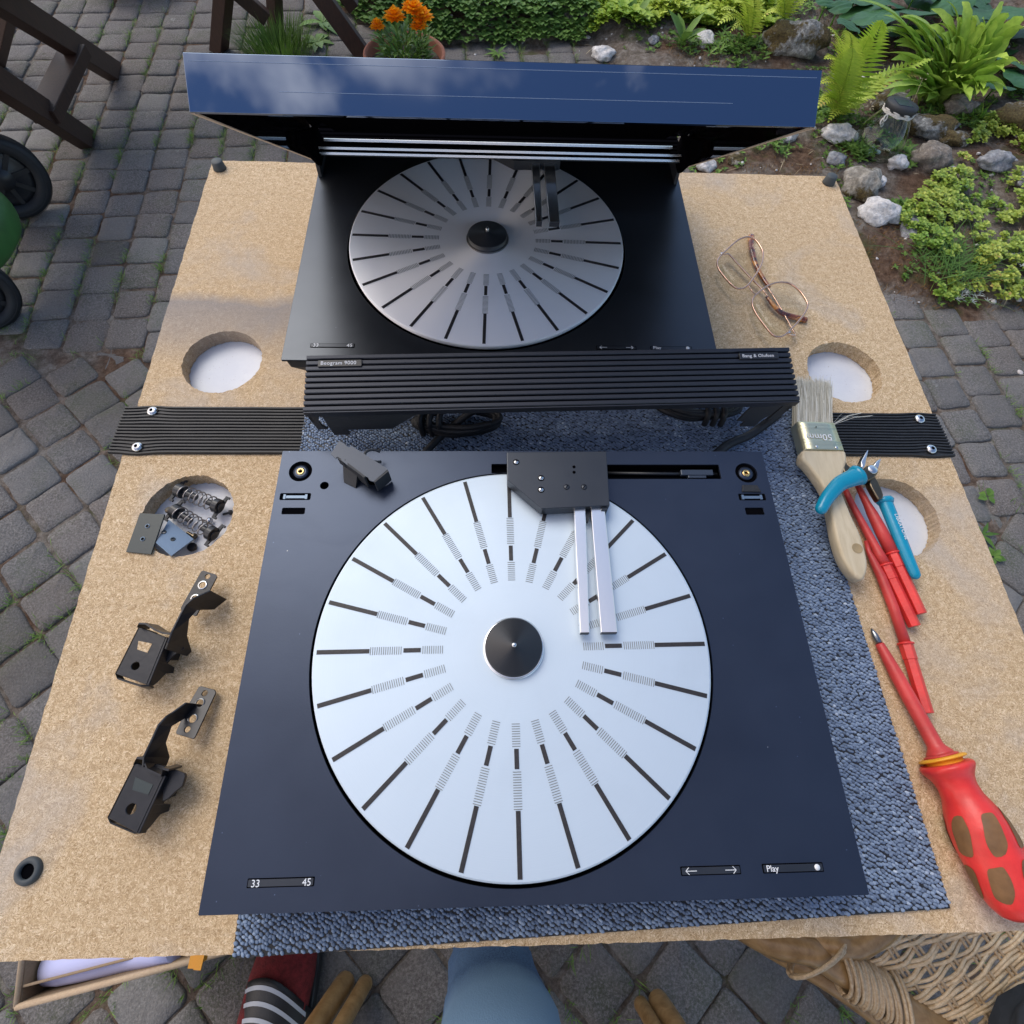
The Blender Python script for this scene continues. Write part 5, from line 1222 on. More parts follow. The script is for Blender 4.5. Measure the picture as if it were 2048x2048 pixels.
V = [(0, -.93, .50), (0, -.93, .68), (0, -.92, .88), (0, -.90, 1.06), (0, -.88, 1.17), (0, -.86, 1.25), (0, -.835, 1.36), (0, -.85, 1.43),
     (.17, -.89, 1.12), (.27, -.72, .92), (.13, -.36, 1.04), (.085, -.27, 1.085), (-.17, -.89, 1.12), (-.27, -.72, .92), (-.13, -.36, 1.04), (-.085, -.27, 1.085),
     (.09, -.91, .48), (.01, -.60, .575), tuple(KR), (KR.x - .010, KR.y - .012, .28), (KR.x - .015, KR.y - .022, .10), (KR.x - .015, KR.y + .12, .04),
     (-.09, -.91, .48), (-.20, -.70, .50), (-.30, -.545, .49), (-.315, -.60, .28), (-.325, -.64, .11), (FT.x, FT.y - .10, .065), (FT.x + .005, FT.y + .01, .055)]
Ed = [(0, 1), (1, 2), (2, 3), (3, 4), (4, 5), (5, 6), (6, 7), (3, 8), (8, 9), (9, 10), (10, 11), (3, 12), (12, 13), (13, 14), (14, 15), (0, 16), (16, 17), (17, 18), (18, 19), (19, 20), (20, 21), (0, 22), (22, 23), (23, 24), (24, 25), (25, 26), (26, 27), (27, 28)]
R = [(.13, .09), (.12, .09), (.13, .095), (.13, .09), .055, .05, .075, .06, .05, .042, .028, (.03, .018), .05, .042, .028, (.03, .018), .08, .075, .052, .045, .032, (.035, .022), .08, .075, .052, .045, .032, (.036, .03), (.036, .018)]
for s_ in (1, -1):       # five fingers on each hand
    base = 11 if s_ == 1 else 15; bp = Vector(V[base])
    for k, (dx, ln) in enumerate(((.020, .036), (.008, .042), (-.004, .040), (-.015, .032))):
        a = bp + Vector((s_ * dx * .9, .022, .010 - .004 * k)); b_ = a + Vector((-s_ * .006, ln * .5, .010)); i = len(V); V += [tuple(a), tuple(b_), tuple(b_ + Vector((-s_ * .010, ln * .3, .008)))]
        Ed += [(base, i), (i, i + 1), (i + 1, i + 2)]; R += [.0095, .0085, .0075]
    a = bp + Vector((-s_ * .028, -.004, .012)); i = len(V); V += [tuple(a), tuple(a + Vector((-s_ * .014, .022, .010)))]; Ed += [(base, i), (i, i + 1)]; R += [.011, .0085]
person = skin_fig('person', V, Ed, R, skin, None, 0, 2); tag(person, 'seated person in blue jeans with a red sock and a black slide with grey stripes', 'person')
WM['person'] = Matrix.Identity(4)
JV = [V[0], V[16], V[17], V[18], V[19], V[20], V[22], V[23], V[24], V[25], V[26], (0, -.93, .62)]
JE = [(0, 1), (1, 2), (2, 3), (3, 4), (4, 5), (0, 6), (6, 7), (7, 8), (8, 9), (9, 10), (0, 11)]
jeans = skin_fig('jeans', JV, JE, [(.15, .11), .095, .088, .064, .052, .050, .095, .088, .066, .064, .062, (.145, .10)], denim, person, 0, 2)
jd = jeans.data
for v in jd.vertices:
    c = v.co; n_ = noise.noise(Vector((c.x * 14, c.y * 14, c.z * 22))); v.co = c + v.normal * (.007 * n_ + .008 * sin(c.z * 95 + 5 * c.x + 3 * noise.noise(c * 12)) * max(0, noise.noise(Vector((c.x * 9, c.y * 9, c.z * 6))) + .25) + .002 * noise.noise(c * 60))
TV = [V[1], V[2], V[3], V[4], V[8], V[9], V[10], V[12], V[13], V[14]]
skin_fig('jumper', TV, [(0, 1), (1, 2), (2, 3), (2, 4), (4, 5), (5, 6), (2, 7), (7, 8), (8, 9)], [(.145, .11), (.148, .11), (.145, .105), .07, .068, .056, .042, .068, .056, .042], jumper, person, 1, 2)
hr_ = MB().blob((0, -.87, 1.425), (.088, .10, .075), 20, 14, jit=.06, fr=5); obj('hair', hr_, simple('brown_hair', (.05, .03, .02), .7, 0, 300, .002, .4), person)
fc = MB()
for sx_ in (-1, 1):
    fc.blob((sx_ * .030, -.765, 1.375), (.011, .009, .008), 10, 8); fc.blob((sx_ * .078, -.84, 1.365), (.008, .018, .028), 10, 8)
obj('face', fc.blob((0, -.752, 1.350), (.012, .017, .022), 10, 8).blob((0, -.765, 1.315), (.024, .010, .007), 12, 8), skin, person)
sk = MB(); rs = []
yaw_ = .06
SKP = [(-.16, .040, .036, .050), (-.10, .047, .040, .058), (-.04, .052, .038, .052), (.02, .052, .030, .044), (.06, .047, .024, .036), (.085, .036, .018, .030), (.097, .018, .010, .027)]
for (dy, wx_, hz_, zc) in SKP: rs.append([(FT.x + .003 + dy * yaw_ + wx_ * cos(a) , FT.y + dy, zc + hz_ * sin(a) * (1 if sin(a) > 0 else .75)) for a in [2 * PI * k / 20 for k in range(20)]])
sk.rings(rs, True, True, True); so = obj('sock', sk, sock, person)
sole = MB().prism([(FT.x + .005 + x, FT.y + y) for x, y in [(-.046, -.20), (-.054, -.05), (-.056, .02), (-.045, .075), (-.022, .108), (.012, .112), (.040, .085), (.052, .03), (.050, -.06), (.044, -.20), (0, -.215)]], .004, .030)
sd_ = obj('slide_sole', sole, slip, person, bevel=.005, seg=3)
stp = MB(); rs = []
for k in range(15):
    t = k / 14; yb = FT.y - .105 + .118 * t
    rs.append([(FT.x + .004 + (.0585 - .004 * t) * cos(a), yb - .030 * abs(cos(a)) ** 2 + .012 * sin(a) - .016 * cos(a), .018 + (.080 - .014 * t) * sin(a)) for a in [PI * j / 16 for j in range(17)]])
stp.rings(rs, False, False, True, closed=False)
st_o = obj('slide_strap', stp, slip, person); sm_ = st_o.modifiers.new('solid', 'SOLIDIFY'); sm_.thickness = .004
for k in range(5):
    t = .28 + k * .158; rs = []
    for dt in (-.024, .024):
        tt_ = t + dt; yb = FT.y - .105 + .118 * tt_
        rs.append([(FT.x + .004 + (.0628 - .004 * tt_) * cos(a), yb - .030 * abs(cos(a)) ** 2 + .012 * sin(a) - .016 * cos(a), .0192 + (.0842 - .014 * tt_) * sin(a)) for a in [PI * (.18 + .66 * j / 16) for j in range(17)]])
    obj('slide_stripe', MB().rings(rs, False, False, True, closed=False), stripe, st_o)

# --- the chair that person sits on
rch = thing('rattan_chair', 'rattan chair of the seated person, only its paired front legs showing below the table edge', 'chair', (0, -.7, 0))
for (a, b_, r_, tx) in ((652, 1852, .0165, -.035), (690, 1854, .0125, -.030), (1208, 1893, .0120, .030), (1240, 1886, .0165, .035)):
    p = D(a, b_, 0.012); P = [p, p + Vector((tx * .1, -.004, .04)), p + Vector((tx * .6, -.03, .20)), p + Vector((tx, -.05, .40))]
    obj('leg', MB().tube(smooth_path(P, 5), [r_ * .82] + [r_] * 15, 16), cane, rch, bevel=.002)
for x in (-.26, .26): obj('leg', MB().tube([(x, -1.02, .004), (x * .95, -.98, .40)], .016, 14), cane, rch)
obj('seat', MB().prism(rrect(-.28, -1.02, .28, -.45, .06, 5), .392, .415), cane_s, rch, bevel=.006)
obj('backrest', MB().tube(smooth_path([(-.27, -1.0, .40), (-.28, -1.10, .75), (-.18, -1.16, .92), (.18, -1.16, .92), (.28, -1.10, .75), (.27, -1.0, .40)], 6), .016, 12), cane, rch)

# --- wicker chair at the lower right
Zw = Zm(3.22, 1448, 1848); wz = .46
wch = thing('wicker_chair', 'woven wicker chair with thick cane frame at the lower right corner below the table', 'chair', Zw(1300, 400, 0))
def wp(pts, r, nm, mat=cane, n=14): return obj(nm, MB().tube(smooth_path([Zw(a, b_, z) for a, b_, z in pts], 5), r, n), mat, wch)
wp([(60, -20, .40), (300, 110, .435), (560, 170, .45), (720, 270, .45), (960, 410, .45), (1240, 590, .448), (1560, 790, .445)], .0150, 'frame_pole')
wp([(60, 0, .33), (300, 150, .375), (620, 330, .40), (900, 520, .40), (1200, 760, .40)], .0115, 'frame_pole')
wp([(420, 20, .40), (560, 90, .44), (700, 140, .458), (800, 150, .46), (880, 130, .462), (1000, 60, .465), (1100, -40, .465)], .0120, 'frame_pole')
# wrapped strands on the frame pole
def ringpath(c, d, r, squash, tilt, n_=20, open_=0):
    u = Vector((0, 0, 1)); u = (u - d * u.dot(d)).normalized(); v = d.cross(u); return [c + u * sin(a) * r + v * cos(a) * r * squash + d * (tilt * cos(a)) for a in [open_ + 2 * PI * k / n_ for k in range(n_ + 1)]]
pa, pb = Zw(745, 285, wz - .008), Zw(1060, 480, wz - .008); dd_ = (pb - pa).normalized()
for k in range(22):
    c = pa.lerp(pb, k / 21); jit = random.Random(k).uniform(-.0012, .0012)
    obj('wrapping', MB().tube(ringpath(c + Vector((0, 0, jit)), dd_, .0172 + (k % 3) * .0009, 1.12 + .05 * sin(k), .010 + jit * 2), .0019, 6), cane_s2, wch)
for k, (a, b_) in enumerate(((640, 200), (625, 192), (1075, 520), (1098, 545))):
    c = Zw(a, b_, wz - .01); obj('loose_binding', MB().tube(ringpath(c + Vector((-.004 if k < 2 else 0, 0, 0)), dd_, .024 + .002 * (k % 2), 1.25, -.020 if k < 2 else .012), .0021, 6), cane_s2, wch)
# woven seat: long pairs of weft going over and under pairs of stakes
sA, sB, sC = Zw(1000, 470, wz), Zw(1010, 60, wz), Zw(1950, 640, wz)
su = (Zw(1750, 0, wz) - Zw(1180, 470, wz)).normalized(); su.z = 0; sv_ = Vector((su.y, -su.x, 0))      # weft direction and the way rows step (toward lower right)
O_ = Zw(960, 250, wz)
# seat edge along the frame pole: weft ends turn down on it
pe0, pe1 = Zw(820, 190, wz), Zw(1500, 700, wz); ped = (pe1 - pe0).normalized(); pen = Vector((-ped.y, ped.x, 0))
if (Zw(1700, 200, wz) - pe0).dot(pen) < 0: pen = -pen
def seat_z(x, y):
    d = (Vector((x, y, 0)) - Vector((pe0.x, pe0.y, 0))).dot(pen); return wz + .004 - .014 * math.exp(-max(d, 0) / .012) - .02 * max(0, d - .22) + .003 * noise.noise(Vector((x * 20, y * 20, 0)))
rw = random.Random(8); pitch_s = .0250; pitch_w = .0044; cnt = 0
for row in range(-46, 96):
    c0 = O_ + sv_ * (row * pitch_w)
    # intersection of this row with the frame line
    if row % 2 and False: continue
    den = su.dot(pen); s0 = ((pe0 - c0).dot(pen) + .002) / den; P = []
    L0 = .36; N = 56; ph = (row // 2) % 2
    for k in range(N + 1):
        s_ = s0 + L0 * k / N; p = c0 + su * s_; q = s_ / pitch_s * PI + ph * PI
        amp = .0024; z = seat_z(p.x, p.y) + amp * cos(q); side = .0016 * sin(q * 1.0 + row * .3) + .0022 * noise.noise(Vector((s_ * 16, row * .6, 2)))
        p2 = p + sv_ * side
        if p2.y > -.05 or p2.y < -.62 or p2.x > .66: continue
        P.append((p2.x, p2.y, z))
    if len(P) > 3:
        e0 = Vector(P[0]); P = [tuple(e0 - pen * .006 + Vector((0, 0, -.016))), tuple(e0 - pen * .004 + Vector((0, 0, -.006)))] + P
        o = obj('weft', MB().tube(P, (.0019) + rw.uniform(-.0003, .0003), 6), cane_s, wch); cnt += 1
for k in range(-4, 46):
    for w_ in (-.0026, .0026):
        P = []
        s_ = k * pitch_s + w_
        for j in range(-46, 100, 3):
            p = O_ + su * s_ + sv_ * (j * pitch_w); d = (p - pe0).dot(pen)
            if d < .006 or p.y > -.05 or p.y < -.62 or p.x > .66: continue
            P.append((p.x, p.y, seat_z(p.x, p.y) - .0004))
        if len(P) > 2: obj('stake', MB().tube(P, .0019, 6), cane_s2, wch)
wch_p = lambda pts, r: obj('frame_pole', MB().tube(smooth_path(pts, 6), r, 14), cane, wch)
fe = Zw(1560, 790, .445); wch_p([tuple(fe), (.44, -.62, .45), (.54, -.635, .452), (.63, -.61, .452), (.672, -.55, .452), (.678, -.35, .452), (.672, -.10, .452), (.62, -.035, .45), (.50, -.02, .45), (.36, -.025, .45), (.30, -.05, .45)], .0135)
for x, y in ((.655, -.60), (.655, -.06)): obj('leg', MB().tube([(x, y, .0), (x, y, .45)], .014, 12), cane, wch)
for a, b_ in ((300, 110),): 
    p = Zw(a, b_, 0.0); q_ = Zw(a, b_, wz - .02); obj('leg', MB().tube([(q_.x, q_.y, .0), (q_.x, q_.y, wz - .02)], .014, 12), cane, wch)
dc = MB().blob(Zw(2440, 990, .49), (.10, .075, .02), 24, 12, jit=.25, fr=2.2, seed=2); o = obj('dark_cloth', dc, darkcloth, None); tag(o, 'dark cloth lying on the wicker chair at the very corner', 'cloth')

# --- brown wooden benches behind on the left
def beam(par, p, q, w_, t_, nm, upv=(0, 0, 1), cutz=None):
    p, q = Vector(p), Vector(q); d = (q - p).normalized(); u = Vector(upv); u = (u - d * u.dot(d)).normalized(); v = d.cross(u); vs = []
    for c in (p, q):
        for a, b_ in ((-1, -1), (1, -1), (1, 1), (-1, 1)):
            x = c + v * (a * w_ / 2) + u * (b_ * t_ / 2)
            if c is p and cutz is not None: x = x + d * ((cutz - x.z) / d.z)
            vs.append(x)
    return obj(nm, MB().add(vs, [(0, 1, 2, 3), (7, 6, 5, 4), (0, 4, 5, 1), (1, 5, 6, 2), (2, 6, 7, 3), (3, 7, 4, 0)]), wood_b, par, bevel=.002)
bn = thing('wooden_bench', 'dark brown wooden bench with splayed legs and cross rail at the upper left edge', 'bench', (-1.9, 2.0, 0))
a0, a1 = D(205, 128, .03), D(-30, -20, .44); b0, b1 = D(152, 256, .03), D(-70, 112, .40)
beam(bn, a0, a1, .038, .07, 'leg', cutz=.001); beam(bn, b0, b1, .038, .07, 'leg', cutz=.001)
beam(bn, a0.lerp(a1, .36) + Vector((0, 0, -.012)), b0.lerp(b1, .36) + Vector((0, -.02, .0)), .075, .035, 'cross_rail')
c0, c1 = D(-8, 128, .0), D(16, -10, .30); beam(bn, c0 + Vector((0, 0, .01)), c1, .045, .045, 'leg', cutz=.001)
beam(bn, a1 + Vector((-.1, .5, .02)), b1 + Vector((-.1, -.5, .04)), .30, .03, 'seat_board', (0, 0, 1))
b2 = thing('wooden_bench', 'dark brown wooden bench whose legs stand behind the raised turntable lid', 'bench', (-.9, 2.6, 0))
ext = lambda p, q, h=.44: p + (q - p) * ((h - p.z) / (q.z - p.z))
l1a, l1b = D(414, 84, .02), D(424, -30, .22); l1b = ext(l1a, l1b); beam(b2, l1a, l1b, .050, .045, 'leg', cutz=.001)
l2a, l2b = D(520, 54, .02), D(516, -40, .18); l2b = ext(l2a, l2b); beam(b2, l2a, l2b, .042, .042, 'leg', cutz=.001)
beam(b2, D(503, 34, .09), D(445, -16, .17), .035, .045, 'brace'); l3b = ext(D(692, 112, .02), D(600, -16, .22)); beam(b2, D(692, 112, .02), l3b, .045, .055, 'leg', cutz=.001); beam(b2, D(668, 14, .10), D(640, -26, .16), .04, .045, 'brace')
beam(b2, Vector((min(l1b.x, l3b.x) - .35, l1b.y + .02, .455)), Vector((max(l2b.x, l3b.x) + .35, l3b.y + .02, .455)), .30, .03, 'seat_board')

# --- green mower with black wheels
mw = thing('lawn_mower', 'green lawn mower with ribbed black wheels at the left edge of the paving', 'lawn mower', D(-20, 420, 0))
def wheel(c, ax, r, wd):
    c = Vector(c); ax = Vector(ax).normalized(); Mx = ax.to_track_quat('Z', 'Y').to_matrix().to_4x4(); Mx.translation = c
    pr_ = [(r * .66, -wd * .42), (r * .80, -wd * .52), (r * .93, -wd * .46), (r * .985, -wd * .3), (r, -wd * .12), (r, wd * .12), (r * .985, wd * .3), (r * .93, wd * .46), (r * .80, wd * .52), (r * .66, wd * .42), (r * .66, -wd * .42)]
    o = obj('wheel', MB().lathe(pr_, 64, Mx, cap=False), tyre_m, mw)
    rg = MB()
    for k in range(-3, 4): rg.lathe([(r * 1.0, k * wd * .1 - .0012), (r * 1.008, k * wd * .1), (r * 1.0, k * wd * .1 + .0012)], 64, Mx, cap=False)
    for s_ in (-1, 1): rg.lathe([(r * .86, s_ * wd * .50), (r * .87, s_ * wd * .53), (r * .88, s_ * wd * .50)], 64, Mx, cap=False)
    obj('tread', rg, tyre_m, o); hb_ = MB().lathe([(0, -wd * .2), (r * .67, -wd * .2), (r * .67, wd * .2), (r * .55, wd * .25), (r * .25, wd * .25), (r * .22, wd * .5), (0, wd * .5)], 40, Mx, cap=False)
    for k in range(8): a = k * PI / 4; hb_.box((r * .44 * cos(a), r * .44 * sin(a), wd * .24), (r * .42, .012, wd * .12), Mx, rot=a)
    obj('hub', hb_, blackp, o)
wheel(D(4, 335, .112), (.60, -.66, .10), .108, .052); wheel(D(-52, 558, .09), (.62, -.62, .1), .094, .045)
gb = [D(-70, 318, .22), D(-14, 332, .20), D(14, 378, .17), D(-4, 428, .16), D(-130, 560, .20), D(-220, 480, .24)]
m = MB(); n_ = len(gb); m.rings([[p + Vector((0, 0, -.10)) for p in gb], [p + Vector((0, 0, -.02)) for p in gb], [p + (Vector((gb[5].x, gb[5].y, p.z)) - p) * .06 for p in gb], [p + (Vector((gb[5].x, gb[5].y, p.z)) - p) * .5 + Vector((0, 0, .05)) for p in gb]], True, True, True)
obj('body', m, green_m, mw, sub=2)
tb_ = D(235, -6, .02); o = obj('plastic_tub', MB().lathe([(.10, 0), (.12, .002), (.15, .13), (.16, .135), (.16, .142), (.145, .14), (.115, .01), (0, .01)], 40, Matrix.Translation(tb_ + Vector((-.02, .16, -.02))), cap=False), tubm, None); tag(o, 'blue-grey plastic tub at the top edge on the paving', 'tub')

# ================================================================== GARDEN
def G(px, py, z=0.0): return D(px, py, z)
Zr = Zm(2.76, 1348, 0); Z3 = Zm(2.576, 950, 60)
def in_bed_pts(n, cond, rg, box): 
    out = []; k = 0
    while len(out) < n and k < n * 30:
        k += 1; x = rg.uniform(box[0], box[1]); y = rg.uniform(box[2], box[3])
        if cond(x, y): out.append((x, y))
    return out
leafA = M_leaf('deep_green_leaf', (.07, .16, .035), (.19, .34, .07)); leafB = M_leaf('yellow_green_leaf', (.20, .38, .04), (.52, .62, .08))
leafF = M_leaf('fern_green', (.27, .46, .04), (.66, .74, .12), tips=(.50, .42, .12)); leafT = M_leaf('tongue_green', (.15, .36, .045), (.50, .66, .12), .42, .3, .4)
leafH = M_leaf('hosta_green', (.022, .085, .03), (.06, .17, .055), .5, .12, .35); leafS = M_leaf('sedum_green', (.20, .36, .05), (.56, .60, .11), .45, .2, .4, (.55, .38, .12))
leafM = M_leaf('brown_moss', (.11, .055, .025), (.26, .16, .06), .9, .1, .1); leafG = M_leaf('grass_green', (.07, .16, .03), (.20, .34, .06)); leafW = M_leaf('silver_leaf', (.35, .40, .38), (.60, .65, .62), .7)
leafD = M_leaf('dry_straw', (.40, .32, .20), (.62, .54, .38), .8)
def veg(name, label, cat, LVS, mat, kind=None, group=None):
    c = Vector((sum(p.x for p in LVS.P) / len(LVS.P), sum(p.y for p in LVS.P) / len(LVS.P), 0)); o = obj(name, LVS.mb(), mat, None, loc=c, attr=True); return tag(o, label, cat, group, kind)
def rosette(LVS, p, r, n, ln, wd, rg, up=.5, shape='oval', a=None):
    p = Vector(p)
    for k in range(n):
        an = 2 * PI * k / n + rg.uniform(-.4, .4); el = up * rg.uniform(.5, 1.5); d = Vector((cos(an) * cos(el), sin(an) * cos(el), sin(el)))
        LVS.leaf(p + d * r, d, (0, 0, 1), ln * rg.uniform(.7, 1.2), wd * rg.uniform(.8, 1.2), rg.random() if a is None else min(1, max(0, a + rg.uniform(-.25, .25))), .35, 3, shape)
rg = random.Random(21)
# low dark hedge-like ground cover at the back
LV_ = Leaves()
for x, y in in_bed_pts(3000, lambda x, y: bed_edge(x, y) > .0 and x < .26 + .05 * sin(y * 20), rg, (-.85, .36, 2.4, 3.1)):
    h = min(.015 + bed_edge(x, y) * .5, .06) + .02 * noise.noise(Vector((x * 9, y * 9, 0))); v = .45 + .5 * noise.noise(Vector((x * 5, y * 5, 3))) + rg.uniform(-.3, .3) + .3 * (x + .2)
    rosette(LV_, (x, y, gz(x, y) + h * rg.uniform(.75, 1.05)), .003, 4, .026, .019, rg, .35, 'round', v)
veg('ground_cover', 'dense dark green small-leaved ground cover behind the flower pot', 'ground cover', LV_, leafA, 'stuff')
LV_ = Leaves()
for x, y in in_bed_pts(1500, lambda x, y: bed_edge(x, y) > .04 and y > 2.50 + (x - .3) * .16 + .03 * sin(x * 24), rg, (.27, 1.0, 2.4, 3.05)):
    h = .035 + .03 * noise.noise(Vector((x * 7, y * 7, 0)))
    rosette(LV_, (x, y, gz(x, y) + h * rg.uniform(.6, 1.1)), .004, 5, .034, .022, rg, .5, 'oval', .5 + .6 * noise.noise(Vector((x * 4, y * 4, 3))))
veg('ground_cover', 'bright yellow-green leafy ground cover beyond the middle of the lid', 'ground cover', LV_, leafB, 'stuff')
# sprawling stonecrop at the right
LV_ = Leaves()
sed = lambda x, y: bed_edge(x, y) > .03 and noise.noise(Vector((x * 4.2, y * 4.2, 11))) + .9 * noise.noise(Vector((x * 15, y * 15, 1))) > -.08 and x > 1.20 + (0 if y < 1.5 else (y - 1.5) * .9)
for x, y in in_bed_pts(2300, sed, rg, (1.2, 2.4, 1.18, 2.0)):
    p = (x, y, gz(x, y) + rg.uniform(.008, .035)); n_ = 5 + rg.randrange(3); v = .40 + .5 * noise.noise(Vector((x * 6, y * 6, 7)))
    rosette(LV_, p, .002, n_, .015, .011, rg, .35, 'round', v); rosette(LV_, (p[0], p[1], p[2] + .004), .001, 4, .009, .008, rg, .7, 'round', v + .1)
    if rg.random() < .3: LV_.stem(p, (x + rg.uniform(-.03, .03), y + rg.uniform(-.03, .03), gz(x, y)), .0012, .1)
veg('stonecrop_mat', 'patchy yellow-green stonecrop spreading over soil at the right of the board', 'ground cover', LV_, leafS, 'stuff')
# red-brown moss tufts and dead bits
LV_ = Leaves()
for x, y in in_bed_pts(16000, lambda x, y: bed_edge(x, y) > -.01 and noise.noise(Vector((x * 3.4, y * 3.4, 21))) + .3 * noise.noise(Vector((x * 14, y * 14, 1))) > -.04, rg, (.25, 2.6, 1.15, 2.75)):
    a = rg.uniform(0, 2 * PI); LV_.leaf((x, y, gz(x, y) - .001), (cos(a) * .7, sin(a) * .7, rg.uniform(.5, 1.4)), (0, 0, 1), rg.uniform(.007, .016), .004, rg.random() * (.5 + .5 * noise.noise(Vector((x * 8, y * 8, 0))) + .3), .3, 2, 'lance')
veg('moss', 'reddish brown moss tufts between the garden stones', 'moss', LV_, leafM, 'stuff')
LV_ = Leaves()
for x, y in in_bed_pts(420, lambda x, y: bed_edge(x, y) > -.08, rg, (.2, 2.4, 1.1, 2.75)):
    a = rg.uniform(0, 2 * PI); LV_.leaf((x, y, gz(x, y) + .004), (cos(a), sin(a), rg.uniform(-.05, .25)), (0, 0, 1), rg.uniform(.015, .07) * rg.random() + .01, rg.uniform(.0015, .006), rg.random(), .2, 2, 'lance')
veg('dry_litter', 'dry straw stems and bits of dead leaf scattered in the bed', 'litter', LV_, leafD, 'stuff')
LV_ = Leaves()
for x, y in in_bed_pts(1500, lambda x, y: bed_edge(x, y) > -.02 and noise.noise(Vector((x * 5, y * 5, 41))) > .12, rg, (.3, 2.5, 1.17, 2.7)):
    rosette(LV_, (x, y, gz(x, y) + .003), .001, 4, .012, .007, rg, .5, 'oval')
def patch_pts(n, c, r): return [(c[0] + rg.gauss(0, r), c[1] + rg.gauss(0, r * .7)) for _ in range(n)]
for (bx_, by_, r_, n_) in ((300, 330, .06, 60), (90, 290, .05, 40), (420, 300, .05, 50), (700, 640, .05, 60), (960, 890, .035, 60), (1290, 950, .03, 30), (860, 690, .06, 60), (1230, 1190, .02, 25), (1180, 840, .03, 30), (540, 860, .04, 20), (1600, 720, .06, 50), (1400, 640, .07, 50), (1850, 620, .07, 50), (240, 130, .07, 70), (720, 60, .10, 90), (60, 130, .08, 80), (560, 170, .05, 50)):
    q = Zr(bx_, by_, .01)
    for (x, y) in patch_pts(n_, (q.x, q.y), r_):
        if bed_edge(x, y) > 0: rosette(LV_, (x, y, gz(x, y) + .008), .002, rg.randrange(4, 7), rg.uniform(.014, .030), .010, rg, .55, rg.choice(('oval', 'lance', 'round')))
veg('small_weeds', 'tiny green seedlings dotted over the soil of the bed', 'weeds', LV_, leafG, 'stuff')
# grass and moss in the paving joints
LV_ = Leaves(); jr = random.Random(31); JR = Matrix.Rotation(math.radians(6.8), 2)
for k in range(11000):
    x = jr.uniform(-2.2, 2.0); y = jr.uniform(-.5, 2.6)
    if bed_edge(x, y) > 0 or seen(x, y) == 0: continue
    dens = noise.noise(Vector((x * 3.1, y * 3.1, 5)))
    if dens < -.04 and not (abs(y - boundary(x)) < .03 and jr.random() < .6): continue
    if y > boundary(x): q = JR.transposed() @ Vector((x + 1.277, y - 1.56)); u = round(q.x / P_) * P_; p = JR @ Vector((u + jr.gauss(0, .003), q.y)) + Vector((-1.277, 1.56))
    else:
        J2 = Matrix.Rotation(math.radians(47), 2); q = J2.transposed() @ Vector((x + 1.211, y - .796))
        q = Vector((round(q.x / P_) * P_ + jr.gauss(0, .003), q.y)) if jr.random() < .5 else Vector((q.x, round(q.y / P_) * P_ + jr.gauss(0, .003))); p = J2 @ q + Vector((-1.211, .796))
    for b_ in range(jr.randrange(3, 8)):
        a = jr.uniform(0, 2 * PI); LV_.leaf((p.x + jr.gauss(0, .004), p.y + jr.gauss(0, .004), -.002), (cos(a) * .6, sin(a) * .6, jr.uniform(.4, 1.2)), (0, 0, 1), jr.uniform(.008, .028), .0026, jr.random(), .4, 2, 'lance')
veg('joint_grass', 'short grass and moss growing in the joints of the paving', 'grass', LV_, leafG, 'stuff')
# single weeds in the paving on the right
def weed(px, py, n, ln, wd, label, mat=leafG, shape='oval', up=.25):
    p = G(px, py); L_ = Leaves(); rosette(L_, (p.x, p.y, .004), .003, n, ln, wd, rg, up, shape); return veg('weed', label, 'weed', L_, mat)
weed(1860, 938, 5, .022, .018, 'small round-leaved weed in a paving joint level with the lower right hole')
weed(1850, 1010, 7, .045, .016, 'pointed-leaved weed between setts at the right edge of the board', shape='lance')
weed(1870, 1052, 7, .022, .018, 'lower round-leaved weed against the right edge of the board')
weed(745, 140, 6, .05, .02, 'weed hidden at the pot foot') if False else None
weed(600, 82, 8, .075, .03, 'broad-leaved weed on paving between the thyme clump and flower pot', leafG)
weed(940, 104, 8, .055, .02, 'small pointed weed on bare paving right of the flower pot', leafG, 'lance')
weed(610, 45, 8, .09, .035, 'darker leafy weed under the bench leg beside the hedge', leafA)
for px, py, n, lb in ((1188, 78, 7, 'long-leaved plant at the left edge of the mossy patch'), (1280, 108, 7, 'leafy rosette just above the lid beside the white stone')):
    p = G(px, py); L_ = Leaves(); rosette(L_, (p.x, p.y, gz(p.x, p.y) + .01), .004, n, .10, .035, rg, .7, 'oval', .55); veg('plantain', lb, 'plant', L_, leafG)
# thyme clump
def clump(px, py, n, ln, spread, mat, label, name, cat, wd=.004, z=0., up=1.2, rr=.06):
    p = G(px, py); L_ = Leaves(); r_ = random.Random(px)
    for k in range(n):
        a = r_.uniform(0, 2 * PI); q = rr * math.sqrt(r_.random()); b0_ = Vector((p.x + q * cos(a), p.y + q * sin(a), z + gz(p.x, p.y) * .5)); d = Vector((cos(a) * spread * r_.random(), sin(a) * spread * r_.random(), up)); 
        L_.leaf(b0_, d, (-cos(a), -sin(a), .2), ln * r_.uniform(.5, 1.1), wd, r_.random(), .35, 4, 'strap' if wd > .006 else 'lance')
    return veg(name, label, cat, L_, mat)
clump(530, 112, 900, .13, .9, leafG, 'bushy green grass-like herb clump growing beside the rear bench leg', 'herb_clump', 'herb', .0040, rr=.11)
L_ = Leaves(); gp = Zr(1500, 1500, .02)
for k in range(190):
    r_ = rg; a = r_.gauss(.9, .75); b0_ = gp + Vector((r_.gauss(0, .05), r_.gauss(0, .045), 0)); d = Vector((cos(a), sin(a), r_.uniform(.1, .6))); L_.leaf(b0_ + Vector((0, 0, .02)), d, (0, 0, 1), r_.uniform(.08, .22), .0036, r_.random() * .5, .45, 5, 'lance')
veg('grass_tuft', 'loose tuft of long dark grass blades lying over the stonecrop', 'grass', L_, leafG)
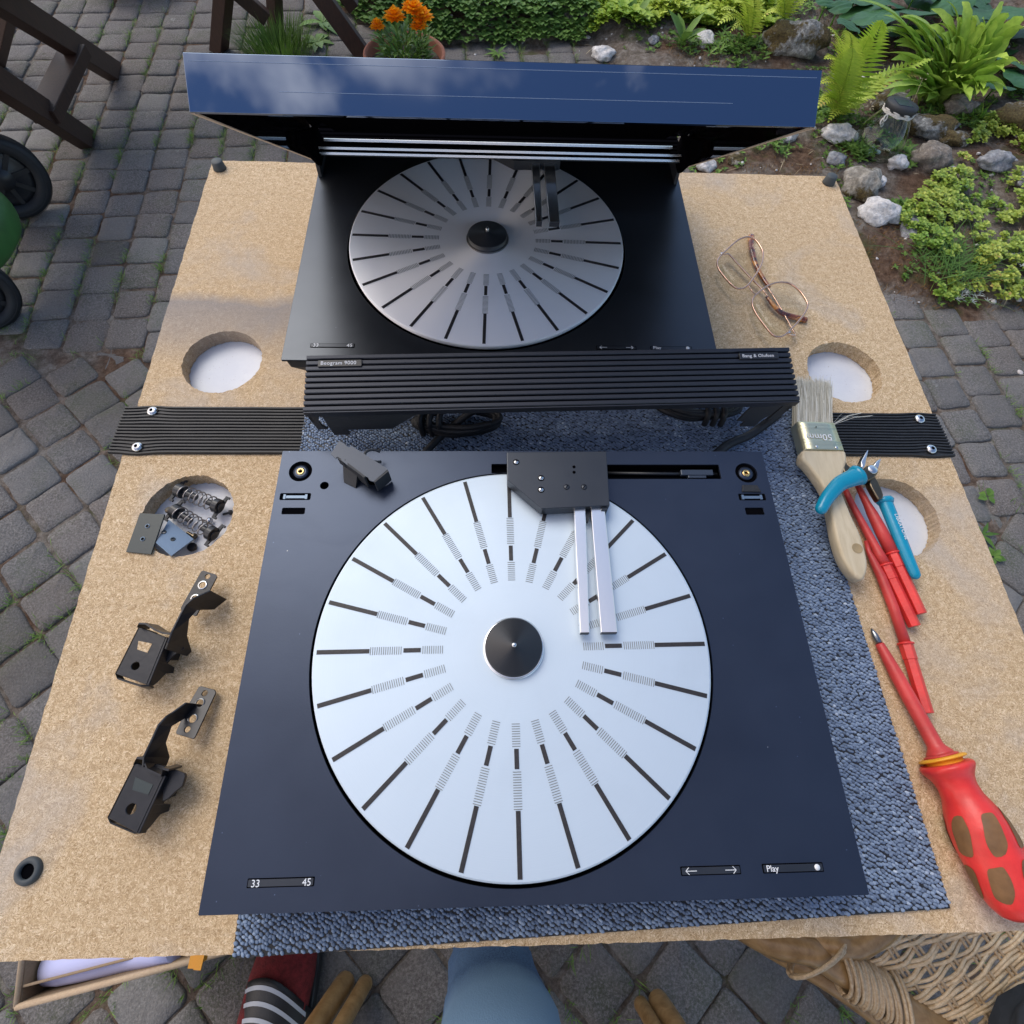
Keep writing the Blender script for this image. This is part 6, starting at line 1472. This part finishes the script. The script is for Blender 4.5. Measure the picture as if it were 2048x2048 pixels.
for bx_, by_, lb in ((1880, 1480, 'silvery leafed plant at the right edge of the bed'), (1600, 1610, 'small silvery plant at the bed edge above the paving')):
    p = Zr(bx_, by_, .02); L_ = Leaves()
    for k in range(26): rosette(L_, (p.x + rg.gauss(0, .028), p.y + rg.gauss(0, .018), gz(p.x, p.y) + rg.uniform(.005, .02)), .001, 5, .015, .005, rg, .6, 'lance')
    veg('silver_plant', lb, 'plant', L_, leafW)

# rocks: zoom position, width, height in zoomed pixels, colour
rk_w = M_rock('white_stone', (.62, .61, .60), (.86, .85, .83)); rk_g = M_rock('grey_stone', (.27, .28, .30), (.48, .50, .52)); rk_b = M_rock('brown_stone', (.22, .19, .16), (.42, .38, .33)); rk_m = M_rock('mossy_stone', (.22, .22, .21), (.62, .63, .60), .62); rk_s = M_rock('speckled_stone', (.30, .28, .24), (.55, .52, .46), .35)
ROCKS = [('white upright stone standing in red moss beyond the lid', (1288 - 1022.5) * 0 + 162, 240, 92, 145, rk_w, .5, 0.1), ('large moss-covered rock with pale lichen at the left fern', 640, 290, 330, 190, rk_m, .7, 0),
    ('rounded white stone peeking out at the right underside of the lid', 602, 778, 108, 92, rk_w, .6, .2), ('white angular stone left of the glass jar', 868, 785, 180, 120, rk_w, .55, -.15), ('bluish white stone touching the board just under the lid corner', 188, 890, 92, 90, rk_w, .6, 0),
    ('small cream stone with a dark spot behind the board', 335, 885, 92, 80, rk_s, .5, .2), ('grey crumbly stone left of the jar foot behind the board', 862, 925, 100, 90, rk_g, .5, 0), ('small white mossy stone at the right foot of the glass jar', 1195, 945, 110, 92, rk_w, .6, .1),
    ('brown-grey rounded boulder right of the jar', 1365, 912, 205, 180, rk_b, .6, -.2), ('speckled yellowish boulder beside the rear right board corner', 1000, 1052, 180, 200, rk_s, .65, .3), ('smooth pale pebble tucked behind the speckled boulder', 1105, 1032, 75, 80, rk_w, .6, -.5),
    ('split white flint with grey base touching the right board edge', 1098, 1200, 205, 165, rk_w, .6, -.1), ('slanted pale grey stone right of the split flint', 1285, 1225, 85, 270, rk_g, .5, -.35), ('white-grey angular stone among the stonecrop', 1725, 940, 195, 125, rk_g, .55, .1),
    ('mossy ridge rock right behind the glass jar', 1370, 730, 260, 170, rk_m, .6, -.2), ('dark mossy rock above the stonecrop', 1510, 800, 160, 110, rk_m, .5, -.3), ('mossy rock with lichen at the right edge of the photo', 1830, 720, 240, 190, rk_m, .6, 0),
    ('grey rock under stonecrop at the far right edge', 1900, 1060, 150, 120, rk_g, .45, .2), ('dark mossy stone below the strap-leaved plant', 1180, 590, 200, 130, rk_m, .6, .1), ('dark stone under the hart tongue leaves', 1520, 640, 160, 130, rk_b, .6, 0)]
rock_jits = {}
def rock(label, p, wd, dp, ht_, mat, rot, seed, name='garden_stone'):
    m = MB().blob((0, 0, 0), (wd / 2, dp / 2, ht_ / 2), 22, 14, jit=.42, seed=seed, fr=1.5)
    for i, v in enumerate(m.v):
        q = v * (9 if wd > .1 else 16); d = noise.noise(q + Vector((seed, 5, 0))); v += v.normalized() * (.06 * wd * d + .03 * wd * noise.noise(q * 3.1)) if v.length > 0 else Vector()
        st_ = ht_ * .22; v.z = v.z if abs(v.z) < st_ else math.copysign(st_ + (abs(v.z) - st_) * .8, v.z)
    M_ = Matrix.Translation(Vector((p.x, p.y, gz(p.x, p.y) + ht_ * .28))) @ Matrix.Rotation(rot, 4, 'Z')
    o = obj(name, m, mat, None, world=False); o.matrix_world = M_; return tag(o, label, 'stone', 'garden stones around the jar')
for k, (lb, bx_, by_, w_, h_, mat, hf, rt_) in enumerate(ROCKS):
    p = Zr(bx_, by_ + h_ * .15, .02); u = mpp(*(v * 1932 / 2048 for v in (1348 + bx_ / 2.76, by_ / 2.76)), .03) * (1932 / 2048) / 2.76
    wd = w_ * u * 1.02; dp = max(h_ * u * .95, wd * .4); rock(lb, p, wd, dp, max(min(wd, dp) * hf * 1.3, .02), mat, rt_, k + 1)
for k, (px, py, w_, lb, mt) in enumerate(((1137, 102, .085, 'white stone half hidden behind the lid edge beyond the arms', rk_w), (1106, 46, .06, 'dark grey pebble near the yellow-green ground cover', rk_g), (1068, 50, .075, 'small tan stone by the end of the dark hedge', rk_b), (1230, 90, .05, 'small dark stone in the red moss beyond the lid', rk_g))):
    p = G(px, py, .01); rock(lb, p, w_, w_ * .8, w_ * .5, mt, .4 * k, 40 + k)
st = MB(); r2 = random.Random(77)
for k in range(500):
    x, y = r2.uniform(-.9, 2.2), r2.uniform(1.15, 2.75)
    if bed_edge(x, y) > -.16 and (bed_edge(x, y) > 0 or r2.random() < .4): s_ = r2.uniform(.002, .010) * r2.random() + .002; st.blob((x, y, gz(x, y) + s_ * .3), (s_ * r2.uniform(.7, 1.4), s_ * r2.uniform(.6, 1.2), s_ * .6), 6, 4, jit=.4, seed=k)
tag(obj('pebbles', st, rk_w), 'scattered small pale chips and pebbles on the soil', 'pebbles', None, 'stuff')

# ferns
def frond(LVS, base, tip, arch, wmax, n, a0, tipc=0., droop=.0, side=None):
    base, tip = Vector(base), Vector(tip); mid = (base + tip) / 2 + Vector((0, 0, arch)); prev = base; Ln = (tip - base).length
    for k in range(1, n + 1):
        t = k / n; p = base * (1 - t) ** 2 + mid * 2 * t * (1 - t) + tip * t * t; d = (p - prev).normalized(); LVS.stem(prev, p, .0022 * (1 - t * .8), .1)
        s_ = d.cross(Vector((0, 0, 1))).normalized(); up = s_.cross(d)
        wl = wmax * (sin(PI * min(1, (t * .92 + .10)) ** .8) ** .8 if t > .08 else .1) * (1 - t * .25)
        for sg in (-1, 1):
            dd = (s_ * sg + d * .45 + up * .12).normalized(); LVS.leaf(p, dd, up, wl * rg.uniform(.9, 1.05), Ln / n * 1.35, min(1, max(0, a0 + rg.uniform(-.12, .12) + (tipc if t > .6 else 0))), .25, 3, 'lance', .1)
        prev = p
def fern(label, crown, tips, mat=leafF, arch=.10, wmax=.075, name='fern'):
    t = thing(name, label, 'fern', crown)
    for (tip, a0, w_) in tips:
        L_ = Leaves(); Ln = (Vector(tip) - Vector(crown)).length; frond(L_, Vector(crown) + Vector((rg.gauss(0, .012), rg.gauss(0, .012), 0)), tip, arch * rg.uniform(.7, 1.3), w_, max(18, int(Ln / .0125)), a0, 0.0); obj('frond', L_.mb(), mat, t, attr=True)
    return t
cr_ = Zr(885, 655, .03)
fern('large yellow-green fern right of the lid with arching fronds', cr_, [(Zr(1150, 110, .34), .25, .085), (Zr(840, 150, .30), .72, .085), (Zr(945, 170, .36), .60, .080), (Zr(1440, 325, .20), .35, .062), (Zr(1370, 430, .16), .98, .050), (Zr(985, 260, .40), .15, .075), (Zr(820, 330, .25), .65, .065), (Zr(1200, 420, .14), .45, .05), (Zr(800, 560, .12), .75, .045), (Zr(1050, 500, .16), .5, .05), (Zr(905, 320, .30), .3, .06), (Zr(1010, 640, .08), .6, .04), (Zr(790, 470, .2), .8, .055), (Zr(860, 230, .26), .85, .07), (Zr(1080, 200, .30), .5, .07), (Zr(760, 620, .10), .9, .045), (Zr(960, 560, .14), .7, .05), (Zr(1120, 560, .10), .6, .045), (Zr(840, 690, .05), .8, .04), (Zr(1290, 400, .14), .55, .05)])
fern('smaller fern in front of the mossy rock beyond the lid', Zr(400, 230, .03), [(Zr(230, 150, .10), .7, .05), (Zr(590, 110, .12), .85, .045), (Zr(330, 20, .2), .6, .05), (Zr(440, 60, .16), .5, .05), (Zr(300, 190, .06), .6, .04), (Zr(480, 200, .07), .75, .04), (Zr(380, 0, .24), .75, .06), (Zr(250, 60, .16), .8, .05)], wmax=.05)
fern('pale fern at the top edge left of the hosta', Zr(600, 130, .04), [(Zr(520, -30, .22), .5, .06), (Zr(640, -40, .24), .6, .06), (Zr(700, 40, .16), .75, .05), (Zr(560, 60, .12), .4, .04)], wmax=.05)
# hart's tongue: strap leaves from a few crowns
ht_ = thing('strap_leaved_fern', 'large clump of glossy strap-shaped leaves between fern and hosta', 'fern', Zr(1430, 600, .02))
hr3 = random.Random(5)
TIPS = [(1010, 0), (1130, 160), (1250, 90), (1330, 180), (1420, 50), (1500, 5), (1590, 10), (1645, 90), (1800, 10), (1700, 100), (1905, 90), (1930, 150), (1820, 400), (1905, 350), (1500, 260), (1300, 330), (1230, 250), (1380, 250), (1560, 200), (1640, 260), (1740, 250), (1610, 350), (1480, 400), (1560, 430), (1350, 420), (1400, 330), (1680, 330), (1720, 180), (1450, 130), (1560, 100), (1200, 330), (1290, 420), (1390, 560), (1600, 500)]
for (a, b_) in TIPS + [(hr3.uniform(1150, 1850), hr3.uniform(60, 560)) for _ in range(52)]:
    ln_ = math.hypot(a - 1430, b_ - 600); cx = 1430 + hr3.uniform(-60, 90) + (a - 1430) * .12; cy = 590 + hr3.uniform(-50, 20); base = Zr(cx, cy, .02); tip = Zr(a, b_, .08 + .20 * ln_ / 600)
    L_ = Leaves(); d0 = tip - base; Ln = d0.length * 1.03; N = 9; mid = (base + tip) / 2 + Vector((0, 0, .05 + .07 * ln_ / 600)); s_ = d0.cross(Vector((0, 0, 1))).normalized(); tw = hr3.uniform(-.7, .7); wv = hr3.uniform(.017, .027); pts = []
    P = []
    for k in range(N * 2 + 1):
        t = k / (N * 2); p = base * (1 - t) ** 2 + mid * 2 * t * (1 - t) + tip * t * t; up = Vector((0, 0, 1)); sd_ = (s_ * cos(tw * t) + up * sin(tw * t)); w_ = wv * min(1, .25 + 2.2 * t) * (1 - t ** 4) + .001; wob = .16 * w_ * sin(k * 1.9)
        fold = up * (w_ * .35); P += [p - sd_ * (w_ + wob) + fold, p, p + sd_ * (w_ - wob) + fold]
    o_ = L_.n; av = hr3.uniform(.2, .85); L_.P += P; L_.A += [min(1, av + .25 * (i / len(P)) ** 2 + (.18 if i % 3 == 1 else 0)) for i in range(len(P))]; L_.n += len(P)
    for k in range(N * 2): q = o_ + 3 * k; L_.F += [(q, q + 1, q + 4, q + 3), (q + 1, q + 2, q + 5, q + 4)]
    obj('leaf', L_.mb(), leafT, ht_, attr=True)
sp = Leaves(); bp = Zr(1640, 690, .02)
for k in range(46):
    tip = Zr(hr3.uniform(1560, 1930), hr3.uniform(480, 640), hr3.uniform(.05, .16)); d = tip - bp; sp.leaf(bp + Vector((hr3.gauss(0, .02), hr3.gauss(0, .015), 0)), d, (0, 0, 1), d.length * hr3.uniform(.6, 1), .014, hr3.uniform(.1, .7), .2, 4, 'lance')
veg('leafy_clump', 'fresh green narrow-leaved clump below the strap-leaved plant at the right', 'plant', sp, leafT)
# hosta: broad leaves
ho = thing('hosta', 'hosta with very broad dark blue-green leaves behind the strap-leaved plant', 'hosta', Zr(1500, 100, 0))
for (a, b_, wz_, hz_, rot) in ((910, 35, 130, 90, .2), (960, 130, 150, 110, -.5), (1110, 90, 230, 180, .7), (1330, 60, 330, 260, .3), (1420, 190, 320, 240, -.3), (1180, 10, 220, 120, .2), (1650, 60, 260, 160, .5), (1860, 60, 300, 190, .1), (1850, 330, 260, 180, -.1), (1780, 470, 220, 130, .2), (1760, 180, 260, 170, .4), (1010, 210, 160, 120, .9), (1930, 180, 200, 180, .6), (1640, 250, 220, 160, -.4), (840, 10, 130, 70, 0), (1540, 20, 240, 150, .6), (1350, -60, 320, 180, .2), (1900, 430, 170, 140, .3)) + tuple((hr3.uniform(900, 1940), hr3.uniform(-30, 330), hr3.uniform(150, 260), hr3.uniform(100, 180), hr3.uniform(-.8, .9)) for _ in range(16)):
    zc = (.11 if b_ > 150 else .16) - (.05 if isinstance(a, float) else 0); c = Zr(a, b_, zc); u = mpp(*(v * 1932 / 2048 for v in (1348 + a / 2.76, max(b_, 0) / 2.76)), zc) * (1932 / 2048) / 2.76
    rx_, ry_ = wz_ * u / 2, hz_ * u / 2 * 1.35; N = 22; K = 6; m = MB(); rs = []; ca, sa = cos(rot), sin(rot)
    tilt = Matrix.Rotation(rg.uniform(-.35, .1), 3, 'X') @ Matrix.Rotation(rg.uniform(-.3, .3), 3, 'Y')
    for k in range(K + 1):
        f = k / K + .001; row = []
        for i in range(N):
            th = 2 * PI * i / N; r0 = f * (1 + .12 * cos(th)); x = rx_ * r0 * cos(th); y = ry_ * r0 * sin(th) * (1 - .18 * cos(th)); z = -.05 * rx_ * 2 * f * f + .02 * abs(sin(th)) * rx_ * f * 3 + .004 * sin(6 * th) * f * f * (rx_ / .1) + .0015 * cos(y * 260)
            q = tilt @ Vector((x * ca - y * sa, x * sa + y * ca, z)); row.append(c + q)
        rs.append(row)
    m.rings(rs, False, False, True); m.a = [rg.uniform(0, .25) + .5 * noise.noise(v * 9) + .3 for v in m.v]; lf = obj('leaf', m, leafH, ho, attr=True)
    obj('leaf_stalk', MB().tube([c - Vector((0, 0, .004)), Vector((c.x + .02, c.y + .03, gz(c.x, c.y)))], .003, 6), leafT, lf)
# seed heads on thin dry stalks near the jar
sh = Leaves(); 
for (a, b_, c_, d_, zt_) in ((1205, 840, 1375, 430, .22), (1215, 800, 1240, 540, .14), (1210, 790, 1215, 480, .16), (1035, 680, 1055, 590, .12), (1095, 640, 1080, 570, .12), (1040, 670, 1085, 600, .11)):
    p, q = Zr(a, b_, .01), Zr(c_, d_, zt_); sh.stem(p, q, .0012, .7)
    for k in range(3): sh.leaf(q + Vector((rg.gauss(0, .006), rg.gauss(0, .004), rg.gauss(0, .004))), (rg.gauss(0, 1), rg.gauss(0, 1), .6), (0, 0, 1), .009, .007, .95, .3, 3, 'round')
veg('dry_seed_heads', 'thin dry stalks with pale seed heads behind the glass jar', 'dry plant', sh, leafD)

# glass jar lantern
jb = Zr(1050, 905, 0); jar = thing('glass_jar', 'clear glass jar lantern with black solar lid and white rope around its neck', 'jar lantern', jb + Vector((0, 0, .02)))
jt = Matrix.Translation(jb + Vector((0, .0, .03))) @ Matrix.Rotation(-.12, 4, 'X') @ Matrix.Rotation(.10, 4, 'Y')
prof = [(0, 0), (.055, .001), (.074, .010), (.081, .03), (.080, .055), (.070, .085), (.056, .110), (.046, .128), (.044, .140)]
inner = [(r - .0025 if r > .003 else 0, z + (.003 if i < 3 else 0)) for i, (r, z) in enumerate(prof)][::-1]
obj('glass_body', MB().lathe(prof + inner, 48, jt, cap=False), jarglass, jar)
rm = MB().lathe([(.0440, .126), (.0475, .128), (.0475, .131), (.0445, .133)], 32, jt, cap=False)
for k in range(3): rm.tube([jt @ Vector(((.0480 + .0012 * sin(a * 9 + k)) * cos(a), (.0480 + .0012 * sin(a * 9 + k)) * sin(a), .128 + .0045 * k + .001 * sin(a * 7))) for a in [2 * PI * i / 60 for i in range(60)]], .0028, 8, closed=True)
rp = obj('rope', rm, rope, jar)
rm = MB()
for (dx, dz_, r_) in ((-.046, .118, .008), (-.050, .108, .007), (-.044, .100, .006)): rm.tube([jt @ Vector((dx + r_ * cos(a) * .6, -.030 + r_ * .3 * sin(a), dz_ + r_ * sin(a))) for a in [2 * PI * i / 16 for i in range(16)]], .0022, 6, closed=True)
obj('rope_knot', rm, rope, rp)
ld = obj('lid', MB().lathe([(.044, .132), (.050, .134), (.051, .150), (.049, .154), (.0, .154)], 48, jt, cap=False), blackm, jar)
obj('solar_panel', MB().box((0, 0, .1546), (.050, .045, .0012), jt), solar, ld, bevel=.0003)
for k in range(5): obj('glass_pebble', MB().blob(jt @ Vector((.02 * cos(k * 1.3), .02 * sin(k * 2.1), .012)), (.011, .011, .006), 10, 6), simple('bluish_glass_bead', (.30, .40, .48), .15) if k == 0 else bpy.data.materials['bluish_glass_bead'], jar)

# flower pot with marigolds
pc = D(763, 100, .15); pc.z = 0; pot = thing('flower_pot', 'round terracotta pot standing on the paving behind the lid', 'flower pot', pc)
PR_ = .135; PH = .15; Mp = Matrix.Translation(Vector((pc.x, pc.y, 0)))
obj('pot_wall', MB().lathe([(.085, 0), (.090, .003), (.118, .105), (.130, .112), (.136, PH), (.128, PH + .003), (.123, PH - .004), (.112, .10), (.0, .10)], 56, Mp, cap=False), terra, pot)
obj('potting_soil', MB().blob((pc.x, pc.y, .118), (.118, .118, .010), 24, 8, jit=.3, fr=5), soil_m, pot)
mg = thing('marigold', 'orange marigolds with green feathery leaves growing in the terracotta pot', 'marigold', (pc.x, pc.y, .12))
L_ = Leaves()
for k in range(430):
    a = rg.uniform(0, 2 * PI); q = .078 * math.sqrt(rg.random()); b0_ = Vector((pc.x + q * cos(a), pc.y + q * sin(a), .12 + rg.uniform(0, .07))); d = Vector((cos(a) * .7 + rg.gauss(0, .4), sin(a) * .7 + rg.gauss(0, .4), rg.uniform(.2, 1.1))); L_.leaf(b0_, d, (0, 0, 1), rg.uniform(.022, .050), .0095, rg.random(), .3, 3, 'oval')
obj('foliage', L_.mb(), leafG, mg, attr=True)
for (px, py, r_, z) in ((668, 54, .024, .19), (706, 58, .002, .1), (745, 36, .032, .25), (783, 22, .030, .27), (797, 36, .032, .25), (790, 52, .026, .23), (772, 18, .022, .27)):
    if r_ < .01: continue
    px = {668: 713}.get(px, px) if px == 668 else px; c = D(px, py + (2 if px != 713 else 0), z); L_ = Leaves()
    for lay in range(4):
        for k in range(11 - lay * 2):
            a = 2 * PI * k / (11 - lay * 2) + lay * .4; el = .15 + lay * .33; d = Vector((cos(a) * cos(el), sin(a) * cos(el), sin(el))); L_.leaf(c + Vector((0, 0, .004 * lay)), d, (0, 0, 1), 1.2 * r_ * (1 - lay * .14) * rg.uniform(.85, 1.1), r_ * .62, rg.random() * .8, -.1, 3, 'round', .3)
    obj('flower', L_.mb(), petal, mg, attr=True); s_ = Leaves(); s_.stem(c - Vector((0, 0, .002)), (pc.x + (c.x - pc.x) * .5, pc.y + (c.y - pc.y) * .3, .12), .0022, .4); obj('stalk', s_.mb(), leafG, mg, attr=True)
